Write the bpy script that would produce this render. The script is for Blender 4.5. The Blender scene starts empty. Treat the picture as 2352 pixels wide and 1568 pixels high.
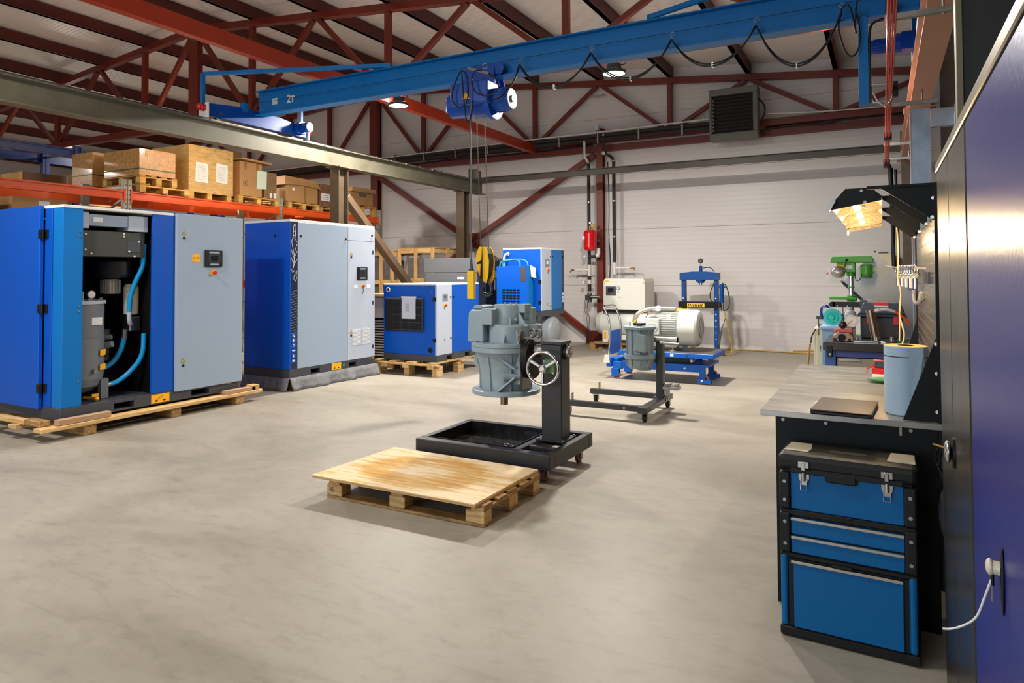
import bpy, math, random
from mathutils import Vector, Matrix
S = bpy.context.scene
COL = S.collection
random.seed(4)
PI = math.pi
# ------------------------------------------------------------------ camera
yaw, pit, rol = .493448, .025857, -.00433
cy_, sy_, cp_, sp_ = math.cos(yaw), math.sin(yaw), math.cos(pit), math.sin(pit)
F_ = Vector((-sy_*cp_, cy_*cp_, sp_)); R0 = Vector((cy_, sy_, 0)); U0 = R0.cross(F_)
R_ = math.cos(rol)*R0 + math.sin(rol)*U0; U_ = -math.sin(rol)*R0 + math.cos(rol)*U0
cd = bpy.data.cameras.new('camera'); cam = bpy.data.objects.new('camera', cd); COL.objects.link(cam)
cam.matrix_world = Matrix(((R_.x, U_.x, -F_.x, 0), (R_.y, U_.y, -F_.y, 0), (R_.z, U_.z, -F_.z, 1.6), (0, 0, 0, 1)))
cd.sensor_width = 36; cd.lens = 1582.4/2352*36; cd.shift_y = -(784-587.63)/2352; cd.clip_start = .02; cd.clip_end = 200
S.camera = cam
# ------------------------------------------------------------------ world, lights, exposure
w = bpy.data.worlds.new('world'); S.world = w; w.use_nodes = True
bg = w.node_tree.nodes['Background']; bg.inputs[0].default_value = (.80, .90, 1, 1); bg.inputs[1].default_value = 1.1
S.view_settings.view_transform = 'Standard'; S.view_settings.look = 'None'
S.view_settings.exposure = 0.0; S.view_settings.gamma = 1
def area(name, loc, size, power, color, rot=(0, 0, 0), shape='DISK', size_y=None, spread=PI):
    l = bpy.data.lights.new(name, 'AREA'); l.shape = shape; l.size = size
    if size_y: l.size_y = size_y
    l.energy = power; l.color = color; l.spread = spread
    o = bpy.data.objects.new(name, l); o.location = loc; o.rotation_euler = rot; COL.objects.link(o); return o
HB = (1, .95, .88); WM = (1, .80, .50)
def point(name, loc, power, color, r=.15):
    l = bpy.data.lights.new(name, 'POINT'); l.energy = power; l.color = color; l.shadow_soft_size = r
    o = bpy.data.objects.new(name, l); o.location = loc; COL.objects.link(o)
for x, y, p, c in ((-7.05, 9.15, 330, HB), (-3.28, 9.15, 400, HB), (-.6, 9.15, 60, HB), (-6.3, 2.2, 170, HB), (-2.6, 2.2, 70, HB), (-12.6, 9.15, 260, HB), (-12.6, 2.2, 90, HB), (-5, -3.5, 60, HB), (-11, -3.5, 60, HB), (-18, 3, 150, HB), (-18, 10, 150, HB), (-9.4, 7.4, 36, (1, .66, .28))):
    area('high_bay_light', (x, y, 4.36), .34, p, c)
    point('ceiling_fill', (x, y, 4.52), p*.22, c)  # unseen point light added near each lamp to lift the ceiling
area('gate_daylight', (-5, -6.7, 2.4), 7, 330, (.78, .90, 1), (math.radians(90), 0, 0), 'RECTANGLE', 4.2)
# ------------------------------------------------------------------ materials
MATS = {}
def mat(name, col, rough=.5, metal=0, var=0, vscale=4, bump=0, bscale=60, coat=0, emit=0, alpha=1, stretch=None, spec=None, col2=None, trans=0, aniso=0):
    if name in MATS: return MATS[name]
    m = bpy.data.materials.new(name); m.use_nodes = True; nt = m.node_tree; b = nt.nodes['Principled BSDF']
    def lin(c): return tuple((v/12.92 if v <= .04045 else ((v+.055)/1.055)**2.4) for v in c)
    c = lin(tuple(v/255 for v in col)); b.inputs['Base Color'].default_value = (*c, 1)
    b.inputs['Roughness'].default_value = rough; b.inputs['Metallic'].default_value = metal
    if spec is not None: b.inputs['Specular IOR Level'].default_value = spec
    if coat: b.inputs['Coat Weight'].default_value = coat; b.inputs['Coat Roughness'].default_value = .1
    if alpha < 1: b.inputs['Alpha'].default_value = alpha
    if trans: b.inputs['Transmission Weight'].default_value = trans
    if emit: b.inputs['Emission Color'].default_value = (*c, 1); b.inputs['Emission Strength'].default_value = emit
    if var or bump:
        tc = nt.nodes.new('ShaderNodeTexCoord'); mp = nt.nodes.new('ShaderNodeMapping'); nt.links.new(tc.outputs['Object'], mp.inputs[0])
        if stretch: mp.inputs['Scale'].default_value = stretch
    if var:
        n = nt.nodes.new('ShaderNodeTexNoise'); n.inputs['Scale'].default_value = vscale; n.inputs['Detail'].default_value = 6; n.inputs['Roughness'].default_value = .65
        nt.links.new(mp.outputs[0], n.inputs[0])
        r = nt.nodes.new('ShaderNodeValToRGB'); r.color_ramp.elements[0].position = .32; r.color_ramp.elements[1].position = .7
        c2 = lin(tuple(v/255 for v in col2)) if col2 else tuple(v*(1-var) for v in c)
        r.color_ramp.elements[0].color = (*c2, 1); r.color_ramp.elements[1].color = (*(c if col2 else tuple(min(1, v*(1+var*.6)) for v in c)), 1)
        nt.links.new(n.outputs[0], r.inputs[0]); nt.links.new(r.outputs[0], b.inputs['Base Color'])
        mr = nt.nodes.new('ShaderNodeMapRange'); mr.inputs[3].default_value = max(.03, rough-.08); mr.inputs[4].default_value = min(1, rough+.08)
        nt.links.new(n.outputs[0], mr.inputs[0]); nt.links.new(mr.outputs[0], b.inputs['Roughness'])
    if bump:
        n2 = nt.nodes.new('ShaderNodeTexNoise'); n2.inputs['Scale'].default_value = bscale; n2.inputs['Detail'].default_value = 3
        nt.links.new(mp.outputs[0], n2.inputs[0]); bm = nt.nodes.new('ShaderNodeBump'); bm.inputs['Strength'].default_value = bump; bm.inputs['Distance'].default_value = .01
        nt.links.new(n2.outputs[0], bm.inputs['Height']); nt.links.new(bm.outputs[0], b.inputs['Normal'])
    MATS[name] = m; return m
def nodes_of(m): return m.node_tree, m.node_tree.nodes['Principled BSDF']
def floor_mat():
    m = mat('polished_concrete', (176, 166, 150), .42, spec=.3); nt, b = nodes_of(m); N = nt.nodes.new; L = nt.links.new
    tc = N('ShaderNodeTexCoord'); mp = N('ShaderNodeMapping'); mp.inputs['Rotation'].default_value = (0, 0, .5); mp.inputs['Scale'].default_value = (.75, 1.3, 1); L(tc.outputs['Object'], mp.inputs[0])
    a = N('ShaderNodeTexNoise'); a.inputs['Scale'].default_value = .9; a.inputs['Detail'].default_value = 9; a.inputs['Roughness'].default_value = .62; a.inputs['Distortion'].default_value = .5; L(mp.outputs[0], a.inputs[0])
    r = N('ShaderNodeValToRGB'); e = r.color_ramp.elements
    e[0].position = .30; e[0].color = (.232, .202, .158, 1); e[1].position = .72; e[1].color = (.35, .315, .258, 1)
    x = e.new(.48); x.color = (.295, .262, .21, 1); L(a.outputs[0], r.inputs[0])
    d = N('ShaderNodeTexNoise'); d.inputs['Scale'].default_value = 9; d.inputs['Detail'].default_value = 10; d.inputs['Roughness'].default_value = .75; L(mp.outputs[0], d.inputs[0])
    r2 = N('ShaderNodeValToRGB'); e = r2.color_ramp.elements; e[0].position = .3; e[0].color = (.62, .60, .58, 1); e[1].position = .5; e[1].color = (1, 1, 1, 1); L(d.outputs[0], r2.inputs[0])
    mx = N('ShaderNodeMix'); mx.data_type = 'RGBA'; mx.blend_type = 'MULTIPLY'; mx.inputs[0].default_value = .45; L(r.outputs[0], mx.inputs[6]); L(r2.outputs[0], mx.inputs[7])
    # trowel scuffs
    s = N('ShaderNodeTexNoise'); s.inputs['Scale'].default_value = 3.2; s.inputs['Detail'].default_value = 8; s.inputs['Distortion'].default_value = 2.2
    mp2 = N('ShaderNodeMapping'); mp2.inputs['Scale'].default_value = (.5, 2.2, 1); mp2.inputs['Rotation'].default_value = (0, 0, -.35); L(tc.outputs['Object'], mp2.inputs[0]); L(mp2.outputs[0], s.inputs[0])
    r3 = N('ShaderNodeValToRGB'); e = r3.color_ramp.elements; e[0].position = .33; e[0].color = (.6, .57, .53, 1); e[1].position = .43; e[1].color = (1, 1, 1, 1); L(s.outputs[0], r3.inputs[0])
    m2 = N('ShaderNodeMix'); m2.data_type = 'RGBA'; m2.blend_type = 'MULTIPLY'; m2.inputs[0].default_value = .22; L(mx.outputs[2], m2.inputs[6]); L(r3.outputs[0], m2.inputs[7])
    L(m2.outputs[2], b.inputs['Base Color'])
    rr = N('ShaderNodeMapRange'); rr.inputs[3].default_value = .30; rr.inputs[4].default_value = .62; L(a.outputs[0], rr.inputs[0]); L(rr.outputs[0], b.inputs['Roughness'])
    bp = N('ShaderNodeBump'); bp.inputs['Strength'].default_value = .12; bp.inputs['Distance'].default_value = .01; L(d.outputs[0], bp.inputs['Height']); L(bp.outputs[0], b.inputs['Normal'])
    return m
def rib_mat(name, col, axis, pitch, strength=.5, rough=.4, dist=.012):
    m = mat(name, col, rough); nt, b = nodes_of(m); N = nt.nodes.new; L = nt.links.new
    tc = N('ShaderNodeTexCoord'); wv = N('ShaderNodeTexWave'); wv.wave_type = 'BANDS'; wv.bands_direction = axis; wv.wave_profile = 'SAW'
    wv.inputs['Scale'].default_value = .314/pitch*1.0; wv.inputs['Distortion'].default_value = 0; L(tc.outputs['Object'], wv.inputs[0])
    r = N('ShaderNodeValToRGB'); e = r.color_ramp.elements; e[0].position = 0; e[0].color = (0, 0, 0, 1); e[1].position = .25; e[1].color = (1, 1, 1, 1); L(wv.outputs[1], r.inputs[0])
    bp = N('ShaderNodeBump'); bp.inputs['Strength'].default_value = strength; bp.inputs['Distance'].default_value = dist; L(r.outputs[0], bp.inputs['Height']); L(bp.outputs[0], b.inputs['Normal'])
    return m
def wood_mat(name, c1, c2, axis=0, scale=5, rough=.6, ply=False):
    m = mat(name, c1, rough); nt, b = nodes_of(m); N = nt.nodes.new; L = nt.links.new
    lin = lambda c: tuple(((v/255+.055)/1.055)**2.4 for v in c)
    tc = N('ShaderNodeTexCoord'); mp = N('ShaderNodeMapping'); s = [9, 9, 9]; s[axis] = .9; mp.inputs['Scale'].default_value = s; L(tc.outputs['Object'], mp.inputs[0])
    oi = N('ShaderNodeObjectInfo'); ad = N('ShaderNodeVectorMath'); ad.operation = 'ADD'; L(mp.outputs[0], ad.inputs[0])
    cb = N('ShaderNodeCombineXYZ'); mu = N('ShaderNodeMath'); mu.operation = 'MULTIPLY'; mu.inputs[1].default_value = 37; L(oi.outputs['Random'], mu.inputs[0]); L(mu.outputs[0], cb.inputs[2]); L(cb.outputs[0], ad.inputs[1])
    n = N('ShaderNodeTexNoise'); n.inputs['Scale'].default_value = scale; n.inputs['Detail'].default_value = 6; n.inputs['Distortion'].default_value = .6; L(ad.outputs[0], n.inputs[0])
    r = N('ShaderNodeValToRGB'); e = r.color_ramp.elements; e[0].position = .35; e[0].color = (*lin(c2), 1); e[1].position = .62; e[1].color = (*lin(c1), 1); L(n.outputs[0], r.inputs[0])
    hv = N('ShaderNodeHueSaturation'); mr = N('ShaderNodeMapRange'); mr.inputs[3].default_value = .82; mr.inputs[4].default_value = 1.12; L(oi.outputs['Random'], mr.inputs[0]); L(mr.outputs[0], hv.inputs['Value']); L(r.outputs[0], hv.inputs['Color'])
    L(hv.outputs[0], b.inputs['Base Color'])
    bp = N('ShaderNodeBump'); bp.inputs['Strength'].default_value = .25; bp.inputs['Distance'].default_value = .004; L(n.outputs[0], bp.inputs['Height']); L(bp.outputs[0], b.inputs['Normal'])
    return m
# ------------------------------------------------------------------ mesh helpers (world coordinates in, parented parts out)
class MB:
    def __init__(s): s.v = []; s.f = []; s.s = []
    def add(s, vs, fs, sm=False):
        n = len(s.v); s.v += [Vector(v) for v in vs]; s.f += [tuple(i+n for i in f) for f in fs]; s.s += [sm]*len(fs); return s
    def box(s, x0, x1, y0, y1, z0, z1):
        x0, x1 = min(x0, x1), max(x0, x1); y0, y1 = min(y0, y1), max(y0, y1); z0, z1 = min(z0, z1), max(z0, z1)
        return s.add([(x0, y0, z0), (x1, y0, z0), (x1, y1, z0), (x0, y1, z0), (x0, y0, z1), (x1, y0, z1), (x1, y1, z1), (x0, y1, z1)],
                     [(3, 2, 1, 0), (4, 5, 6, 7), (0, 1, 5, 4), (1, 2, 6, 5), (2, 3, 7, 6), (3, 0, 4, 7)])
    def obox(s, c, size, M):
        hx, hy, hz = size[0]/2, size[1]/2, size[2]/2; c = Vector(c)
        vs = [c + M @ Vector(p) for p in ((-hx, -hy, -hz), (hx, -hy, -hz), (hx, hy, -hz), (-hx, hy, -hz), (-hx, -hy, hz), (hx, -hy, hz), (hx, hy, hz), (-hx, hy, hz))]
        return s.add(vs, [(3, 2, 1, 0), (4, 5, 6, 7), (0, 1, 5, 4), (1, 2, 6, 5), (2, 3, 7, 6), (3, 0, 4, 7)])
    def bar(s, a, b, wd, h, up=(0, 0, 1)):
        a, b = Vector(a), Vector(b); d = (b-a); L = d.length; d.normalize(); u = Vector(up); x = d.cross(u)
        if x.length < 1e-4: u = Vector((0, 1, 0)); x = d.cross(u)
        x.normalize(); u = x.cross(d)
        M = Matrix((x, d, u)).transposed(); return s.obox((a+b)/2, (wd, L, h), M)
    def ring(s, c, d, r, n, ph=0):
        d = Vector(d).normalized(); u = Vector((0, 0, 1)) if abs(d.z) < .9 else Vector((1, 0, 0)); x = d.cross(u).normalized(); y = d.cross(x)
        return [Vector(c) + r*(math.cos(2*PI*i/n+ph)*x + math.sin(2*PI*i/n+ph)*y) for i in range(n)]
    def cyl(s, a, b, r, n=20, r2=None, caps=True, ph=0, sm=True):
        a, b = Vector(a), Vector(b); d = b-a; r2 = r if r2 is None else r2
        A = s.ring(a, d, r, n, ph); B = s.ring(b, d, r2, n, ph)
        s.add(A+B, [(i, n+i, n+(i+1) % n, (i+1) % n) for i in range(n)], sm)
        if caps:
            if r > 1e-5: s.add(A, [tuple(range(n))])
            if r2 > 1e-5: s.add(B, [tuple(range(n-1, -1, -1))])
        return s
    def lathe(s, prof, c, d=(0, 0, 1), n=28, caps=True):      # prof [(r, h)], along d from c
        c = Vector(c); d = Vector(d).normalized(); rings = [s.ring(c+d*h, d, max(r, 1e-5), n) for r, h in prof]
        for i in range(len(prof)-1):
            s.add(rings[i]+rings[i+1], [(k, n+k, n+(k+1) % n, (k+1) % n) for k in range(n)], True)
        if caps:
            if prof[0][0] > 1e-4: s.add(rings[0], [tuple(range(n))])
            if prof[-1][0] > 1e-4: s.add(rings[-1], [tuple(range(n-1, -1, -1))])
        return s
    def tube(s, pts, r, n=8, closed=False, smooth=0):
        P = [Vector(p) for p in pts]
        for _ in range(smooth):
            Q = [] if closed else [P[0]]
            m = len(P)
            for i in range(m if closed else m-1):
                a, b = P[i], P[(i+1) % m]; Q += [a*.75+b*.25, a*.25+b*.75]
            if not closed: Q.append(P[-1])
            P = Q
        m = len(P); rings = []; up = None
        for i in range(m):
            if closed: t = P[(i+1) % m]-P[i-1]
            else: t = P[min(i+1, m-1)]-P[max(i-1, 0)]
            if t.length < 1e-6: t = Vector((0, 0, 1))
            t.normalize()
            if up is None: up = t.orthogonal().normalized()
            up = (up - t*up.dot(t))
            if up.length < 1e-4: up = t.orthogonal()
            up.normalize(); y = t.cross(up)
            rings.append([P[i] + r*(math.cos(2*PI*k/n)*up + math.sin(2*PI*k/n)*y) for k in range(n)])
        vs = [v for q in rings for v in q]; fs = []
        for i in range(m if closed else m-1):
            a, b = i*n, ((i+1) % m)*n
            fs += [(a+k, a+(k+1) % n, b+(k+1) % n, b+k) for k in range(n)]
        s.add(vs, fs, True)
        if not closed: s.add(rings[0], [tuple(range(n-1, -1, -1))]); s.add(rings[-1], [tuple(range(n))])
        return s
    def prism(s, poly, o, U, V, t):      # poly of (u, v) in plane o,U,V, extruded by vector t
        o, U, V, t = Vector(o), Vector(U), Vector(V), Vector(t); A = [o+U*p[0]+V*p[1] for p in poly]; B = [q+t for q in A]; n = len(A)
        return s.add(A+B, [tuple(range(n-1, -1, -1)), tuple(range(n, 2*n))] + [(i, (i+1) % n, n+(i+1) % n, n+i) for i in range(n)])
    def ibeam(s, a, b, wd, h, tf=.014, tw=.01, up=(0, 0, 1)):
        a, b, U = Vector(a), Vector(b), Vector(up); d = (b-a).normalized(); x = d.cross(U).normalized(); U = x.cross(d)
        pl = [(-wd/2, -h/2), (wd/2, -h/2), (wd/2, -h/2+tf), (tw/2, -h/2+tf), (tw/2, h/2-tf), (wd/2, h/2-tf), (wd/2, h/2), (-wd/2, h/2), (-wd/2, h/2-tf), (-tw/2, h/2-tf), (-tw/2, -h/2+tf), (-wd/2, -h/2+tf)]
        A = [a+x*p[0]+U*p[1] for p in pl]; B = [q+(b-a) for q in A]; n = 12
        s.add(A+B, [(i, (i+1) % n, n+(i+1) % n, n+i) for i in range(n)])
        for o in (0, n):
            s.add([(A+B)[o+i] for i in (0, 1, 2, 11)], [(0, 1, 2, 3)]); s.add([(A+B)[o+i] for i in (3, 4, 9, 10)], [(0, 1, 2, 3)]); s.add([(A+B)[o+i] for i in (5, 6, 7, 8)], [(0, 1, 2, 3)])
        return s
    def torus(s, c, d, R, r, n=24, m=8): return s.tube(s.ring(c, d, R, n), r, m, closed=True)
    def sphere(s, c, r, n=16, sc=(1, 1, 1)):
        m = n//2; vs = []; c = Vector(c)
        for i in range(m+1):
            t = PI*i/m
            for k in range(n): vs.append(c+Vector((sc[0]*r*math.sin(t)*math.cos(2*PI*k/n), sc[1]*r*math.sin(t)*math.sin(2*PI*k/n), sc[2]*r*math.cos(t))))
        return s.add(vs, [(i*n+k, (i+1)*n+k, (i+1)*n+(k+1) % n, i*n+(k+1) % n) for i in range(m) for k in range(n)], True)
    def build(s, name, m, parent=None, bev=0, org=None, seg=1):
        w0 = wl(parent) if parent else Vector((0, 0, 0))
        if org is None and not parent and s.v:
            xs = [v.x for v in s.v]; ys = [v.y for v in s.v]; zs = [v.z for v in s.v]; org = ((min(xs)+max(xs))/2, (min(ys)+max(ys))/2, min(zs))
        loc = (Vector(org)-w0) if (org is not None and not parent) else Vector((0, 0, 0)); off = w0+loc
        me = bpy.data.meshes.new(name); me.from_pydata([tuple(v-off) for v in s.v], [], s.f)
        me.polygons.foreach_set('use_smooth', s.s); me.materials.append(m); me.update(); me.validate()
        o = bpy.data.objects.new(name, me); COL.objects.link(o); o.location = loc
        if parent: o.parent = parent
        if bev:
            b = o.modifiers.new('bevel', 'BEVEL'); b.width = bev; b.segments = seg; b.limit_method = 'ANGLE'; b.angle_limit = .7
        return o
def wl(o):
    v = Vector((0, 0, 0))
    while o: v = v+o.location; o = o.parent
    return v
def tag(o, label, cat, group=None, kind=None):
    o['label'] = label; o['category'] = cat
    if group: o['group'] = group
    if kind: o['kind'] = kind
    return o
def thing(name, label, cat, loc, group=None):
    o = bpy.data.objects.new(name, None); o.empty_display_size = .1; COL.objects.link(o); o.location = loc; return tag(o, label, cat, group)
def struct(name, loc=(0, 0, 0)):
    o = bpy.data.objects.new(name, None); COL.objects.link(o); o.location = loc; o['kind'] = 'structure'; return o
def lab(o, l): o['label'] = l; return o
def dup(o, parent=None):
    c = o.copy(); COL.objects.link(c); c.parent = parent
    for ch in list(o.children): dup(ch, c)
    return c
def text(name, body, size, c, U, V, m, parent, depth=.002, bold=0, align='CENTER'):
    cu = bpy.data.curves.new(name, 'FONT'); cu.body = body; cu.size = size; cu.extrude = depth; cu.align_x = align; cu.align_y = 'CENTER'; cu.offset = bold; cu.resolution_u = 3
    t = bpy.data.objects.new(name, cu); COL.objects.link(t); dg = bpy.context.evaluated_depsgraph_get(); me = bpy.data.meshes.new_from_object(t.evaluated_get(dg)); bpy.data.objects.remove(t)
    U, V = Vector(U).normalized(), Vector(V).normalized(); W = U.cross(V); M = Matrix((U, V, W)).transposed()
    o = bpy.data.objects.new(name, me); me.name = name; me.materials.clear(); me.materials.append(m); COL.objects.link(o); o.parent = parent
    o.matrix_local = Matrix.Translation(Vector(c)-wl(parent)) @ M.to_4x4(); return o
# palette
blue = mat('blue_enamel', (0, 80, 182), .42, spec=.28, bump=.06, bscale=400)
blue2 = mat('light_blue_enamel', (0, 108, 184), .42, spec=.28, bump=.06, bscale=400)
crane_blue = mat('crane_blue_paint', (0, 104, 172), .42, spec=.3, var=.08, vscale=3)
dblue = mat('deep_blue_paint', (0, 66, 156), .38, spec=.35, var=.1)
grey = mat('light_grey_enamel', (150, 167, 186), .42, spec=.3, bump=.05, bscale=400)
ltgrey = mat('white_grey_enamel', (178, 187, 202), .42, spec=.3, bump=.05, bscale=400)
dgrey = mat('anthracite_paint', (62, 64, 72), .45, bump=.05, bscale=300)
black = mat('black_plastic', (15, 15, 17), .45, spec=.35)
matte = mat('black_powdercoat', (8, 8, 9), .5, spec=.25, bump=.1, bscale=500)
rubber = mat('rubber', (14, 14, 15), .7)
red_steel = mat('red_oxide_paint', (106, 32, 14), .42, var=.14, vscale=3)
steel = mat('bare_steel', (150, 148, 144), .32, 1, var=.15, vscale=12)
chrome = mat('chrome', (215, 215, 215), .12, 1)
zinc = mat('galvanised_steel', (165, 162, 155), .38, .85, var=.15, vscale=14)
gbx = mat('grey_green_casting_paint', (140, 157, 165), .34, var=.1, vscale=7, bump=.12, bscale=40)
mill = mat('mill_scale_steel', (114, 111, 96), .5, .25, var=.2, vscale=2.5, col2=(98, 92, 74))
white = mat('white_paint', (222, 222, 216), .4)
cream = mat('cream_enamel', (214, 212, 200), .4)
paper = mat('paper', (225, 225, 222), .7)
yel = mat('safety_yellow', (245, 195, 0), .4)
ylab = mat('yellow_label', (240, 180, 20), .5)
redp = mat('red_plastic', (200, 30, 30), .35)
pine = wood_mat('pine_y', (214, 178, 120), (182, 138, 82), 1)
pinex = wood_mat('pine_x', (214, 178, 120), (182, 138, 82), 0)
pinez = wood_mat('pine_z', (208, 170, 112), (172, 128, 76), 2)
opine = wood_mat('old_pine', (190, 150, 92), (140, 100, 56), 1)
opinex = wood_mat('old_pine_x', (190, 150, 92), (140, 100, 56), 0)
card = mat('cardboard', (176, 132, 82), .75, var=.12, vscale=3, bump=.1, bscale=20)
orange = mat('orange_rack_paint', (220, 80, 10), .45, var=.1)
# ================================================================== the building
RX, RZ, RS = -12.16, 6.55, .095           # ridge line and roof pitch
def zc(x): return RZ-RS*abs(x-RX)          # centre height of the trusses' upper chords
fl = MB().add([(-26, -7, 0), (1.2, -7, 0), (1.2, 15, 0), (-26, 15, 0)], [(0, 1, 2, 3)]).build('floor', floor_mat(), org=(0, 0, 0)); fl['kind'] = 'structure'
wallm = rib_mat('white_sandwich_panel', (206, 200, 196), 'Z', .1, .3, .4, .006)
roofm = rib_mat('roof_sheet', (224, 214, 208), 'Y', .085, .9)
rightm = rib_mat('shaded_wall_panel', (74, 62, 54), 'Z', .1, .4, .5)  # shadow on the right wall is put into its dark brown colour
wb = struct('wall_back', (0, 14.88, 0))
lev = [0, 1.33, 2.59, 3.85, 5.15, 6.5]
for i in range(5):
    MB().box(-26, 1.2, 14.88, 15.0, lev[i]+.002, lev[i+1]-.002).build('panel', wallm, wb, bev=.003)
MB().box(-26, 1.2, 14.93, 15.05, 0, 6.6).build('joint_backing', mat('joint_grey', (120, 116, 112), .7), wb)
# steel on the back wall: columns, girts, pipes are separate; braces
def boxbar(x0, z0, x1, z1, y, wd, name, par, m=red_steel, d=None):
    return MB().bar((x0, y, z0), (x1, y, z1), d or wd, wd, up=(0, 1, 0)).build(name, m, par, bev=.004)
for x, wd in ((RX, .24), (-5.64, .15), (.55, .2), (-18.7, .2)):
    top = zc(x) if x == RX else 4.9
    MB().ibeam((x, 14.78, .02), (x, 14.78, top), wd, .16, up=(0, 1, 0)).build('column', red_steel, wb)
    MB().box(x-wd*.8, x+wd*.8, 14.62, 14.88, 0, .03).build('base_plate', red_steel, wb)
MB().box(-26, .8, 14.74, 14.88, 4.38, 4.52).build('girt', red_steel, wb)
for a in ((-5.78, .14, -9.05, 2.42), (-9.05, 2.42, -5.75, 4.3), (-9.05, 2.42, -12.1, 4.3), (-9.05, 2.42, -12.0, .2)):
    boxbar(a[0], a[1], a[2], a[3], 14.70, .12, 'diagonal_brace', wb)
MB().box(-9.25, -8.85, 14.64, 14.76, 2.25, 2.62).build('gusset_plate', red_steel, wb)
MB().box(-5.95, -5.55, 14.6, 14.8, .02, .3).build('gusset_plate', red_steel, wb)
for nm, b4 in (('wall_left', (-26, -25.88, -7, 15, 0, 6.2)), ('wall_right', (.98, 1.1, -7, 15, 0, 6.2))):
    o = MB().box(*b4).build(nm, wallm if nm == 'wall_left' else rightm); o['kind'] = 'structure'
wf = struct('wall_front', (0, -7, 0))
MB().box(-26, -9, -7.1, -7, 0, 6.5).box(-1, 1.1, -7.1, -7, 0, 6.5).box(-9, -1, -7.1, -7, 4.6, 6.5).build('panel', wallm, wf)
# ceiling: roof sheets and purlins
ce = struct('ceiling', (RX, 4, RZ))
for s_ in (-1, 1):
    xe = RX+s_*13.9; t = .33
    for i in range(20):
        ya, yb2 = -7.2+i*1.115, -7.2+(i+1)*1.115; e_ = .004*(i % 2)
        A = [(RX, ya, RZ+t+e_), (xe, ya, RZ+t+e_-RS*13.9), (xe, yb2, RZ+t+e_-RS*13.9), (RX, yb2, RZ+t+e_)]
        MB().add(A+[(p[0], p[1], p[2]+.08) for p in A], [(0, 1, 2, 3), (7, 6, 5, 4), (0, 4, 5, 1), (1, 5, 6, 2), (2, 6, 7, 3), (3, 7, 4, 0)]).build('roof_sheet', roofm, ce)
P = 1.63
purm = mat('dark_red_primer', (84, 27, 20), .5, var=.15, vscale=2)
for k in range(-8, 9):
    for x in ((RX+k*P,) if k else (RX-.22, RX+.22)):
        z = zc(x)+.075
        MB().box(x-.04, x+.045, -7, 14.86, z, z+.235).box(x-.04, x+.07, -7, 14.86, z, z+.012).build('purlin', purm, ce)
# trusses
def truss(y, label, x0, x1, wallside=False):
    t = thing('roof_truss', label, 'truss', (RX, y, 4.55)); d = .12; zb = 4.64
    for s_ in (-1, 1):
        xe = x0 if s_ < 0 else x1
        MB().bar((RX, y, RZ), (xe, y, zc(xe)), .13, .13).build('top_chord', red_steel, t, bev=.005)
    MB().box(x0, x1, y-.07, y+.07, zb-.07, zb+.07).build('bottom_chord', red_steel, t, bev=.005)
    MB().box(RX-.13, RX+.13, y-.07, y+.07, zb+.07 if wallside else zb-.3, RZ-.02).build('king_post', red_steel, t, bev=.005)
    k0 = int((x0-RX)/P); k1 = int((x1-RX)/P)
    for k in range(k0, k1+1):
        x = RX+k*P
        if k % 2:
            MB().box(x-.05, x+.05, y-.05, y+.05, zb+.07, zc(x)-.06).build('post', red_steel, t, bev=.004)
            for q in (-1, 1):
                xt = x+q*P
                if x0-.1 <= xt <= x1+.1:
                    a = Vector((x, y, zb+.07)); b = Vector((xt, y, zc(xt)-.06)); dd = (b-a).normalized()
                    MB().bar(a+Vector((q*.09, 0, 0)), b-Vector((q*.06, 0, 0)), .085, .085).build('diagonal', red_steel, t, bev=.004)
        elif k:
            MB().box(x-.03, x+.03, y-.04, y+.04, zc(x)+.06, zc(x)+.2).build('purlin_cleat', red_steel, t)
    return t
truss(14.72, 'red-brown steel roof truss against the white back wall', -25.8, .85, True)
truss(9.15, 'red-brown steel roof truss crossing the hall in mid-room', -25.8, .85)
tb = thing('tie_beam', 'long orange-red ceiling beam running lengthwise below the roof to the back wall', 'beam', (-7.3, 9, 4.5))
MB().box(-7.37, -7.33, 2.6, 14.68, 4.48, 4.66).box(-7.33, -7.24, 2.6, 14.68, 4.65, 4.66).box(-7.33, -7.24, 2.6, 14.68, 4.48, 4.49).build('web', mat('bright_red_primer', (166, 48, 14), .35, var=.1), tb, bev=.003)
MB().box(-7.24, -7.23, 2.6, 14.68, 4.47, 4.67).build('face_plate', MATS['bright_red_primer'], tb, bev=.002)
# ================================================================== crane runways
def runway(x, y0, y1, cols, label, m, wd=.2):
    r = thing('crane_runway', label, 'crane runway', (x, y1, 0))
    MB().ibeam((x, y0, 3.61), (x, y1, 3.61), wd, .3).build('runway_beam', m, r)
    MB().box(x-.025, x+.025, y0, y1-.1, 3.76, 3.80).build('rail', steel, r, bev=.004)
    n = int((y1-y0)/.45)
    b = MB()
    for i in range(n):
        for s_ in (-1, 1): b.box(x+s_*.04-.02, x+s_*.04+.02, y0+.2+i*.45, y0+.26+i*.45, 3.76, 3.785)
    o = b.build('rail_clips', steel, r); o['kind'] = 'stuff'
    for cy in cols:
        MB().ibeam((x, cy, .02), (x, cy, 3.45), wd, .24, up=(0, 1, 0)).build('column', m, r)
        MB().box(x-.16, x+.16, cy-.16, cy+.16, 3.445, 3.46).build('cap_plate', m, r)
        MB().box(x-.18, x+.18, cy-.18, cy+.18, 0, .02).build('base_plate', m, r)
    return r
LX, RXR = -8.3, .40
BRZ = mat('bronze_steel', (120, 98, 76), .4, .4, var=.2, vscale=5)
lr = runway(LX, 2.2, 13.95, (9.1, 13.1), 'left crane runway beam of raw steel on columns behind the blue compressors', mill)
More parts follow.
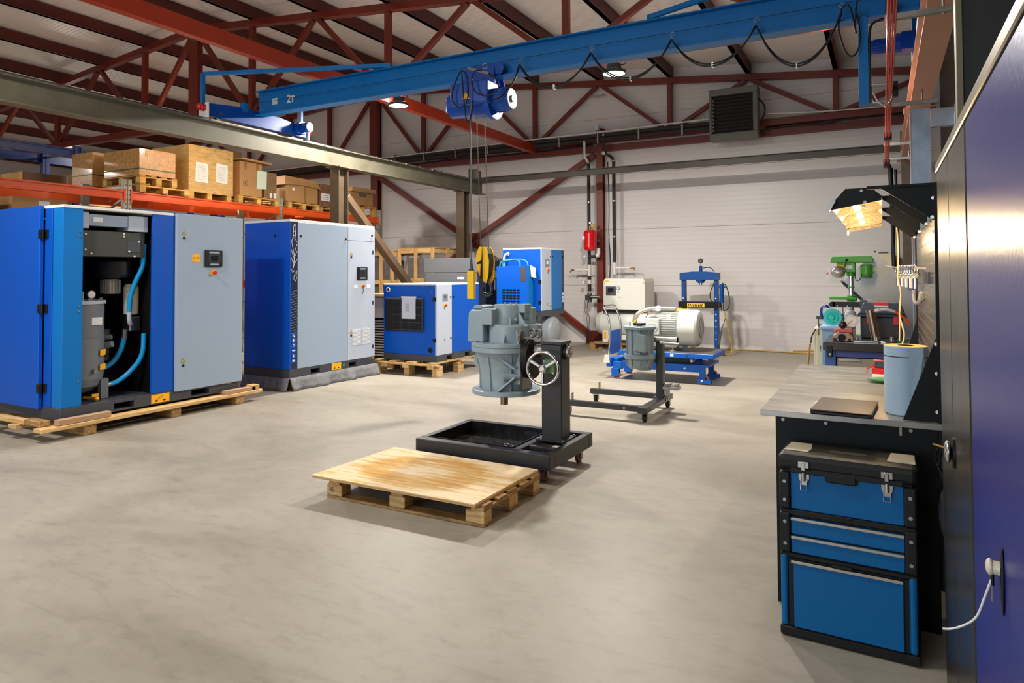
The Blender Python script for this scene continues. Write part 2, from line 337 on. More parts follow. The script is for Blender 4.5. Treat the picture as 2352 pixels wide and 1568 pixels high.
MB().bar((LX, 9.25, 2.97), (LX, 12.6, .1), .12, .16, up=(1, 0, 0)).build('diagonal_brace', BRZ, lr, bev=.004)
MB().box(LX-.1, LX+.1, 13.62, 13.64, 3.76, 4.03).box(LX-.1, LX-.08, 13.5, 13.64, 3.76, 4.03).box(LX+.02, LX+.04, 13.64, 13.85, 3.76, 4.0).build('end_stop', mill, lr)
for c in lr.children:
    if c.name.startswith('column'): c.data.materials[0] = mat('dark_bronze', (88, 74, 58), .4, .3, var=.2, vscale=5)
warm = mat('pinkish_primer', (206, 158, 132), .5, .1, var=.12, vscale=4)
rr = runway(RXR, 2.2, 13.95, (9.1, 13.1), 'right crane runway beam with pinkish lower flange beside the dark wall', warm)
for c in rr.children:
    if c.name.startswith('column'): c.data.materials[0] = MATS['dark_bronze'] if c.data.vertices[0].co.y > -2 else mat('bluish_steel', (166, 186, 206), .4, .3, var=.2, vscale=6)
for xx in (RXR-.1, RXR+.092): MB().box(xx, xx+.008, 8.975, 8.982, .02, 3.44).build('flange_edge', warm, rr)
MB().box(.50, .74, 8.95, 9.05, 3.22, 3.42).box(.72, .745, 8.9, 9.1, 3.2, 3.45).build('wall_bracket', ltgrey, rr, bev=.003)
MB().box(RXR-.1, RXR+.1, 13.62, 13.64, 3.76, 4.03).build('end_stop', mill, rr)
tie = MB().ibeam((LX+.1, 13.55, 3.74), (RXR-.1, 13.55, 3.74), .1, .13).build('cross_beam', mat('dark_bronze_steel', (62, 54, 44), .5, .2, var=.2), bev=0)
tag(tie, 'dark steel cross beam spanning between the far ends of both crane runways', 'beam')
# building column beside the right runway
bc = MB().ibeam((.84, 9.15, .0), (.84, 9.15, 5.2), .16, .2, up=(0, 1, 0)).build('wall_column', mat('bright_red_primer', (0, 0, 0)), org=(.84, 9.15, 0)); tag(bc, 'bright red steel wall column behind the right crane runway', 'column')
# ================================================================== bridge crane
bcx = thing('bridge_crane', 'blue overhead bridge crane marked 2T spanning the hall', 'crane', (-4, 7.3, 3.8))
MB().ibeam((-8.24, 7.29, 4.165), (.5, 7.29, 4.165), .17, .36, .016, .01).build('bridge_beam', crane_blue, bcx)
text('load_marking', '2т', .16, (-7.57, 7.275, 4.165), (1, 0, 0), (0, 0, 1), mat('marking_white', (205, 205, 200), .6), bcx, .001, .006)
MB().box(-7.95, -7.845, 7.279, 7.284, 4.125, 4.215).build('rating_plate', MATS['marking_white'], bcx)
for s_, x in ((-1, LX), (1, RXR)):
    c = MB().prism([(6.42, 3.82), (6.42, 4.0), (6.9, 4.05), (7.7, 4.05), (8.24, 3.98), (8.24, 3.82)], (x-.07, 0, 0), (0, 1, 0), (0, 0, 1), (.14, 0, 0)).build('end_carriage', dblue, bcx, bev=.006)
    for y in (6.6, 8.0):
        MB().cyl((x-.03, y, 3.885), (x+.03, y, 3.885), .085, 24).cyl((x+.03, y, 3.885), (x+.075, y, 3.885), .03, 12).build('wheel', steel, c)
    for y, q in ((6.38, -1), (8.28, 1)):
        MB().box(x-.1, x+.1, y-.01, y+.01, 3.79, 4.0).build('buffer_plate', white, c, bev=.003)
        MB().lathe([(.02, 0), (.045, .0), (.05, .02), (.035, .035), (.05, .055), (.05, .07), (.035, .085), (.045, .1), (.02, .12)], (x+.02, y, 3.93), (0, q, 0), 16).build('rubber_buffer', redp, c)
    q = -s_; kk = .55 if s_ < 0 else 1
    X_ = lambda v: x+q*(.07+(v-.07)*kk)
    g = MB().box(X_(.07), X_(.2), 7.98, 8.16, 3.86, 4.04).cyl((X_(.2), 8.07, 3.95), (X_(.26), 8.07, 3.95), .1, 20).build('gear_housing', dblue, c, bev=.006)
    mo = MB().cyl((X_(.26), 8.07, 3.95), (X_(.46), 8.07, 3.94), .07, 20).cyl((X_(.46), 8.07, 3.94), (X_(.54), 8.07, 3.94), .075, 20)
    for a in range(12):
        an = a*PI/6; mo.box(X_(.27), X_(.45), 8.07+.072*math.cos(an)-.004, 8.07+.072*math.cos(an)+.004, 3.945+.072*math.sin(an)-.004, 3.945+.072*math.sin(an)+.004)
    mo.build('travel_motor', dblue, c)
    # light strut frame over each carriage
    MB().box(x-.02, x+.03, 6.33, 6.38, 3.98, 4.40).build('strut', crane_blue, bcx, bev=.003)
    MB().bar((x, 6.355, 4.40), (x+q*2.6, 7.23, 4.37), .05, .05).build('strut', crane_blue, bcx, bev=.003)
    MB().box(x+.02 if s_ < 0 else x-.1, x+.1 if s_ < 0 else x-.02, 8.1, 8.15, 4.04, 4.36).build('strut', crane_blue, bcx, bev=.003)
MB().box(LX+.02, LX+.1, 6.98, 7.06, 4.0, 4.12).build('cable_bracket', crane_blue, bcx)
MB().tube([(-8.2, 7.1, 4.14), (-7.9, 7.2, 4.155), (.3, 7.2, 4.155)], .003, 5).build('guide_wire', black, bcx)
arm = MB().box(-.17, -.085, 7.16, 7.2, 3.16, 3.99).box(-.17, -.085, 7.2, 7.24, 3.16, 3.19).build('collector_arm', crane_blue, bcx, bev=.003)
MB().tube([(-.08, 7.18, 3.30), (-.05, 7.18, 3.34), (.10, 7.18, 3.33), (.12, 7.18, 3.26)], .008, 6).tube([(-.08, 7.18, 3.26), (-.05, 7.18, 3.17), (.08, 7.18, 3.17)], .008, 6).tube([(-.07, 7.18, 3.3), (0, 7.18, 3.14), (.08, 7.18, 3.14), (.11, 7.18, 3.22)], .009, 6, smooth=2).build('collector_wires', zinc, arm)
MB().tube([(-.075, 7.17, 3.2), (-.075, 7.17, 3.8), (-.06, 7.17, 3.9), (.0, 7.17, 3.93), (.1, 7.17, 3.94)], .012, 8, smooth=1).build('supply_cable', black, arm)
MB().box(.06, .14, 7.1, 7.2, 3.86, 4.08).build('junction_box', black, bcx, bev=.004)
MB().box(.1, .15, 7.14, 7.2, 3.2, 3.34).build('current_collector', black, arm, bev=.004)
# hoist
hz = thing('chain_hoist', 'blue electric rope hoist hanging under the bridge crane beam', 'hoist', (-4.05, 7.1, 3.45))
hb = MB().cyl((-4.42, 7.12, 3.63), (-3.92, 7.12, 3.60), .15, 28).build('rope_drum', dblue, hz)
b = MB().cyl((-4.47, 7.12, 3.63), (-4.40, 7.12, 3.63), .15, 28)
for i in range(8): b.box(-4.49+.002*i, -4.47, 7.0+.03*i, 7.012+.03*i, 3.53, 3.73)
b.build('drum_cover', dblue, hz, bev=.004)
MB().box(-4.36, -3.84, 6.88, 7.14, 3.57, 3.84).build('control_box', dblue, hz, bev=.02, seg=3)
MB().cyl((-3.92, 7.12, 3.60), (-3.86, 7.12, 3.60), .19, 28).build('flange', dblue, hz)
m_ = MB().cyl((-3.86, 7.12, 3.64), (-3.71, 7.12, 3.63), .14, 28).cyl((-3.71, 7.12, 3.63), (-3.65, 7.12, 3.63), .145, 28, r2=.12)
for a in range(20):
    an = a*PI/10; m_.box(-3.84, -3.72, 7.12+.14*math.cos(an)-.004, 7.12+.14*math.cos(an)+.004, 3.63+.14*math.sin(an)-.004, 3.63+.14*math.sin(an)+.004)
m_.build('hoist_motor', dblue, hz)
MB().cyl((-3.65, 7.12, 3.63), (-3.635, 7.12, 3.63), .118, 24).cyl((-3.635, 7.12, 3.63), (-3.62, 7.12, 3.63), .04, 16).build('fan_cover', mat('fan_cover_grey', (120, 130, 146), .45), hz)
MB().prism([(-4.36, 3.80), (-4.32, 4.02), (-4.2, 4.08), (-4.02, 4.1), (-3.9, 4.06), (-3.88, 3.8)], (0, 7.14, 0), (1, 0, 0), (0, 0, 1), (0, .02, 0)).build('trolley_plate', dblue, hz, bev=.004)
for x in (-4.25, -3.85):
    MB().cyl((x, 7.19, 4.04), (x, 7.24, 4.04), .06, 20).cyl((x, 7.16, 4.04), (x, 7.19, 4.04), .075, 20).build('trolley_wheel', dblue, hz)
MB().prism([(-4.36, 3.80), (-4.3, 4.04), (-3.95, 4.04), (-3.88, 3.8)], (0, 7.42, 0), (1, 0, 0), (0, 0, 1), (0, .02, 0)).box(-4.1, -4.0, 7.14, 7.44, 3.74, 3.8).build('trolley_yoke', dblue, hz)
def tri(name, c, U, V, s, par, m=ylab):
    c, U, V = Vector(c), Vector(U), Vector(V); n = U.cross(V)*.002
    o = MB().prism([(-s/2, -s*.43), (s/2, -s*.43), (0, s*.43)], c, U, V, n).build(name, black, par)
    MB().prism([(-s*.40, -s*.37), (s*.40, -s*.37), (0, s*.32)], c+n, U, V, n*.5).build('yellow_face', m, o)
    text('exclamation_mark', '!', s*.62, c+n*1.6-V*s*.1, U, V, black, o, .0004, s*.01)
    return o
tri('warning_triangle', (-4.13, 6.879, 3.68), (1, 0, 0), (0, 0, 1), .13, hz)
ch = MB()
ch.bar((-4.09, 6.86, 3.99), (-3.76, 6.78, 3.86), .03, .03).build('perforated_strut', zinc, hz, bev=.002)
MB().cyl((-4.09, 7.05, 3.6), (-4.02, 7.03, 1.78), .005, 8).cyl((-4.01, 7.1, 3.6), (-3.94, 7.08, 1.78), .005, 8).build('wire_ropes', mat('greasy_rope', (92, 84, 66), .45, .6), hz)
# cable loops on the hoist
MB().tube([(-4.190, 6.84, 3.96), (-4.280, 6.82, 3.75), (-4.290, 6.82, 3.62), (-4.200, 6.82, 3.52), (-4.090, 6.82, 3.55), (-4.050, 6.82, 3.7), (-4.080, 6.82, 3.9), (-4.150, 6.84, 3.97)], .009, 6, True, 2).build('hoist_cable', black, hz)
MB().tube([(-3.970, 6.8, 3.92), (-4.010, 6.8, 3.8), (-3.950, 6.8, 3.66), (-3.800, 6.78, 3.6), (-3.650, 6.78, 3.63), (-3.620, 6.78, 3.75), (-3.730, 6.78, 3.85), (-3.900, 6.8, 3.93)], .009, 6, True, 2).build('hoist_cable', black, hz)
MB().tube([(-4.150, 6.82, 3.95), (-4.130, 6.82, 3.7), (-4.100, 6.82, 3.4), (-4.060, 6.82, 3.32), (-4.020, 6.82, 3.42), (-4.010, 6.85, 3.6)], .008, 6, False, 2).build('hoist_cable', black, hz)
MB().torus((-3.82, 6.8, 3.96), (0, 1, 0), .03, .004, 16, 6).build('ring', zinc, hz)
hz.location.x -= .18; hz.location.z += .035
# hook block, pendant
hk = thing('hook_block', 'yellow and black crane hook block hanging on wire ropes', 'crane hook', (-4.03, 7.06, 1.47))
MB().prism([(-.085, 0), (-.07, .1), (-.04, .17), (.04, .17), (.075, .1), (.085, 0), (.07, -.12), (.04, -.2), (-.04, -.2), (-.07, -.12)], (-4.03, 7.0, 1.86), (1, 0, 0), (0, 0, 1), (0, .12, 0)).build('block_body', black, hk, bev=.01)
for y in (6.985, 7.12):
    MB().prism([(.01, -.22), (.05, -.25), (.08, -.18), (.09, 0), (.075, .12), (.04, .18), (.005, .18)], (-4.03, y, 1.86), (1, 0, 0), (0, 0, 1), (0, .015, 0)).build('cheek_plate', yel, hk, bev=.004)
    MB().prism([(-.09, .0), (-.075, .11), (-.04, .18), (.0, .18), (-.01, .03), (-.045, .0)], (-4.03, y, 1.86), (1, 0, 0), (0, 0, 1), (0, .015, 0)).build('cheek_plate', yel, hk, bev=.004)
    MB().prism([(-.085, -.03), (-.02, -.02), (-.03, -.17)], (-4.03, y, 1.86), (1, 0, 0), (0, 0, 1), (0, .015, 0)).build('cheek_plate', yel, hk, bev=.004)
MB().cyl((-4.06, 7.02, 1.9), (-4.06, 7.1, 1.9), .06, 24).build('sheave', steel, hk)
hp = [(0, .10), (0, .05), (.03, .01), (.055, -.04), (.05, -.10), (.01, -.135), (-.045, -.115), (-.06, -.06), (-.05, -.03)]
MB().tube([(-4.0+a, 7.06, 1.6+c) for a, c in hp], .019, 10, False, 2).build('hook', mat('dark_polished_steel', (70, 72, 76), .25, .9), hk)
MB().cyl((-4.0, 7.06, 1.66), (-4.0, 7.06, 1.7), .032, 16).build('swivel', black, hk)
pd = thing('crane_pendant', 'yellow crane control pendant hanging from its cable', 'remote control', (-4.17, 6.82, 1.47))
MB().box(-4.215, -4.125, 6.79, 6.85, 1.47, 1.80).build('housing', yel, pd, bev=.014, seg=3)
MB().cyl((-4.17, 6.82, 1.8), (-4.17, 6.82, 1.93), .02, 14, r2=.012).cyl((-4.17, 6.82, 1.80), (-4.17, 6.82, 1.815), .032, 14).build('cable_gland', dgrey, pd)
MB().tube([(-4.17, 6.82, 1.9), (-4.18, 6.83, 2.6), (-4.20, 6.86, 3.5), (-4.2, 6.88, 3.78)], .009, 8).build('cable', mat('grey_cable', (90, 92, 95), .5), pd)
hk.location.x -= .13; hk.location.z -= .12; pd.location.x -= .035; pd.location.z -= .16
# festoon
fe = thing('festoon_cable', 'black festoon cable looping from rings along the crane beam', 'cable', (-1.9, 7.1, 3.6))
hx = [-3.73, -2.83, -1.92, -1.07, -.30]
for x in hx:
    MB().torus((x, 7.185, 4.13), (0, 1, 0), .022, .003, 14, 5).torus((x, 7.18, 4.085), (1, 0, 0), .02, .003, 14, 5).build('hanger_ring', zinc, fe)
for o in (0, .02):
    for a, c, sag in ((hx[0], hx[1], .33), (hx[1], hx[2], .36), (hx[2], hx[3], .34), (hx[3], hx[4], .46)):
        pts = [(a+(c-a)*t/12, 7.15-o*1.2, 4.06-(sag+o*1.5)*(1-(2*t/12-1)**2)**.8 + (.02 if 0 < t < 12 else 0)) for t in range(13)]
        MB().tube(pts, .0085, 6, False, 1).build('cable_loop', black, fe)
    MB().tube([(hx[0], 7.15-o, 4.06), (-3.78, 7.1, 3.85), (-3.85, 6.9, 3.62), (-3.95, 6.8, 3.6)], .0085, 6, False, 2).build('cable_loop', black, fe)
MB().tube([(-.3, 7.13, 4.04), (-.34, 7.1, 3.9), (-.27, 7.1, 3.62), (-.19, 7.1, 3.6), (-.14, 7.1, 3.75), (-.18, 7.1, 4.05)], .008, 6, False, 2).build('cable_loop', black, fe)
MB().tube([(-.31, 7.13, 4.07), (-.24, 7.12, 4.13), (-.2, 7.1, 3.95), (-.18, 7.09, 3.78), (-.19, 7.1, 3.9), (-.17, 7.12, 4.12)], .008, 6, False, 2).build('cable_loop', black, fe)
for x, z in ((-3.28, 3.74), (-2.37, 3.71), (-1.5, 3.73), (-.7, 3.6)):
    MB().box(x-.006, x+.006, 7.11, 7.16, z-.03, z+.02).build('clip', white, fe)
# conductor bars under the right runway
cb_ = thing('conductor_rail', 'bundle of bright orange conductor bars hanging beside the right runway', 'conductor rail', (.1, 8, 3.2))
obar = mat('orange_conductor', (225, 62, 24), .35)
for i, (dx, dz) in enumerate(((0, .0), (.0145, .0), (.031, .0), (.0455, .0))):
    MB().box(.05+dx, .062+dx, 3.6, 12.0, 3.26, 3.30).box(.053+dx, .059+dx, 3.6, 12.0, 3.25, 3.262).build('conductor_bar', obar, cb_, bev=.001)
for y in (5.3, 8.1, 10.6, 12.0):
    MB().box(.04, .52, y, y+.04, 3.31, 3.35).build('bracket', zinc, cb_, bev=.002)
    MB().cyl((.38, y+.02, 3.3), (.38, y+.02, 3.46), .008, 8).build('bolt', zinc, cb_)
MB().box(.035, .125, 9.6, 9.7, 3.23, 3.32).build('joint_cover', black, cb_, bev=.004); MB().box(.035, .125, 11.95, 12.05, 3.2, 3.33).build('end_cap', black, cb_, bev=.004)
MB().tube([(.12, 12.0, 3.25), (.13, 12.05, 3.0), (.14, 12.1, 2.2), (.16, 12.1, 1.9), (.15, 12.1, 1.3)], .02, 8, False, 1).build('supply_cable', black, cb_)
# high bay lamps
def highbay(x, y, z, label):
    t = thing('high_bay_lamp', label, 'lamp', (x, y, z), 'lit round high bay lamps')
    MB().lathe([(.05, .16), (.09, .14), (.11, .06), (.165, .04), (.17, 0), (.15, .0)], (x, y, z), (0, 0, 1), 28, False).build('housing', dgrey, t)
    MB().cyl((x, y, z+.004), (x, y, z+.012), .152, 28).build('diffuser', mat('lamp_glow', (255, 244, 222), .5, emit=28), t)
    MB().tube([(x, y, z+.15), (x, y, 4.58)], .006, 6).torus((x, y, z+.17), (1, 0, 0), .02, .005, 12, 5).build('suspension', zinc, t)
    MB().tube([(x+.05, y, z+.14), (x+.16, y, z+.1), (x+.19, y, z+.2), (x+.17, y, 4.56)], .007, 6, False, 2).build('lamp_cable', black, t)
highbay(-7.05, 9.15, 4.4, 'lit round lamp under the truss at the left of the crane hoist')
highbay(-3.28, 9.15, 4.4, 'lit round lamp under the crane beam, right of the hoist')
# ================================================================== screw compressors along the left
yb = mat('sticker_yellow', (244, 176, 24), .45); felt = mat('grey_felt', (118, 118, 120), .95, var=.35, vscale=14, bump=.4, bscale=60)
screen = mat('dark_screen', (24, 30, 32), .2); label_w = mat('label_white', (225, 228, 230), .5)
def boltrow(pts, d, r, m, par, name='bolt'):
    for p in pts:
        p = Vector(p); MB().cyl(p, p+Vector(d)*r*.7, r, 10).build(name, m, par)
def controller(c, U, V, wd, ht, par, m=dgrey):          # display unit standing proud of a panel
    c, U, V = Vector(c), Vector(U), Vector(V); N = U.cross(V); M = Matrix((U, V, N)).transposed()
    o = MB().obox(c+N*.012, (wd, ht, .024), M).build('control_display', black, par, bev=.005)
    MB().obox(c+N*.026, (wd*.72, ht*.5, .006), M).build('screen_bezel', mat('bezel', (34, 34, 38), .4), o)
    MB().obox(c+N*.030, (wd*.40, ht*.32, .003), M).build('screen', screen, o)
    MB().obox(c+N*.026+V*ht*.36, (wd*.6, ht*.1, .004), M).build('nameplate', grey, o); MB().obox(c+N*.026-V*ht*.36, (wd*.5, ht*.1, .004), M).build('nameplate', grey, o)
    return o
def estop(c, N, par, s=1):
    c, N = Vector(c), Vector(N)
    o = MB().cyl(c, c+N*.008*s, .035*s, 20).build('emergency_stop', yel, par); MB().lathe([(.014*s, 0), (.014*s, .02*s), (.024*s, .022*s), (.024*s, .036*s), (.018*s, .042*s)], c+N*.008*s, N, 18).build('push_button', redp, o)
def forkpocket(b, x, y, z, wd, h, N): pass
def pict_sticker(c, U, V, wd, ht, par):
    c, U, V = Vector(c), Vector(U), Vector(V); N = U.cross(V); M = Matrix((U, V, N)).transposed()
    o = MB().obox(c, (wd, ht, .003), M).build('lifting_sticker', yb, par)
    MB().bar(c+N*.002-U*wd*.3-V*ht*.25, c+N*.002+U*wd*.1+V*ht*.25, .004, .002, up=N).obox(c+N*.002-U*wd*.22-V*ht*.25, (wd*.14, ht*.16, .001), M).obox(c+N*.002+U*wd*.22-V*ht*.25, (wd*.14, ht*.16, .001), M).build('pictogram', black, o)
    return o
def base_with_pockets(xf, y0, y1, xb, z0, z1, pockets, m, par):   # front face at xf, facing +x
    b = MB(); ys = [y0]+[v for p in pockets for v in p]+[y1]
    for i in range(0, len(ys), 2): b.box(xb, xf, ys[i], ys[i+1], z0, z1)
    for p in pockets: b.box(xb, xf, p[0], p[1], z1-.035, z1).box(xb, xf, p[0], p[1], z0, z0+.02)
    b.box(xb+.01, xf-.25, y0+.01, y1-.01, z0+.02, z1-.012)
    return b.build('base_frame', m, par, bev=.003)
# --- compressor 1, open side
X1 = -7.15; Y0, Y1 = 3.90, 6.06; XB = -8.75; zb, zt = .165, 2.31
c1 = thing('screw_compressor', 'large open compressor on a plank pallet, its tank and light blue hoses showing', 'compressor', ((X1+XB)/2, 5, zb))
base_with_pockets(X1-.005, Y0+.0, Y1-.03, XB, zb, .285, [(4.44, 4.66), (5.36, 5.60)], dgrey, c1)
MB().box(XB, X1-.0, Y0, Y1-.95, zt-.03, zt).build('top_trim', white, c1, bev=.003)
MB().box(XB, X1-.02, Y0+.9, Y1-.03, zt-.04, zt-.005).build('roof_panel', ltgrey, c1)
MB().box(X1-.18, X1-.005, Y0+.004, Y0+.20, .285, zt-.03).build('corner_post', blue2, c1, bev=.004)
MB().box(X1-.32, X1-.19, Y0+.0, Y0+.03, .285, zt-.03).build('side_panel', blue, c1, bev=.004)
MB().box(X1-.04, X1-.005, 4.86, 5.13, .285, zt-.03).build('front_post', blue, c1, bev=.004)
MB().box(X1-.02, X1+.025, 5.135, Y1, .27, zt).build('electrics_door', grey, c1, bev=.004)
MB().box(XB, X1-.02, Y1-.06, Y1-.03, .285, zt-.03).build('end_panel', blue, c1, bev=.003)
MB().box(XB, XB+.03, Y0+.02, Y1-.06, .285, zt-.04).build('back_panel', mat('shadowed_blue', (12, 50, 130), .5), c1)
MB().box(XB+.04, X1-.05, 4.90, 4.92, .285, zt-.04).build('inner_partition', matte, c1)
dr = MB().box(-8.9, -7.47, -.035, .0, .26, zt+.01)
d_ = MB().box(0, .045, 0, 0.001, 0, 0.001)
door = MB(); hx_, hy_ = -7.475, Y0-.004; an = math.radians(2.2); Md = Matrix(((math.cos(an), math.sin(an), 0), (-math.sin(an), math.cos(an), 0), (0, 0, 1)))
door.obox(Vector((hx_, hy_, 0))+Md @ Vector((-.72, -.022, 1.285)), (1.44, .04, 2.05), Md)
door = door.build('side_door', blue, c1, bev=.005); del dr, d_
for z in (2.02, 1.27, .47):
    MB().box(-7.50, -7.455, Y0-.05, Y0-.042, z-.045, z+.045).box(-7.445, -7.40, Y0-.012, Y0-.001, z-.045, z+.045).cyl((-7.452, Y0-.03, z-.045), (-7.452, Y0-.03, z+.045), .012, 12).build('hinge', black, c1, bev=.002)
boltrow([(X1-.002, 4.06, z) for z in (2.05, 2.0, 1.29, 1.24, .59, .54)], (1, 0, 0), .008, zinc, c1)
tri('warning_triangle', (X1+.027, 5.225, 2.09), (0, 1, 0), (0, 0, 1), .055, c1); tri('warning_triangle', (X1+.027, 5.225, .62), (0, 1, 0), (0, 0, 1), .055, c1)
for z in (2.03, .56): MB().cyl((X1+.02, 5.225, z), (X1+.032, 5.225, z), .015, 14).build('quarter_turn_lock', black, c1)
MB().box(X1+.025, X1+.028, 5.335, 5.44, 1.755, 1.845).build('warning_label', yb, c1)
for y in (5.362, 5.412): tri('warning_symbol', (X1+.0285, y, 1.805), (0, 1, 0), (0, 0, 1), .03, c1)
controller((X1+.025, 5.62, 1.80), (0, 1, 0), (0, 0, 1), .24, .20, c1)
estop((X1+.025, 5.62, 1.63), (1, 0, 0), c1)
pict_sticker((X1-.003, 4.965, .225), (0, 1, 0), (0, 0, 1), .22, .095, c1)
for i, m in enumerate((mat('green_dot', (20, 160, 90), .5), redp, mat('pink_dot', (230, 130, 140), .5), yel)):
    MB().cyl((X1-.006, 5.80+i*.035, .262-.0), (X1-.002, 5.80+i*.035, .262), .011, 12).build('indicator_dot', m, c1)
# insides
MB().box(X1-.30, X1-.08, 4.12, 4.62, 2.12, 2.24).build('duct_box', grey, c1, bev=.003)
MB().box(X1-.30, X1-.07, 4.62, 4.84, 2.08, 2.25).build('duct_cover', ltgrey, c1, bev=.003)
MB().box(X1-.31, X1-.065, 4.13, 4.19, 2.09, 2.26).build('duct_flange', ltgrey, c1, bev=.002)
MB().box(X1-.079, X1-.076, 4.24, 4.34, 2.16, 2.21).build('duct_label', label_w, c1)
MB().box(X1-.9, X1-.09, 4.1, 4.82, 1.80, 2.07).build('cooler_box', mat('dark_olive_sheet', (58, 62, 56), .4), c1, bev=.004)
MB().box(X1-.09, X1-.084, 4.62, 4.76, 1.85, 1.98).build('inspection_plate', dgrey, c1, bev=.002)
boltrow([(X1-.09, 4.17, 2.03), (X1-.09, 4.17, 1.87), (X1-.09, 4.23, 1.83), (X1-.09, 4.58, 2.05), (X1-.09, 4.58, 2.02), (X1-.084, 4.745, 1.97), (X1-.084, 4.635, 1.86), (X1-.09, 4.70, 1.81)], (1, 0, 0), .01, white, c1)
MB().lathe([(.05, 0), (.17, .02), (.19, .05), (.19, .19), (.16, .21)], (X1-.36, 4.62, 1.56), (0, 0, 1), 28).build('fan_motor', black, c1)
f = MB().cyl((X1-.36, 4.60, 1.40), (X1-.36, 4.60, 1.56), .095, 24)
for i in range(24): f.box(X1-.36+.095*math.cos(i*PI/12)-.004, X1-.36+.095*math.cos(i*PI/12)+.004, 4.60+.095*math.sin(i*PI/12)-.004, 4.60+.095*math.sin(i*PI/12)+.004, 1.41, 1.55)
f.build('finned_motor_end', zinc, c1)
tk = MB().lathe([(.04, 0), (.16, .03), (.24, .09), (.27, .17), (.275, .22), (.275, .60), (.28, .605), (.28, .62), (.275, .625), (.275, .95), (.285, .955), (.285, .99), (.24, 1.0)], (X1-.42, 4.18, .345), (0, 0, 1), 40).build('separator_tank', mat('tank_grey', (112, 118, 124), .35, var=.06), c1)
MB().lathe([(.29, 0), (.29, .035), (.1, .04)], (X1-.42, 4.18, 1.30), (0, 0, 1), 40).build('tank_lid', ltgrey, tk)
for a in range(10):
    an = a*PI/5; MB().cyl((X1-.42+.25*math.cos(an), 4.18+.25*math.sin(an), 1.335), (X1-.42+.25*math.cos(an), 4.18+.25*math.sin(an), 1.36), .016, 8).build('lid_bolt', zinc, tk)
MB().cyl((X1-.25, 4.25, 1.33), (X1-.25, 4.25, 1.37), .012, 10).cyl((X1-.26, 4.25, 1.40), (X1-.235, 4.25, 1.40), .042, 22).build('pressure_gauge', zinc, tk)
MB().cyl((X1-.235, 4.25, 1.40), (X1-.233, 4.25, 1.40), .036, 22).build('gauge_face', white, tk)
MB().cyl((X1-.25, 4.16, 1.33), (X1-.25, 4.16, 1.42), .016, 12).sphere((X1-.25, 4.16, 1.42), .022, 10).build('valve', chrome, tk)
MB().box(X1-.155, X1-.14, 4.20, 4.31, 1.08, 1.16).build('data_plate', label_w, tk, bev=.002)
for z in (.75, .60): MB().prism([(0, 0), (.07, .008), (.07, .068), (0, .06)], (X1-.165, 4.30, z), (-.25, .95, 0), (0, 0, 1), (.012, 0, 0)).build('caution_label', yb, tk)
MB().cyl((X1-.17, 4.22, .60), (X1-.12, 4.235, .60), .026, 6).cyl((X1-.13, 4.235, .6), (X1-.118, 4.235, .6), .014, 12).build('drain_plug', zinc, tk)
MB().cyl((X1-.35, 4.44, .92), (X1-.28, 4.50, .93), .03, 14).cyl((X1-.3, 4.42, .84), (X1-.22, 4.47, .86), .035, 14).build('tank_nozzle', tk.data.materials[0], tk)
for dy in (-.2, .2): MB().box(X1-.26, X1-.2, 4.18+dy-.04, 4.18+dy+.04, .29, .5).build('tank_leg', tk.data.materials[0], tk)
MB().cyl((X1-.3, 4.22, .31), (X1-.12, 4.25, .31), .016, 12).sphere((X1-.12, 4.25, .31), .022, 10).box(X1-.16, X1-.14, 4.21, 4.28, .33, .36).build('drain_valve', yb, tk)
tk.location.y += .075
hose = mat('blue_hose', (0, 142, 206), .4)
def hosep(pts, r, par, m=hose, name='hose'): return MB().tube(pts, r, 12, False, 2).build(name, m, par)
hosep([(X1-.12, 4.83, 1.95), (X1-.13, 4.83, 1.7), (X1-.18, 4.78, 1.55), (X1-.22, 4.74, 1.38), (X1-.22, 4.73, 1.2)], .027, c1)
hosep([(X1-.28, 4.72, .94), (X1-.30, 4.70, .78), (X1-.32, 4.60, .62), (X1-.35, 4.46, .58), (X1-.38, 4.38, .6)], .027, c1)
hosep([(X1-.15, 4.86, .95), (X1-.16, 4.86, .7), (X1-.22, 4.74, .52), (X1-.24, 4.60, .43), (X1-.24, 4.50, .425)], .027, c1)
MB().cyl((X1-.24, 4.42, .42), (X1-.24, 4.47, .42), .034, 6).cyl((X1-.24, 4.47, .42), (X1-.24, 4.53, .425), .028, 14).build('hose_fitting', zinc, c1)
MB().lathe([(.05, 0), (.075, .01), (.078, .1), (.078, .3), (.06, .34), (.02, .345)], (X1-.30, 4.80, 1.16), (0, 0, 1), 24).build('oil_filter', mat('filter_cream', (200, 192, 172), .5), c1)
MB().tube([(X1-.22, 4.73, 1.20), (X1-.22, 4.73, 1.10), (X1-.24, 4.76, 1.05), (X1-.26, 4.80, 1.05)], .024, 12, False, 2).build('elbow', ltgrey, c1)
MB().box(X1-.36, X1-.22, 4.74, 4.86, .98, 1.14).cyl((X1-.28, 4.72, .90), (X1-.28, 4.72, 1.0), .03, 12).build('filter_head', steel, c1, bev=.008)
MB().lathe([(.12, 0), (.2, .02), (.2, .14), (.17, .15), (.17, .3), (.21, .31), (.21, .36), (.15, .37), (.15, .45)], (X1-.78, 4.62, .62), (0, 0, 1), 24).build('air_end', mat('cast_grey', (140, 138, 130), .5, var=.2), c1)
MB().box(X1-1.0, X1-.5, 4.4, 4.85, .3, .62).build('motor_block', matte, c1, bev=.02)
gr = MB()
for i in range(9): gr.box(XB+.031, XB+.036, 4.25+i*.07, 4.253+i*.07, 1.1, 1.5)
for i in range(7): gr.box(XB+.031, XB+.036, 4.2, 4.85, 1.1+i*.065, 1.103+i*.065)
gr.box(XB+.028, XB+.031, 4.2, 4.85, 1.1, 1.5).build('rear_grille', mat('rusty_mesh', (110, 54, 36), .6), c1)
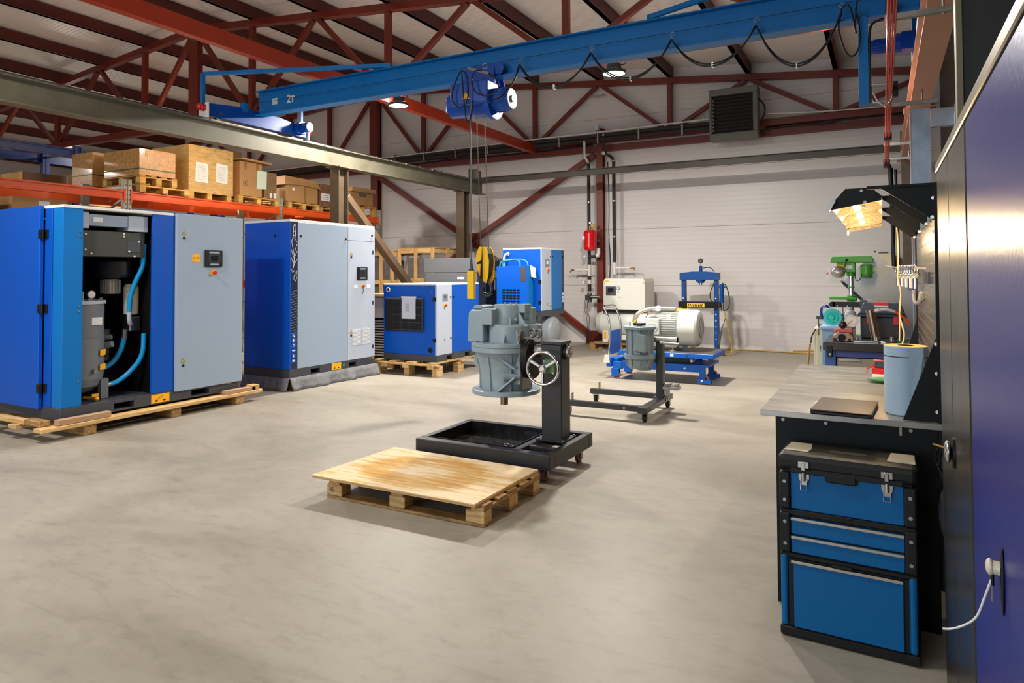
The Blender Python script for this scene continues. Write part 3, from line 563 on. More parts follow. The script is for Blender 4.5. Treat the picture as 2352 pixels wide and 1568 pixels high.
# pallet under it: long boards on cross bearers
def beamset(lst, par, mx=pine, name='board'):
    for b in lst: MB().box(*b).build(name, mx, par, bev=.003)
pl = thing('long_pallet', 'long plank pallet of pale boards under the open compressor', 'pallet', (-7.9, 5, 0))
for x in (-7.10, -7.55, -8.1, -8.7): MB().box(x-.07, x+.07, 3.66, 6.30, .102, .142).build('board', pine, pl, bev=.004)
for y in (4.14, 5.10, 5.98): MB().box(-8.8, -7.06, y-.06, y+.06, 0, .10).build('bearer', opinex, pl, bev=.005)
MB().box(-8.9, -7.42, 3.70, 3.76, .145, .195).build('board', pinex, pl, bev=.004); MB().box(-8.6, -8.5, 3.6, 3.70, .09, .145).build('board', opinex, pl, bev=.004)
MB().box(-7.40, -7.14, 3.70, 3.80, .145, .20).build('wedge_block', opinex, pl, bev=.004)
MB().box(-7.12, -7.04, 3.82, 4.34, .145, .20).build('wedge_block', mat('plank', (176, 140, 104), .7, var=.15), pl, bev=.004)
MB().box(-7.12, -7.04, 5.75, 6.2, .145, .19).build('wedge_block', MATS['plank'], pl, bev=.004); MB().box(-7.15, -7.04, 6.14, 6.26, .145, .205).build('wedge_block', pinex, pl, bev=.004)
# --- compressor 2 on felt
X2 = -7.2; Y0, Y1 = 6.92, 8.72; XB = -8.1; zb, zt = .17, 2.37
c2 = thing('screw_compressor', 'tall closed blue and grey compressor standing on grey felt', 'compressor', (-7.7, 7.85, zb))
base_with_pockets(X2, Y0, Y1, XB, zb, .29, [(7.32, 7.50), (8.12, 8.28)], dgrey, c2)
MB().box(XB, X2-.02, Y0+.02, Y1-.01, .29, zt-.03).build('cabinet_body', blue, c2, bev=.004)
MB().box(XB, X2-.235, Y0+.0, Y0+.02, .292, zt-.035).build('side_panel', blue, c2, bev=.003)
MB().box(X2-.23, X2-.0, Y0+.0, Y0+.02, .292, zt-.035).build('side_panel', blue, c2, bev=.003)
MB().box(XB, X2, Y0-.004, Y1, zt-.032, zt).build('top_trim', white, c2, bev=.003)
navy = mat('navy_strip', (22, 28, 58), .35)
stp = MB().box(X2-.02, X2-.003, Y0+.02, 7.06, .292, zt-.035).build('decor_strip', navy, c2)
MB().box(X2-.02, X2+.006, 7.062, 8.078, .292, zt-.035).build('front_panel', grey, c2, bev=.003)
MB().box(X2-.02, X2+.006, 8.083, Y1-.035, 2.125, zt-.035).build('upper_panel', ltgrey, c2, bev=.003)
MB().box(X2-.02, X2+.006, 8.083, Y1-.035, .292, 2.12).build('electrics_door', ltgrey, c2, bev=.003)
MB().box(X2-.02, X2+.0, Y1-.032, Y1, .292, zt-.032).build('edge_post', ltgrey, c2)
boltrow([(X2+.006, 7.11, 2.14), (X2+.006, 8.03, 2.14), (X2+.006, 8.64, 2.22)], (1, 0, 0), .016, black, c2, 'quarter_turn_lock'); boltrow([(X2-.29, Y0, 2.14)], (0, -1, 0), .016, black, c2, 'quarter_turn_lock')
for z in (1.92, .72): tri('warning_triangle', (X2+.008, 8.155, z), (0, 1, 0), (0, 0, 1), .06, c2); MB().cyl((X2+.005, 8.155, z-.055), (X2+.014, 8.155, z-.055), .017, 14).build('quarter_turn_lock', black, c2)
controller((X2+.006, 8.40, 1.615), (0, 1, 0), (0, 0, 1), .23, .2, c2); estop((X2+.006, 8.42, 1.42), (1, 0, 0), c2, .8)
MB().tube([(X2+.02, 8.43, 1.41), (X2+.02, 8.425, 1.34), (X2+.015, 8.40, 1.29)], .004, 5).build('key_strap', black, c2)
for y in (8.26, 8.56): MB().box(X2+.006, X2+.009, y-.045, y+.045, 1.39, 1.44).build('info_label', label_w, c2)
for z in (1.95, 1.15, .45): MB().box(X2+.004, X2+.012, 8.655, 8.675, z-.03, z+.03).build('hinge', black, c2)
for y0 in (8.17, 8.40):
    g = MB().box(X2+.006, X2+.010, y0, y0+.2, .50, .76).build('vent_grille', ltgrey, c2); q = MB()
    for i in range(12): q.box(X2+.010, X2+.016, y0+.01, y0+.19, .512+i*.02, .522+i*.02)
    q.build('louvres', white, g)
for i, (cc) in enumerate((MATS['green_dot'], redp, yel)): MB().cyl((X2+.0, 8.62+i*.03, .27), (X2+.003, 8.62+i*.03, .27), .012, 10).build('indicator_dot', cc, c2)
pict_sticker((X2+.001, 7.84, .235), (0, 1, 0), (0, 0, 1), .2, .1, c2); MB().cyl((X2, 8.0, .235), (X2+.003, 8.0, .235), .02, 16).build('indicator_dot', MATS['green_dot'], c2)
# decor: line drawing, stripes, icons on the strip
q = MB(); xx = X2-.0015
def ln(p, r=.0035): q.tube([(xx, a, b) for a, b in p], r, 5)
ln([(7.02, 2.28), (7.0, 2.31), (6.985, 2.27), (6.975, 2.12), (7.01, 2.10), (7.03, 2.27), (7.01, 2.30)]); ln([(6.985, 2.2), (7.025, 2.21)]); ln([(6.975, 2.14), (7.02, 2.15)])
ln([(6.945, 2.05), (6.975, 2.12)]); ln([(7.01, 2.10), (7.055, 2.05)]); ln([(6.95, 2.06), (6.99, 1.9), (7.0, 1.78), (6.97, 1.68)]); ln([(7.055, 2.03), (7.02, 1.96), (6.99, 1.85)]); ln([(7.055, 1.93), (7.01, 1.86), (6.985, 1.76)]); ln([(7.055, 1.82), (7.01, 1.76), (6.97, 1.68)])
ln([(6.945, 1.95), (6.985, 1.83)]); ln([(6.945, 1.84), (6.98, 1.75)]); ln([(6.945, 1.68), (6.97, 1.63), (7.0, 1.66), (7.04, 1.6), (7.05, 1.66)]); ln([(7.0, 1.6), (6.99, 1.54), (7.02, 1.51), (7.045, 1.55), (7.03, 1.6), (7.0, 1.6)])
q.build('line_artwork', label_w, stp)
for i in range(22): MB().bar((xx, Y0+.022, 1.36-i*.036), (xx, 7.058, 1.385-i*.036), .002, max(.004, .014-.0005*i), up=(1, 0, 0)).build('stripe', mat('stripe_grey', (150, 155, 170), .5), stp)
for i, z in enumerate((.76, .69, .62, .55, .48, .41)):
    k = MB().box(xx, xx+.003, 6.955, 7.03, z-.028, z+.028).build('icon_tile', blue, stp); q = MB(); x_ = xx+.003
    if i == 0: q.box(x_, x_+.001, 6.975, 7.01, z-.018, z-.004).box(x_, x_+.001, 6.975, 6.987, z-.018, z+.018)
    elif i == 1: q.cyl((x_, 6.99, z+.006), (x_+.001, 6.99, z+.006), .013, 12).box(x_, x_+.001, 6.984, 6.996, z-.02, z-.008)
    elif i == 2: q.torus((x_, 6.99, z), (1, 0, 0), .013, .003, 14, 4)
    elif i == 3: q.box(x_, x_+.001, 6.965, 7.02, z-.006, z+.008)
    elif i == 4: q.cyl((x_, 6.99, z-.006), (x_+.001, 6.99, z-.006), .013, 12).prism([(-.01, 0), (.012, 0), (.004, .024)], (x_, 6.99, z-.002), (0, 1, 0), (0, 0, 1), (.001, 0, 0))
    else: q.box(x_, x_+.001, 6.97, 7.012, z-.012, z+.012)
    q.build('icon', label_w, k)
# felt skirt
fk = MB(); n = 46; top = []; bot = []
def skirt(p0, p1, outn, seed, cut=.0):
    rnd = random.Random(seed); vs = []
    for i in range(n+1):
        t = i/n; x = p0[0]+(p1[0]-p0[0])*t; y = p0[1]+(p1[1]-p0[1])*t; wv = .018*math.sin(t*19+seed)+.012*math.sin(t*41)
        corner = max(0, 1-min(t, 1-t)/.03) if cut else 0
        for j, (o, z) in enumerate(((.004, .172), (.02, .165), (.03+wv*.5, .11), (.045+wv, .05), (.065+wv*1.2, .006+.01*corner))):
            vs.append((x+outn[0]*o, y+outn[1]*o, z))
    fs = [(i*5+j, (i+1)*5+j, (i+1)*5+j+1, i*5+j+1) for i in range(n) for j in range(4)]
    m = MB().add(vs, fs, True); return m
sk = thing('felt_sheet', 'grey felt sheet draped to the floor under the tall closed compressor', 'felt', (-7.7, 7.85, 0))
for i, (p0, p1, o) in enumerate((((X2, Y0-.01), (X2, Y1+.05), (1, 0)), ((XB, Y0), (X2+.005, Y0), (0, -1)))):
    s_ = skirt(p0, p1, o, i+2, 1).build('skirt', felt, sk); md = s_.modifiers.new('solid', 'SOLIDIFY'); md.thickness = .006
MB().box(XB, X2-.01, Y0+.01, Y1-.01, .16, .1695).build('felt_top', felt, sk)
for y in (7.1, 7.8, 8.5): MB().box(XB+.05, X2-.06, y-.05, y+.05, .0, .158).build('bearer', opinex, sk)
# --- compressor 3, smaller, on pallet
XF0, XF1, YF, YE = -7.22, -6.17, 8.97, 10.25
c3 = thing('screw_compressor', 'low blue compressor with a black filter mesh on its side, beside the tall one', 'compressor', (-6.7, 9.6, .22))
bb = MB(); ys = [YF, 9.26, 9.40, 9.80, 9.94, YE]
for i in (0, 2, 4): bb.box(XF0, XF1, ys[i], ys[i+1], .22, .32)
for i in (1, 3): bb.box(XF0, XF1, ys[i], ys[i+1], .295, .32)
bb.box(XF0+.01, XF1-.25, YF+.01, YE-.01, .225, .31).build('base_frame', dgrey, c3, bev=.003)
MB().box(XF0+.02, XF1-.02, YF+.02, YE, .32, 1.42).build('cabinet_body', blue, c3)
MB().box(XF0, XF1-.03, YF, YF+.02, .322, 1.425).build('side_panel', blue, c3, bev=.003)
MB().box(XF1-.03, XF1+.003, YF, 9.40, .322, 1.425).build('electrics_door', ltgrey, c3, bev=.003)
MB().box(XF1-.02, XF1+.0, 9.41, YE, .322, 1.425).build('front_panel', blue, c3, bev=.003)
MB().box(XF0, XF1, YF-.003, YE, 1.425, 1.45).build('top_trim', white, c3, bev=.003)
nv = MB().box(XF0+.07, XF0+.80, YF-.055, YF, .69, 1.22).build('filter_mat', mat('black_foam', (24, 24, 26), .95, var=.5, vscale=70, bump=.6, bscale=120), c3, bev=.01)
q = MB()
for i in range(6): q.box(XF0+.12+i*.14, XF0+.126+i*.14, YF-.062, YF-.056, .69, 1.22)
for i in range(5): q.box(XF0+.07, XF0+.80, YF-.062, YF-.056, .71+i*.12, .716+i*.12)
q.build('wire_mesh', mat('wire_grey', (90, 90, 92), .4, .7), nv)
MB().box(XF0+.42, XF0+.69, YF-.066, YF-.062, .89, 1.235).build('document_pouch', mat('paper_pouch', (196, 196, 208), .35), nv); MB().box(XF0+.41, XF0+.70, YF-.072, YF-.06, 1.225, 1.245).build('pouch_edge', white, nv)
for i in range(9): MB().box(XF0+.49, XF0+.49+(.08 if i else .14), YF-.0672, YF-.0662, 1.14-i*.018, 1.144-i*.018).build('printed_line', dgrey, nv)
MB().torus((XF0+.10, YF-.004, 1.35), (0, 1, 0), .032, .009, 20, 8).build('ring_port', white, c3); MB().cyl((XF0+.10, YF-.004, 1.35), (XF0+.10, YF, 1.35), .028, 18).build('port_hole', black, c3)
MB().torus((XF1-.12, YF-.004, .40), (0, 1, 0), .034, .010, 20, 8).build('ring_port', black, c3); MB().cyl((XF1-.12, YF-.006, .40), (XF1-.12, YF, .40), .028, 18).build('port_hole', matte, c3)
for z in (1.20, .56): MB().box(XF1-.07, XF1-.01, YF-.012, YF, z-.03, z+.03).build('hinge', black, c3, bev=.002)
o = MB().box(XF1+.003, XF1+.012, 9.13, 9.27, 1.17, 1.28).build('control_display', mat('display_grey', (120, 126, 134), .4), c3, bev=.003); MB().box(XF1+.012, XF1+.014, 9.17, 9.22, 1.22, 1.255).build('screen', mat('green_lcd', (30, 90, 40), .3), o)
estop((XF1+.003, 9.19, 1.10), (1, 0, 0), c3, .9); tri('warning_triangle', (XF1+.005, 9.19, .56), (0, 1, 0), (0, 0, 1), .05, c3)
boltrow([(XF1+.003, 9.36, 1.23), (XF1+.003, 9.36, .57), (XF1, 9.45, 1.23)], (1, 0, 0), .014, black, c3, 'quarter_turn_lock')
boltrow([(XF1-.27, YF, 1.40), (XF1-.27, YF, 1.31), (XF1-.1, YF, 1.31), (XF0+.2, YF, 1.26), (XF0+.03, YF, .8)], (0, -1, 0), .006, zinc, c3)
pl3 = thing('pallet', 'new pale pallet under the low blue compressor', 'pallet', (-6.7, 9.6, 0))
for i, x in enumerate((-7.28, -6.95, -6.6, -6.2)): MB().box(x-.07, x+.07, YF-.12, YE+.1, .195, .217).build('deck_board', pine, pl3, bev=.003)
for y in (YF-.08, 9.62, YE+.06): MB().box(-7.38, -6.08, y-.05, y+.05, .165, .193).build('stringer', pinex, pl3, bev=.003)
for y in (YF+.0, 9.58, YE-.0):
    for x in (-7.25, -6.7, -6.16): MB().box(x-.05, x+.05, y-.08, y+.08, .0, .16).build('block', pine, pl3, bev=.003)
for x in (-7.1, -6.68, -6.2): MB().box(x-.06, x+.06, YF-.14, YF-.10, .12, .19).build('board_end', pine, pl3, bev=.003)
# --- radiator unit between compressors
rd = thing('air_cooler', 'dark unit with pale cooling fins between the tall and the low compressor', 'cooler', (-7.75, 9.8, .1))
MB().box(-8.1, -7.36, 9.45, 10.2, .12, 1.22).build('casing', matte, rd)
for i in range(14): MB().box(-8.08, -7.40, 9.41, 9.45, .2+i*.045, .222+i*.045).build('fin', mat('fin_beige', (180, 172, 160), .5), rd)
MB().box(-8.1, -7.38, 9.40, 9.45, .85, 1.2).build('top_panel', mat('fin_beige', (0, 0, 0)), rd); MB().box(-8.12, -7.34, 9.38, 10.2, 1.22, 1.26).build('wood_lid', pinex, rd)
MB().box(-8.12, -7.34, 9.4, 10.2, 0, .12).build('skid', opinex, rd)
# --- dark grey machine behind
dm = thing('machine_cabinet', 'dark grey machine cabinet with a glossy side behind the low blue compressor', 'machine', (-7.4, 12, 0))
sl = mat('slate_enamel', (98, 100, 104), .45)
MB().box(-7.95, -6.75, 11.2, 12.9, .0, 1.62).build('cabinet_body', mat('glossy_slate', (52, 56, 66), .15), dm, bev=.005)
MB().box(-7.95, -6.77, 11.17, 11.2, .1, 1.62).build('front_panel', sl, dm, bev=.004); MB().box(-7.97, -6.74, 11.16, 12.92, 1.63, 1.91).build('hood', sl, dm, bev=.006)
MB().box(-7.96, -7.93, 11.14, 11.17, .9, 1.6).build('hinge_strip', zinc, dm); MB().box(-7.2, -7.05, 11.165, 11.17, 1.50, 1.54).build('label_strip', label_w, dm); MB().box(-6.95, -6.85, 11.165, 11.17, 1.50, 1.54).build('label_strip', label_w, dm)
MB().cyl((-6.75, 11.9, 1.35), (-6.74, 11.9, 1.35), .02, 12).cyl((-6.75, 11.9, .6), (-6.74, 11.9, .6), .02, 12).build('quarter_turn_lock', black, dm)
# --- compressor 4 on a horizontal tank with dryer
c4 = thing('tank_mounted_compressor', 'blue compressor on a horizontal grey tank with a small dryer in front', 'compressor', (-6, 12, 0))
X0, X1_, Y0_, Y1_ = -6.42, -5.6, 11.57, 12.6
MB().box(X0, X1_, Y0_, Y1_, .80, .90).build('base_frame', dgrey, c4, bev=.003)
MB().box(X0+.02, X1_-.02, Y0_+.02, Y1_, .90, 2.05).build('cabinet_body', blue, c4)
MB().box(X0, X1_-.02, Y0_, Y0_+.02, .905, 2.06).build('side_panel', blue, c4, bev=.003)
MB().box(X1_-.02, X1_+.003, Y0_, 12.0, .905, 2.06).build('electrics_door', ltgrey, c4, bev=.003); MB().box(X1_-.02, X1_, 12.01, 12.48, .905, 2.06).build('front_panel', blue2, c4, bev=.003); MB().box(X1_-.02, X1_-.002, 12.48, 12.6, .905, 2.06).build('decor_strip', navy, c4)
MB().box(X0, X1_, Y0_-.003, Y1_, 2.06, 2.09).build('top_trim', white, c4, bev=.003)
o = MB().box(X1_+.003, X1_+.012, 11.72, 11.90, 1.74, 1.88).build('control_display', MATS['display_grey'], c4, bev=.003); MB().box(X1_+.012, X1_+.014, 11.76, 11.84, 1.78, 1.84).build('screen', label_w, o)
estop((X1_+.003, 11.82, 1.66), (1, 0, 0), c4, .9); tri('warning_triangle', (X1_+.005, 11.82, 1.03), (0, 1, 0), (0, 0, 1), .05, c4)
for z in (1.35-.04, 1.70+.0): MB().box(X1_-.06, X1_-.01, Y0_-.012, Y0_, z-.28, z-.22).build('hinge', black, c4)
boltrow([(X1_+.003, 11.95, 1.93), (X1_+.003, 11.95, .98), (X1_, 12.06, 1.93), (X1_, 12.54, 1.93)], (1, 0, 0), .014, black, c4, 'quarter_turn_lock')
for z in (1.06, 1.13, 1.2): MB().box(X1_-.001, X1_+.002, 12.51, 12.57, z-.025, z+.025).build('icon_tile', label_w, c4)
tkm = mat('tank_mid_grey', (138, 144, 148), .35)
MB().lathe([(.02, -.14), (.13, -.12), (.23, -.05), (.27, .02), (.272, .03), (.272, 1.04), (.27, 1.05), (.24, 1.09), (.15, 1.13), (.02, 1.145)], (-6.62, 12.05, .50), (1, 0, 0), 32).build('air_tank', tkm, c4)
for x in (-6.3, -5.75):
    MB().box(x-.02, x+.02, 11.75, 12.35, .70, .80).build('tank_saddle', tkm, c4); MB().prism([(-.2, 0), (.2, 0), (.12, .3), (-.12, .3)], (x-.01, 12.05, 0), (0, 1, 0), (0, 0, 1), (.02, 0, 0)).build('foot', tkm, c4)
dx0, dx1, dy0, dy1 = -6.38, -5.74, 11.24, 11.50
MB().box(dx0, dx1, dy0, dy1, .88, 1.74).build('dryer_casing', blue, c4, bev=.008)
MB().box(dx1-.001, dx1+.003, dy0+.01, dy1-.01, .9, 1.72).build('dryer_side', blue2, c4); MB().box(dx1-.14, dx1-.02, dy0-.004, dy0, 1.46, 1.72).build('dryer_display', dgrey, c4)
for i in range(5):
    for j in range(8): MB().box(dx0+.13+i*.075, dx0+.19+i*.075, dy0-.003, dy0, .92+j*.052, .952+j*.052).build('vent_slot', matte, c4)
for pts in ([(dx0+.08, 11.36, 1.74), (dx0+.07, 11.36, 1.82), (dx0+.15, 11.36, 1.85), (dx0+.35, 11.4, 1.86), (dx0+.42, 11.4, 1.83), (dx0+.42, 11.4, 1.74)], [(dx0+.02, 11.34, 1.74), (dx0+.04, 11.34, 1.84), (dx0+.3, 11.38, 1.87), (dx1-.1, 11.42, 1.86), (dx1-.06, 11.42, 1.74)]):
    MB().tube(pts, .014, 10, False, 2).build('dryer_hose', mat('teal_hose', (60, 150, 165), .35), c4)
MB().tube([(X0+.12, Y0_-.02, 1.98), (X0+.08, Y0_-.06, 1.97), (X0+.06, Y0_-.08, 1.86)], .022, 10, False, 2).cyl((X0+.12, Y0_-.03, 1.98), (X0+.12, Y0_, 1.98), .035, 16).build('outlet_elbow', ltgrey, c4)
MB().tube([(X0+.06, Y0_-.08, 1.86), (X0+.09, Y0_-.1, 1.76), (X0+.1, 11.44, 1.7)], .014, 10, False, 1).build('dryer_hose', MATS['teal_hose'], c4)
MB().prism([(0, 0), (.11, -.05), (.13, -.24), (.02, -.22)], (dx1+.01, 11.36, 1.76), (.5, .86, 0), (0, 0, 1), (.004, 0, 0)).build('document_sheet', paper, c4)
MB().box(dx0-.1, dx0, 11.3, 11.42, 1.52, 1.66).cyl((dx0-.06, 11.3, 1.3), (dx0-.06, 11.3, 1.5), .025, 12).build('filter_unit', dgrey, c4)
# ================================================================== racks and what is stored on them
blue_rack = mat('blue_rack_paint', (8, 32, 88), .35, spec=.3); upm = mat('rack_upright_grey', (166, 164, 150), .4, .3)
def rack(x0, x1, ys, zbeams, ztop, label, bm, um, ztb=.14, conn=True):
    r = thing('pallet_rack', label, 'rack', ((x0+x1)/2, ys[0], 0))
    for y in ys:
        for x in (x0, x1):
            s_ = 1 if x == max(x0, x1) else -1
            MB().box(x-.04, x+.04, y-.065, y-.004, 0, ztop).box(x-.04, x+.04, y+.004, y+.065, 0, ztop).box(x-s_*.04-.01, x-s_*.04+.01, y-.01, y+.01, 0, ztop).build('upright', um, r, bev=.003)
            h = MB()
            z = zbeams[0]-.5
            while z < ztop-.04:
                for dy in (-.032, .032): h.box(x+s_*.040, x+s_*.0415, y+dy-.006, y+dy+.006, z, z+.02)
                z += .075
            o = h.build('slot', black, r); o['kind'] = 'stuff'
        for k in range(4): MB().bar((x0+.04, y, .3+k*.7), (x1-.04, y, .75+k*.7 if k % 2 else .3+k*.7), .03, .03).build('brace', zinc, r)
        MB().bar((x0, y, ztop-.12), (x1, y, ztop-.12), .03, .04).build('brace', zinc, r)
    for z in zbeams:
        for i in range(len(ys)-1):
            for x in (x0, x1):
                s_ = 1 if x == max(x0, x1) else -1
                MB().box(x-.02, x+.03*s_+.0, ys[i]+.06, ys[i+1]-.06, z-ztb, z).box(x+.03*s_, x+.045*s_, ys[i]+.05, ys[i+1]-.05, z-.03, z).box(x+.03*s_, x+.045*s_, ys[i]+.05, ys[i+1]-.05, z-ztb, z-ztb+.03).build('beam', bm, r, bev=.004)
                for yy, q in ((ys[i]+.05, -1), (ys[i+1]-.05, 1)):
                    MB().box(x+.041*s_, x+.052*s_, yy-.012 if q < 0 else yy-.02, yy+.02 if q < 0 else yy+.012, z-ztb-.05, z+.03).build('beam_connector', bm, r, bev=.002)
                    for kz in range(4): MB().cyl((x+.05*s_, yy, z-.16+kz*.045), (x+.055*s_, yy, z-.16+kz*.045), .007, 8).build('rivet', bm, r)
            for t in (.5,):
                ym = ys[i]+(ys[i+1]-ys[i])*t; MB().box(x0, x1, ym-.03, ym+.03, z-.05, z-.01).build('cross_bar', bm, r)
    return r
RXf = -10.62
rk = rack(-11.75, RXf, (3.6, 6.75, 9.92, 13.0), (1.5, 2.95), 3.13, 'orange beamed pallet rack standing behind the blue compressors', orange, upm)
rack(-14.1, -13.05, (4.2, 7.35, 10.5), (1.6, 2.9, 3.92), 3.98, 'blue pallet rack standing behind the orange one at the far left', blue_rack, blue_rack, .16)
def pal(name, label, x0, x1, y0, y1, z, h=.14, m=opine, par=None, grp=None, boards=4):
    """pallet: blocks, three skids along y, deck boards along x"""
    p = thing(name, label, 'pallet', ((x0+x1)/2, (y0+y1)/2, z), grp); w_ = .09
    for yy in (y0+.05, (y0+y1)/2, y1-.05):
        MB().box(x0, x1, yy-.05, yy+.05, z, z+.02).build('bottom_board', opinex, p, bev=.002)
        for xx in (x0+.06, (x0+x1)/2, x1-.06): MB().box(xx-.06, xx+.06, yy-.05, yy+.05, z+.02, z+h-.04).build('block', m, p, bev=.003)
    for xx in (x0+.05, (x0+x1)/2, x1-.05): MB().box(xx-.05, xx+.05, y0, y1, z+h-.04, z+h-.02).build('stringer', m, p, bev=.002)
    n = boards
    for i in range(n):
        yy = y0+.05+(y1-y0-.1)*i/(n-1); MB().box(x0, x1, yy-.05, yy+.05, z+h-.02, z+h).build('deck_board', opinex, p, bev=.002)
    return p
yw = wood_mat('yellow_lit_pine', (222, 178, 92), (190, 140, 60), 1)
zr = 2.952
pal('pallet', 'lower pallet of the two under the shrink-wrapped chipboard crate', -11.7, RXf+.08, 6.93, 7.83, zr, .13, yw)
pal('pallet', 'upper pallet directly under the shrink-wrapped chipboard crate', -11.6, RXf+.04, 6.95, 7.62, zr+.132, .15, yw)
osb = mat('chipboard', (196, 146, 82), .32, var=.4, vscale=22, bump=.4, bscale=35, stretch=(1, 2.2, 1), coat=.35)
strap = mat('green_strap', (44, 78, 66), .4)
def crate(name, label, cat, x0, x1, y0, y1, z0, z1, m, tape=True):
    t = thing(name, label, cat, ((x0+x1)/2, (y0+y1)/2, z0)); e = .012
    MB().box(x1-e, x1, y0, y1, z0, z1).build('front_panel', m, t, bev=.002); MB().box(x0, x1-e, y0, y0+e, z0, z1).build('side_panel', m, t, bev=.002)
    MB().box(x0, x1-e, y1-e, y1, z0, z1).build('side_panel', m, t, bev=.002); MB().box(x0, x1-.0, y0, y1, z1, z1+e).build('lid', m, t, bev=.002); MB().box(x0, x0+e, y0+e, y1-e, z0, z1).build('back_panel', m, t)
    return t
k1 = crate('chipboard_crate', 'shiny wrapped chipboard crate on two stacked pallets on the orange rack', 'crate', -11.55, RXf+.02, 6.95, 7.60, 3.24, 3.66, osb)
MB().box(-11.555, RXf+.026, 6.944, 7.606, 3.335, 3.35).build('strap', strap, k1); MB().box(RXf+.02, RXf+.024, 7.05, 7.13, 3.56, 3.65).build('wood_label', pinex, k1)
k2 = crate('chipboard_crate', 'chipboard crate at the back of the orange rack, left of the wrapped one', 'crate', -12.3, -11.72, 6.85, 7.9, 3.11, 3.68, osb); MB().box(-12.305, -11.715, 6.844, 7.906, 3.30, 3.315).build('strap', strap, k2)
pal('pallet', 'pallet under the rear chipboard crate on the orange rack', -12.35, -11.7, 6.8, 7.95, zr, .15, opine)
plyb = mat('crate_plywood', (206, 166, 100), .55, var=.3, vscale=6, stretch=(1, .7, 3), bump=.08)
k3 = crate('plywood_crate', 'large plywood crate marked 1 with two papers taped on its front', 'crate', -11.65, RXf, 7.87, 8.80, 3.06, 3.88, plyb)
for y in (7.93, 8.30, 8.72): MB().box(-11.6, RXf, y-.05, y+.05, zr, 3.06).build('foot_block', yw, k3, bev=.003)
for y0, z0, n in ((8.0, 3.25, 9), (8.42, 3.28, 9)):
    o = MB().prism([(0, 0), (.25, -.01), (.26, .2), (.25, .34), (.01, .35), (.0, .2)], (RXf+.002, y0, z0), (0, 1, 0), (0, 0, 1), (.004, 0, 0)).build('taped_paper', paper, k3)
    for i in range(n): MB().box(RXf+.006, RXf+.007, y0+.04, y0+.20, z0+.04+i*.03, z0+.044+i*.03).build('text_line', mat('faint_ink', (150, 150, 150), .8), o)
MB().torus((RXf+.001, 8.70, 3.77), (1, 0, 0), .045, .003, 24, 4).build('drawn_circle', black, k3); text('number', '1', .075, (RXf+.001, 8.70, 3.77), (0, 1, 0), (0, 0, 1), black, k3, .001, .001)
boltrow([(RXf, 7.9+.17*i, z) for i in range(6) for z in (3.09, 3.32, 3.6, 3.85)], (1, 0, 0), .006, dgrey, k3, 'nail')
def carton(name, label, x0, x1, y0, y1, z0, z1, m=card, tape=None, flaps=0):
    t = thing(name, label, 'box', ((x0+x1)/2, (y0+y1)/2, z0)); MB().box(x0, x1, y0, y1, z0, z1).build('carton_body', m, t, bev=.006)
    if tape: MB().box(x1-.0005, x1+.001, tape-.025, tape+.025, z0, z1).box(x0, x1, tape-.025, tape+.025, z1, z1+.001).build('tape', mat('brown_tape', (150, 108, 58), .3), t)
    return t
k4 = carton('cardboard_box', 'tall cardboard box marked 6 with a flat board on top', -11.5, RXf-.02, 8.97, 9.50, 3.10, 3.76)
MB().torus((RXf-.019, 9.10, 3.35), (1, 0, 0), .05, .003, 20, 4).build('drawn_circle', black, k4); text('number', '6', .07, (RXf-.019, 9.10, 3.35), (0, 1, 0), (0, 0, 1), black, k4, .001)
for y in (9.1, 9.38): MB().box(RXf-.02, RXf-.018, y-.03, y+.03, 3.6, 3.76).build('tape', mat('brown_tape', (150, 108, 58), .3), k4)
bd = MB().prism([(0, 0), (.72, -.02), (.72, .02), (0, .03)], (-11.5, 8.94, 3.775), (0, 1, 0), (0, 0, 1), (.95, 0, 0)).build('board', card); tag(bd, 'flat cardboard lid lying across the tall box marked 6', 'cardboard')
o = MB().prism([(0, 0), (.24, .02), (.25, .36), (.02, .36)], (RXf-.016, 9.36, 3.26), (0, 1, 0), (0, 0, 1), (.004, 0, 0)).build('paper_sheet', mat('greenish_paper', (206, 218, 196), .7)); tag(o, 'greenish sheet of paper taped beside the number 6 box', 'paper')
pal('pallet', 'pallet under the cardboard box marked 6', -11.6, RXf+.06, 8.88, 9.85, zr, .15, yw)
pat = mat('patterned_cardboard', (150, 112, 66), .7); nt, b_ = nodes_of(pat); ck = nt.nodes.new('ShaderNodeTexChecker'); ck.inputs['Scale'].default_value = 42; ck.inputs[1].default_value = (.30, .17, .06, 1); ck.inputs[2].default_value = (.12, .065, .03, 1); tc = nt.nodes.new('ShaderNodeTexCoord'); nt.links.new(tc.outputs['Object'], ck.inputs[0]); nt.links.new(ck.outputs[0], b_.inputs[0])
carton('cardboard_box', 'small-patterned brown box right of the box marked 6', -11.3, RXf-.02, 9.56, 9.87, 3.10, 3.62, pat)
for y in (9.72, 9.82): MB().box(RXf-.02, RXf-.018, y-.03, y+.03, 3.12, 3.22).build('label', paper, [o for o in COL.objects if o.get('label', '').startswith('small-patterned')][0])
carton('cardboard_box', 'patterned box high behind the plywood crate', -11.6, -11.1, 9.0, 9.40, 3.80, 4.02, pat)
k5 = thing('cardboard_box', 'wide cardboard box with a loose crumpled lid on the right rack bay', 'box', (-11, 10.6, 3.09))
MB().box(-11.6, RXf-.03, 10.12, 11.02, 3.10, 3.5).build('carton_body', card, k5, bev=.008)
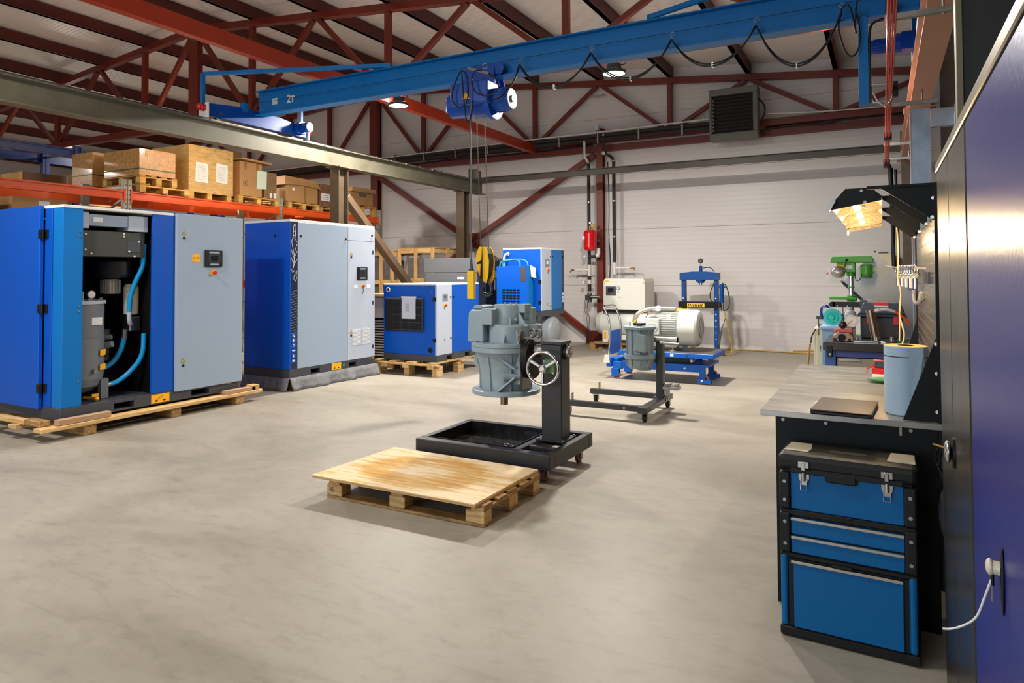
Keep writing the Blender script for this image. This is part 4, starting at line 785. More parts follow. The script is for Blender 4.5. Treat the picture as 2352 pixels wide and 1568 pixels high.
MB().add([(-11.65, 10.08, 3.44), (RXf-.0, 10.06, 3.43), (RXf-.0, 10.55, 3.46), (RXf+.0, 11.08, 3.43), (-11.65, 11.1, 3.45), (-11.65, 10.1, 3.60), (RXf-.05, 10.12, 3.62), (RXf-.05, 10.6, 3.54), (RXf-.06, 11.0, 3.60), (-11.65, 11.05, 3.58)],
         [(0, 1, 6, 5), (1, 2, 7, 6), (2, 3, 8, 7), (3, 4, 9, 8), (4, 0, 5, 9), (5, 6, 7, 8, 9)]).build('lid', card, k5)
MB().box(RXf-.03, RXf-.028, 10.62, 10.68, 3.1, 3.5).build('tape', MATS['brown_tape'], k5); MB().cyl((RXf-.03, 10.32, 3.36), (RXf-.026, 10.32, 3.36), .035, 16).build('torn_label', paper, k5)
pal('pallet', 'pallet under the wide box with the crumpled lid', -11.6, RXf+.04, 10.12, 11.0, zr, .14, yw)
k6 = carton('cardboard_box', 'dark spotted box with a white text label near the steel column', -11.3, RXf-.03, 11.08, 11.42, 3.06, 3.56, mat('spotted_card', (132, 92, 60), .75, var=.6, vscale=26))
o = MB().box(RXf-.03, RXf-.027, 11.12, 11.38, 3.2, 3.36).build('text_label', paper, k6)
for i in range(3): MB().box(RXf-.027, RXf-.026, 11.16, 11.34, 3.235+i*.04, 3.245+i*.04).build('text_line', dgrey, o)
carton('cardboard_box', 'plain brown box partly hidden behind the left steel column', -11.4, RXf-.1, 11.5, 11.95, 3.06, 3.5, card)
k7 = carton('cardboard_box', 'cardboard archive box with a hand hole at the far end of the rack', -11.4, RXf-.02, 12.05, 12.82, 3.2, 3.54, card)
MB().prism([(0, 0), (.85, 0), (.83, .1), (.02, .1)], (-11.45, 12.02, 3.5), (0, 1, 0), (0, 0, 1), (.87, 0, 0)).build('lid', card, k7, bev=.004)
MB().prism([(.02, 0), (.24, 0), (.27, .08), (0, .08)], (RXf-.021, 12.32, 3.40), (0, 1, 0), (0, 0, 1), (.003, 0, 0)).build('hand_hole', mat('hole_grey_green', (84, 96, 90), .7), k7)
pal('pallet', 'pallet under the archive box at the far end of the rack', -11.5, RXf+.02, 11.95, 12.9, zr, .24, yw)
pal('pallet', 'pallet under the dark spotted box', -11.5, RXf+.0, 11.05, 11.92, zr, .105, opine)
# lower stock glimpsed at left
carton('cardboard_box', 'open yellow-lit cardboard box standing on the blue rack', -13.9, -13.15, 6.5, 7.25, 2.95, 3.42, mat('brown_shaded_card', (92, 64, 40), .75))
MB().box(-13.88, -13.17, 6.494, 6.499, 2.96, 3.42).build('lit_end', mat('lit_card', (206, 156, 84), .7), [o for o in COL.objects if o.get('label', '').startswith('open yellow-lit')][0])  # warm light on the box end painted as a yellow face, body kept dark
carton('cardboard_box', 'brown box right of the yellow-lit one on the blue rack', -13.9, -13.2, 7.6, 8.3, 2.92, 3.55, card)
carton('cardboard_box', 'large brown carton low on the orange rack behind the open compressor', -11.7, -10.7, 3.9, 5.0, 1.55, 2.7, pat)
carton('cardboard_box', 'light brown carton low on the rack beside the large patterned one', -11.6, -10.7, 5.15, 5.9, 1.55, 2.72, card)
MB().box(-10.7, -10.697, 4.6, 4.95, 2.5, 2.6).build('label', paper, [o for o in COL.objects if o.get('label', '').startswith('large brown carton')][0]); MB().box(-10.7, -10.697, 5.5, 5.65, 2.6, 2.68).build('label', paper, [o for o in COL.objects if o.get('label', '').startswith('light brown carton')][0])
for i, (y, h, l) in enumerate(((7.3, .75, 'left'), (8.6, .55, 'middle'), (10.6, .8, 'right'), (11.9, .6, 'far'))):
    carton('cardboard_box', {'left': 'brown carton on the lower rack level behind the open compressor', 'middle': 'low carton on the lower rack level between the compressors', 'right': 'carton on the lower rack level behind the closed compressor', 'far': 'last carton on the lower rack level'}[l], -11.6, -10.8, y-.4, y+.4, 1.52, 1.52+h, card)
pal('pallet', 'empty pallet lying on the lower rack level by the column', -11.5, -10.6, 9.95, 10.9, 2.34, .12, yw)
# open slatted crates behind the brace
def slat_crate(label, x0, x1, y0, y1, z1, cols, rows):
    t = thing('slatted_crate', label, 'crate', ((x0+x1)/2, (y0+y1)/2, 0))
    for f in range(cols+1):
        x = x0+(x1-x0)*f/cols; MB().box(x-.045, x+.045, y0-.02, y0, .12, z1).build('slat', pinez, t, bev=.003)
    for r in range(rows+1):
        z = .16+(z1-.22)*r/rows; MB().box(x0-.045, x1+.045, y0, y0+.02, z-.05, z+.05).build('slat', pinex, t, bev=.003)
        MB().box(x1+.025, x1+.045, y0+.02, y1, z-.05, z+.05).build('slat', pine, t, bev=.003)
    for f in range(1, 3):
        y = y0+(y1-y0)*f/2; MB().box(x1+.045, x1+.065, y-.045, y+.045, .12, z1).build('slat', pinez, t, bev=.003)
    MB().box(x0-.04, x1+.06, y0, y1, z1-.01, z1+.01).build('lid', pinex, t, bev=.003); MB().box(x0, x1, y0, y1, .0, .12).build('skid', opinex, t)
    MB().box(x0+.1, x1-.1, y0+.12, y1-.1, .13, z1-.2).build('wrapped_machine', mat('shrink_wrap_dark', (70, 62, 56), .15, var=.6, vscale=9, bump=1, bscale=12), t, bev=.06, seg=3)
    MB().box(x0+.03, x1-.03, y0+.06, y1-.04, .13, z1-.1).build('wrap_film', mat('clear_film', (235, 235, 235), .12, alpha=.13, bump=1, bscale=9), t, bev=.04)
    return t
slat_crate('open slatted wooden crate with wrapped goods, right of the diagonal brace', -9.45, -8.56, 12.3, 13.3, 2.17, 2, 3)
slat_crate('open slatted wooden crate with wrapped goods, left of the diagonal brace', -10.5, -9.58, 12.2, 13.2, 2.12, 3, 3)
# ================================================================== pipes, heater and vessel on the back wall
foam = mat('black_pipe_foam', (42, 40, 40), .8); pp = mat('white_plastic_pipe', (214, 210, 204), .4)
pipes = thing('insulated_pipes', 'pair of black insulated pipes running along the back wall under the truss', 'pipe', (-5, 14.55, 4.4))
for dz, x0 in ((0, -17), (.09, -12.0)): MB().tube([(x0, 14.52, 4.57+dz), (-8, 14.52, 4.60+dz), (-3.1, 14.52, 4.62+dz)], .042, 10).build('insulated_pipe', foam, pipes)
MB().tube([(-17, 14.5, 4.66), (-12.2, 14.5, 4.72), (-11.5, 14.5, 4.70), (-8, 14.5, 4.76), (-5.5, 14.5, 4.77), (-3.1, 14.5, 4.80)], .018, 8).build('white_conduit', pp, pipes)
for i in range(9): MB().box(-11.3+i*.95, -11.27+i*.95, 14.46, 14.58, 4.52, 4.75).build('pipe_clip', zinc, pipes)
cd2 = thing('cable_run', 'white and black cables running along the back wall truss and girt', 'cable', (0, 14.6, 4.6))
MB().tube([(-2.0, 14.58, 4.80), (-1, 14.58, 4.72), (0, 14.58, 4.70), (.8, 14.58, 4.70)], .014, 8, False, 1).build('white_cable', pp, cd2)
MB().tube([(-2.05, 14.7, 4.52), (-1.4, 14.66, 4.54), (-.9, 14.66, 4.5), (-.6, 14.66, 4.56), (.8, 14.68, 4.54)], .022, 8, False, 1).build('black_cable', black, cd2)
MB().tube([(-17, 14.72, 4.5), (-14, 14.70, 4.53), (-11, 14.70, 4.49), (-9.5, 14.7, 4.53), (-8, 14.7, 4.50), (-5.8, 14.7, 4.54)], .018, 8, False, 1).build('black_cable', black, cd2)
# descending pipes by the column
dp = thing('heating_pipes', 'insulated pipes with white valves going down both sides of the red column', 'pipe', (-5.6, 14.6, 1.0))
for x, z0 in ((-5.86, 1.3), (-5.26, 1.75)):
    MB().cyl((x, 14.6, z0+(.35 if x < -5.6 else .1)), (x, 14.6, 4.15), .038, 12).build('insulated_pipe', foam, dp)
    for z in (4.1, 3.2, 2.4): MB().cyl((x, 14.6, z), (x, 14.6, z+.03), .042, 12).build('pipe_band', zinc, dp)
MB().tube([(-5.92, 14.5, 4.6), (-5.92, 14.5, 4.25), (-5.86, 14.6, 4.12)], .028, 10, False, 1).build('white_pipe', pp, dp)
MB().tube([(-5.46, 14.52, 4.72), (-5.46, 14.5, 4.3), (-5.30, 14.6, 4.2), (-5.26, 14.6, 4.1)], .034, 10, False, 1).build('insulated_pipe', foam, dp)
for e_ in ((-5.46, 14.52, 4.70), (-5.46, 14.5, 4.29)): MB().sphere(e_, .045, 10).build('pipe_elbow', pp, dp)
MB().tube([(-5.4, 14.6, 4.1), (-5.38, 14.62, 3.2), (-5.40, 14.62, 2.4), (-5.36, 14.62, 2.0), (-5.38, 14.62, 1.5)], .012, 6, False, 1).build('black_cable', black, dp)
for x, z, s_ in ((-5.86, 1.68, -1), (-5.26, 1.72, 1)):
    MB().cyl((x, 14.6, z-.14), (x, 14.6, z+.12), .042, 12).cyl((x, 14.6, z), (x+s_*.22, 14.6, z), .026, 12).cyl((x+s_*.22, 14.6, z), (x+s_*.25, 14.6, z), .036, 12).cyl((x+s_*.25, 14.6, z), (x+s_*.36, 14.6, z), .028, 12).build('tee_valve', pp, dp)
    MB().tube([(x+s_*.36, 14.6, z), (x+s_*.44, 14.6, z), (x+s_*.47, 14.6, z-.05)], .018, 8).build('brass_tap', mat('brass', (170, 130, 70), .3, .9), dp)
MB().cyl((-5.86, 14.6, 1.2), (-5.86, 14.6, 1.54), .042, 12).build('insulated_pipe', foam, dp); MB().cyl((-5.86, 14.6, 1.36), (-5.86, 14.6, 1.46), .046, 12).build('white_sleeve', pp, dp)
MB().tube([(-5.86, 14.55, 1.98), (-5.62, 14.52, 1.98), (-5.60, 14.5, 2.02), (-5.60, 14.5, 2.2)], .034, 10, False, 1).build('insulated_pipe', foam, dp)
MB().sphere((-5.95, 14.55, 1.98), .042, 10).build('pipe_cap', pp, dp); MB().sphere((-5.62, 14.5, 2.0), .05, 10).cyl((-5.6, 14.5, 2.02), (-5.6, 14.5, 2.16), .04, 12).build('pipe_elbow', pp, dp)
for x, z in ((-5.98, 1.40), (-5.33, 1.44)):
    o = MB().cyl((x, 14.56, z), (x, 14.53, z), .045, 18).build('thermometer', zinc, dp); MB().cyl((x, 14.53, z), (x, 14.528, z), .038, 18).build('dial_face', white, o)
MB().cyl((-5.84, 14.55, .95), (-5.84, 14.55, 1.16), .05, 12).box(-5.93, -5.8, 14.5, 14.6, 1.0, 1.12).cyl((-5.8, 14.55, 1.07), (-5.6, 14.55, 1.07), .035, 12).build('pump_fittings', steel, dp)
for i in range(3): MB().tube([(-5.9+.03*i, 14.5, 1.1), (-5.96+.04*i, 14.48, .85), (-5.88+.03*i, 14.5, .6), (-5.87+.02*i, 14.5, .1)], .006, 6, False, 2).build('thin_cable', dgrey, dp)
ev = thing('expansion_vessel', 'small red expansion vessel with brass fittings beside the wall column', 'tank', (-5.76, 14.4, 2.1))
MB().lathe([(.02, 0), (.09, .008), (.135, .035), (.15, .08), (.15, .40), (.135, .445), (.09, .47), (.03, .475)], (-5.76, 14.4, 2.10), (0, 0, 1), 32).build('vessel_body', mat('gloss_red', (200, 10, 20), .12, coat=.6), ev)
MB().box(-5.895, -5.84, 14.27, 14.275, 2.36, 2.43).build('label', label_w, ev)
MB().cyl((-5.76, 14.4, 2.57), (-5.76, 14.4, 2.66), .022, 10).cyl((-5.68, 14.4, 2.57), (-5.68, 14.4, 2.7), .016, 10).cyl((-5.76, 14.4, 2.62), (-5.66, 14.4, 2.62), .018, 10).box(-5.72, -5.64, 14.38, 14.42, 2.64, 2.68).build('brass_fittings', MATS['brass'], ev)
o = MB().cyl((-5.745, 14.4, 2.73), (-5.745, 14.37, 2.73), .035, 18).build('gauge', dgrey, ev); MB().cyl((-5.745, 14.37, 2.73), (-5.745, 14.368, 2.73), .028, 18).build('dial_face', white, o)
MB().box(-5.76, -5.6, 14.5, 14.6, 2.3, 2.36).build('bracket', dgrey, ev)
jb = MB().box(-5.72, -5.6, 14.55, 14.63, 4.83, 4.95).build('junction_box', ltgrey, bev=.005); tag(jb, 'small grey junction box on the truss post above the red column', 'junction box')
bk = MB().box(-5.82, -5.46, 14.56, 14.6, 5.60, 5.64).build('perforated_bracket', zinc, bev=.002); tag(bk, 'short galvanised strip across the truss post near the far lamp', 'bracket')
# heater
uh = thing('unit_heater', 'grey louvred unit heater hanging high on the back wall', 'heater', (-2.6, 14.2, 4.3))
hg = mat('heater_grey', (100, 98, 90), .5); x0, x1, z0, z1, y = -3.03, -2.10, 4.26, 5.28, 14.05
MB().prism([(x0, z0), (x1, z0+.08), (x1, z1), (x0, z1-.06)], (0, y, 0), (1, 0, 0), (0, 0, 1), (0, .0, 0)).build('x', hg, uh) if 0 else None
fr = MB(); fr.box(x0, x1, y, y+.32, z0, z0+.13).box(x0, x1, y, y+.32, z1-.13, z1).box(x0, x0+.05, y, y+.32, z0+.13, z1-.13).box(x1-.09, x1, y, y+.32, z0+.13, z1-.13); fr.build('casing', hg, uh, bev=.012, seg=2)
MB().box(x0+.05, x1-.09, y+.1, y+.2, z0+.13, z1-.13).build('coil', mat('coil_dark', (30, 28, 26), .7), uh)
for i in range(10):
    z = z0+.18+i*.072; MB().bar((x0+.06, y+.04, z), (x1-.10, y+.04, z), .055, .008, up=(0, .5, 1)).build('louvre', mat('louvre_dark', (52, 50, 46), .5), uh)
for i in range(9): MB().box(x0+.055, x0+.09, y+.0, y+.03, z0+.17+i*.075, z0+.21+i*.075).build('louvre_clip', hg, uh)
MB().box(x1-.3, x1-.2, y+.32, 14.7, z0+.4, z0+.45).build('mounting_arm', black, uh)
MB().tube([(x1, y+.15, z1-.25), (x1+.12, y+.1, z1-.4), (x1+.12, y+.1, z0+.45), (x1+.02, y+.15, z0+.3)], .016, 8, False, 2).build('flexible_hose', black, uh)
# ================================================================== middle of the floor
# --- overhaul stand with drip tray
fm = mat('black_frame_paint', (34, 33, 35), .42, var=.15, vscale=6)
st = thing('overhaul_stand', 'black wheeled stand with a drip tray and a tall square post, nearest the bare pallet', 'stand', (-2.8, 5.1, 0))
xa, xb_, ya, yb_ = -3.44, -2.21, 4.69, 5.55
for b4 in ((xa, xb_, ya, ya+.08), (xa, xb_, yb_-.08, yb_), (xa, xa+.06, ya+.08, yb_-.08), (xb_-.06, xb_, ya+.08, yb_-.08), (-2.56, -2.50, ya+.08, yb_-.08)):
    MB().box(*b4, .125, .24).build('frame_tube', fm, st, bev=.005)
for y in (ya+.22, yb_-.26): MB().box(-2.50, -2.27, y, y+.05, .16, .235).build('frame_tube', fm, st, bev=.003)
tr = MB(); tx0, tx1, ty0, ty1 = xa+.07, -2.57, ya+.09, yb_-.09
tr.box(tx0, tx1, ty0, ty1, .135, .14).box(tx0, tx0+.006, ty0, ty1, .135, .245).box(tx1-.006, tx1, ty0, ty1, .135, .245).box(tx0, tx1, ty0, ty0+.006, .135, .245).box(tx0, tx1, ty1-.006, ty1, .135, .245)
tray = tr.build('drip_tray', mat('oily_black', (26, 25, 24), .22, var=.5, vscale=12, bump=.2, bscale=30), st)
o = MB().box(-2.82, -2.68, ty1-.012, ty1-.006, .17, .215).build('handle_plate', fm, tray, bev=.01); MB().box(-2.80, -2.70, ty1-.014, ty1-.011, .182, .203).build('handle_slot', matte, o) if 0 else None
rnd = random.Random(3); q = MB()
for i in range(150): x = rnd.uniform(tx0+.04, tx1-.04); y = rnd.uniform(ty0+.04, ty1-.04); s_ = rnd.uniform(.001, .005); q.box(x, x+s_*2, y, y+s_, .14, .141+s_*.4)
q.build('metal_chips', mat('chip_metal', (130, 126, 118), .3, .9), tray)['kind'] = 'stuff'
for c, nm in (((-2.72, 5.02, .145), 'jar lid'), ((-2.62, 5.34, .145), 'cup')):
    t = thing('steel_ring', {'jar lid': 'shiny steel hoop lying in the drip tray near its front edge', 'cup': 'steel ring in the drip tray beside the square post'}[nm], 'ring', c)
    MB().torus((c[0], c[1], c[2]+.035), (0.3, .2, 1), .055, .006, 26, 8).torus((c[0], c[1], c[2]+.01), (0, 0, 1), .05, .009, 26, 8).build('hoop', chrome, t); MB().cyl(c, (c[0], c[1], c[2]+.006), .05, 22).build('rusty_disc', mat('rust_red', (110, 48, 38), .5), t)
col = MB().box(-2.485, -2.305, 5.12, 5.30, .235, 1.02).build('post', fm, st, bev=.008, seg=2); MB().box(-2.493, -2.297, 5.112, 5.308, 1.02, 1.045).build('post_cap', fm, st, bev=.003)
MB().box(-2.52, -2.27, 5.08, 5.34, .24, .252).build('foot_plate', fm, st, bev=.002); boltrow([(x, y, .252) for x in (-2.505, -2.285) for y in (5.1, 5.32)], (0, 0, 1), .012, zinc, st)
MB().cyl((-2.305, 5.205, .955), (-2.285, 5.205, .955), .062, 28).build('bearing_housing', black, st); MB().cyl((-2.285, 5.205, .955), (-2.262, 5.205, .955), .048, 28).cyl((-2.262, 5.205, .955), (-2.245, 5.205, .955), .016, 6).build('washer_and_nut', zinc, st)
MB().cyl((-2.57, 5.205, .955), (-2.485, 5.205, .955), .055, 24).build('spindle', steel, st)
MB().cyl((-2.645, 5.205, .885), (-2.59, 5.205, .885), .165, 36).build('face_plate', matte, st)
ears = MB(); ears.box(-2.685, -2.665, 5.12, 5.29, .62, 1.06); o = ears.build('adapter_plate', mat('dull_steel', (120, 116, 112), .35, .8), st, bev=.01)
MB().prism([(-.10+.20*a, b) for a, b in ()] or [(5.10, 1.03), (5.14, 1.0), (5.18, 1.04), (5.19, 1.09), (5.16, 1.125), (5.12, 1.12), (5.09, 1.08)], (-2.69, 0, 0), (0, 1, 0), (0, 0, 1), (.02, 0, 0)).build('lifting_ear', MATS['dull_steel'], st)
MB().torus((-2.68, 5.14, 1.08), (1, 0, 0), .026, .010, 20, 8).build('eye_ring', MATS['dull_steel'], st)
for x in (-2.60, -2.545): MB().torus((x, 5.19, 1.10), (.25, 1, 0), .032, .009, 22, 8).build('eye_ring', MATS['dull_steel'], st)
MB().box(-2.63, -2.52, 5.185, 5.195, 1.03, 1.075).build('lifting_ear', MATS['dull_steel'], st)
MB().box(-2.44, -2.34, 5.06, 5.12, .79, .90).build('worm_gear_box', mat('green_casting', (96, 122, 84), .45), st, bev=.006)
boltrow([(-2.43, 5.06, .89), (-2.35, 5.06, .89), (-2.43, 5.06, .80), (-2.35, 5.06, .80)], (0, -1, 0), .009, zinc, st)
MB().cyl((-2.40, 5.06, .845), (-2.41, 4.985, .842), .018, 14).build('wheel_shaft', zinc, st)
cw = Vector((-2.41, 4.99, .842)); nd = Vector((.12, -1, 0)).normalized(); hw = MB().torus(cw, nd, .13, .012, 44, 10)
U1 = Vector((0, 0, 1)); U2 = nd.cross(U1).normalized()
for k in range(22):
    a = k*2*PI/22; p = cw+U1*.122*math.cos(a)+U2*.122*math.sin(a)-nd*.004; hw.sphere(p, .0085, 8)
wh = hw.build('handwheel', chrome, st)
for a in (2.6, .5, -1.55):
    d = U1*math.sin(a)+U2*math.cos(a); MB().bar(cw+d*.02, cw+d*.122, .026, .014, up=nd).build('spoke', chrome, wh, bev=.005)
MB().lathe([(.03, -.005), (.03, .014), (.018, .02)], cw, nd, 20).build('hub', chrome, wh)
def caster(x, y, r, par, wm, sidefork=zinc, dx=.03, h=.125, big=True):
    c = MB().box(x-.035, x+.035, y-.035, y+.035, h-.008, h).box(x-.03, x-.024, y-.02+dx, y+.02+dx, r*.6, h-.008).box(x+.024, x+.030, y-.02+dx, y+.02+dx, r*.6, h-.008).build('caster', sidefork, par, bev=.002)
    MB().lathe([(r*.8, -.018), (r, -.013), (r, .013), (r*.8, .018)], (x, y+dx, r), (1, 0, 0), 24).build('wheel', wm, c); MB().cyl((x-.032, y+dx, r), (x+.032, y+dx, r), r*.35, 12).build('axle', zinc, c)
plum = mat('plum_rubber', (110, 62, 62), .5)
for x, y in ((-2.30, 5.43), (-2.32, 4.80), (-3.36, 4.80), (-3.36, 5.43)): caster(x, y, .055, st, plum)
# --- big gear housing on the stand
gh = thing('gear_housing', 'large grey-green cast gear housing clamped to the tall stand, shaft pointing down', 'gear housing', (-2.93, 5.33, .45))
gc = Vector((-2.93, 5.33, 0))
def R(prof, name, dx=0, dy=0, m=gbx, n=40, z=0): return MB().lathe(prof, (gc.x+dx, gc.y+dy, z), (0, 0, 1), n).build(name, m, gh)
R([(.20, .565), (.295, .565), (.30, .57), (.30, .60), (.29, .605), (.22, .605)], 'bottom_flange', n=48)
R([(.215, .60), (.218, .62), (.225, .72), (.238, .82), (.262, .90), (.27, .93)], 'lower_shell')
R([(.26, .925), (.30, .928), (.305, .933), (.305, .965), (.30, .97), (.298, .972), (.305, .976), (.305, 1.005), (.30, 1.01), (.2, 1.01)], 'joint_flange', n=48)
for k in range(16):
    a = k*PI/8+.1; MB().cyl((gc.x+.285*math.cos(a), gc.y+.285*math.sin(a), 1.01), (gc.x+.285*math.cos(a), gc.y+.285*math.sin(a), 1.022), .011, 8).build('flange_bolt', gbx, gh)
R([(.185, 1.01), (.182, 1.15), (.17, 1.165), (.1, 1.165)], 'upper_chamber', dx=.05, dy=-.02)
R([(.135, 1.15), (.133, 1.32), (.125, 1.33), (.02, 1.33)], 'upper_chamber', dx=.01, dy=.03)
R([(.09, 1.01), (.088, 1.15), (.08, 1.16), (.02, 1.16)], 'side_chamber', dx=.21, dy=.1)
R([(.07, 1.15), (.068, 1.30), (.02, 1.305)], 'side_chamber', dx=.16, dy=.12)
MB().prism([(-.28, 1.01), (-.265, 1.26), (-.24, 1.29), (-.12, 1.29), (-.115, 1.01)], (gc.x, gc.y-.2, 0), (1, 0, 0), (0, 0, 1), (0, .34, 0)).build('oil_chamber', gbx, gh, bev=.012, seg=2)
MB().box(gc.x-.24, gc.x-.15, gc.y-.16, gc.y+.05, 1.29, 1.325).build('cover_plate', gbx, gh, bev=.01)
MB().box(gc.x-.13, gc.x-.02, gc.y-.21, gc.y-.08, 1.16, 1.30).build('boss_block', gbx, gh, bev=.006)
MB().box(gc.x+.12, gc.x+.20, gc.y-.02, gc.y+.1, 1.26, 1.335).build('boss_block', gbx, gh, bev=.004)
for (a, r0, z0, z1, w1) in ((-1.25, .18, 1.01, 1.13, .10), (-.75, .2, 1.01, 1.14, .09), (-.35, .14, 1.16, 1.27, .08), (-1.0, .13, 1.165, 1.23, .06), (3.5, .2, 1.01, 1.10, .07)):
    d = Vector((math.cos(a), math.sin(a), 0)); t = Vector((-d.y, d.x, 0))*.012; MB().prism([(r0-.01, z0), (r0+w1, z0), (r0-.01, z1)], gc-t/2+Vector((.03, 0, 0)), d, (0, 0, 1), t).build('web_rib', gbx, gh, bev=.002)
for a, z0, z1 in ((-1.7, .60, .93), (-2.5, .60, .93), (-.9, .60, .93), (3.0, .6, .93), (.2, .6, .93)):
    d = Vector((math.cos(a), math.sin(a), 0)); t = Vector((-d.y, d.x, 0))*.014; MB().prism([(.2, z0), (.235, z0), (.235, .72), (.27, .92), (.2, .92)], gc-t/2, d, (0, 0, 1), t).build('shell_rib', gbx, gh, bev=.002)
MB().prism([(-.30, .86), (-.26, .93), (-.2, .93), (-.2, .76), (-.255, .76), (-.30, .80)], (gc.x, gc.y-.06, 0), (1, 0, 0), (0, 0, 1), (0, .12, 0)).build('side_lug', gbx, gh, bev=.01)
MB().bar((gc.x+.02, gc.y-.235, .925), (gc.x+.20, gc.y-.20, .80), .016, .05, up=(0, 1, 0)).build('diagonal_rib', gbx, gh, bev=.003)
MB().bar((gc.x+.06, gc.y-.24, .61), (gc.x+.20, gc.y-.2, .73), .016, .05, up=(0, 1, 0)).build('diagonal_rib', gbx, gh, bev=.003)
MB().box(gc.x+.15, gc.x+.25, gc.y-.16, gc.y+.05, .66, .95).build('mounting_pad', gbx, gh, bev=.008)
MB().cyl((gc.x+.10, gc.y-.235, .73), (gc.x+.24, gc.y-.14, .73), .035, 14, r2=.02).build('side_plug', gbx, gh)
MB().cyl((gc.x-.02, gc.y, .455), (gc.x-.02, gc.y, .57), .034, 24).build('shaft', mat('bronze_shaft', (150, 128, 104), .25, .9), gh); MB().box(gc.x+.004, gc.x+.012, gc.y-.04, gc.y-.02, .46, .55).build('key_slot', black, gh)
for a in (-.6, .0, .5): MB().cyl((gc.x+.05+.1*a, gc.y, 1.33), (gc.x+.05+.1*a, gc.y, 1.35), .008, 8).build('stud', zinc, gh)
MB().sphere((gc.x+.13, gc.y-.06, 1.20), .016, 10).build('oil_nipple', gbx, gh)
# --- small stand
fm2 = mat('graphite_frame', (58, 60, 62), .32, .3, var=.15, vscale=6)
s2 = thing('engine_stand', 'smaller grey wheeled engine stand with open floor rails, in front of the lift table', 'stand', (-2.7, 7.7, 0))
MB().box(-2.33, -2.23, 7.14, 8.18, .105, .165).build('cross_tube', fm2, s2, bev=.004)
for y in (7.25, 8.10): MB().box(-3.24, -2.33, y-.035, y+.035, .105, .165).build('floor_rail', fm2, s2, bev=.004)
for y in (7.25, 8.10): MB().box(-3.13, -3.125, y-.03, y+.03, .165, .25).build('upright_tab', zinc, s2)
MB().box(-2.33, -2.25, 7.83, 7.93, .165, .80).build('post', fm2, s2, bev=.005); MB().box(-2.36, -2.22, 7.78, 7.98, .165, .175).build('foot_plate', fm2, s2, bev=.002)
MB().cyl((-2.40, 7.86, .83), (-2.08, 7.86, .83), .036, 20).build('head_tube', zinc, s2); MB().cyl((-2.10, 7.86, .83), (-2.08, 7.86, .83), .044, 20).cyl((-2.27, 7.80, .80), (-2.05, 7.80, .79), .016, 12).build('lock_pin', zinc, s2)
MB().box(-2.42, -2.40, 7.72, 7.98, .74, .94).build('head_plate', gbx, s2, bev=.003)
boltrow([(-2.23, 7.88, .14), (-2.23, 7.95, .14), (-2.23, 7.3, .14)], (1, 0, 0), .014, zinc, s2); boltrow([(-2.5, 7.213, .135)], (0, -1, 0), .014, zinc, s2)
for x, y in ((-2.28, 7.22), (-2.28, 8.12), (-3.18, 7.25), (-3.18, 8.10)): caster(x, y, .042, s2, rubber, zinc, .02, .105)
g2_dx = .035
th = MB().box(-2.25, -2.07, 7.82, 7.96, .265, .30).box(-2.25, -2.19, 7.86, 7.92, .20, .26)
for i in range(6): th.box(-2.24+i*.028, -2.225+i*.028, 7.83, 7.95, .30, .315+.008*(i % 3))
th.build('tool_tray', zinc, s2, bev=.002)
g2 = thing('gearbox', 'small grey cast gearbox with a toothed wheel on top, bolted to the engine stand', 'gearbox', (-2.50, 7.72, .48)); c = (-2.525, 7.74, 0)
L = lambda prof, name, dx=0, dy=0, m=gbx, n=32: MB().lathe(prof, (c[0]+dx, c[1]+dy, 0), (0, 0, 1), n).build(name, m, g2)
L([(.10, .955), (.185, .957), (.188, .965), (.188, .985), (.18, .99), (.15, .99)], 'top_flange'); L([(.145, .66), (.145, .96)], 'shell'); L([(.14, .615), (.178, .62), (.18, .63), (.18, .665), (.172, .67), (.14, .675)], 'middle_flange')
L([(.09, .50), (.12, .505), (.138, .53), (.15, .615)], 'lower_shell'); L([(.05, .485), (.085, .49), (.085, .51)], 'bottom_cap', dx=.05)
for k in range(10):
    a = k*PI/5; d = Vector((math.cos(a), math.sin(a), 0)); t = Vector((-d.y, d.x, 0))*.01; MB().prism([(.13, .675), (.165, .675), (.165, .93), (.18, .955), (.13, .955)], Vector(c)-t/2, d, (0, 0, 1), t).build('rib', gbx, g2); MB().prism([(.10, .52), (.15, .53), (.17, .615), (.12, .615)], Vector(c)-t/2, d, (0, 0, 1), t).build('rib', gbx, g2)
MB().prism([(-.02, .72), (.13, .70), (.13, .90), (.02, .93)], (c[0], c[1]-.19, 0), (1, 0, 0), (0, 0, 1), (0, .2, 0)).build('side_casing', gbx, g2, bev=.02, seg=2)
L([(.018, .96), (.018, 1.02)], 'pinion_shaft', m=zinc); w_ = MB().cyl((c[0], c[1], 1.0), (c[0], c[1], 1.025), .062, 28)
for k in range(28): a = k*PI/14; w_.obox((c[0]+.066*math.cos(a), c[1]+.066*math.sin(a), 1.0125), (.010, .006, .025), Matrix.Rotation(a, 3, 'Z'))
w_.build('toothed_wheel', mat('dark_gear_steel', (92, 84, 76), .35, .9), g2); MB().cyl((c[0]-.10, c[1]-.05, .98), (c[0]-.10, c[1]-.05, 1.04), .007, 10).build('dowel_pin', zinc, g2)
g2.location.x += g2_dx
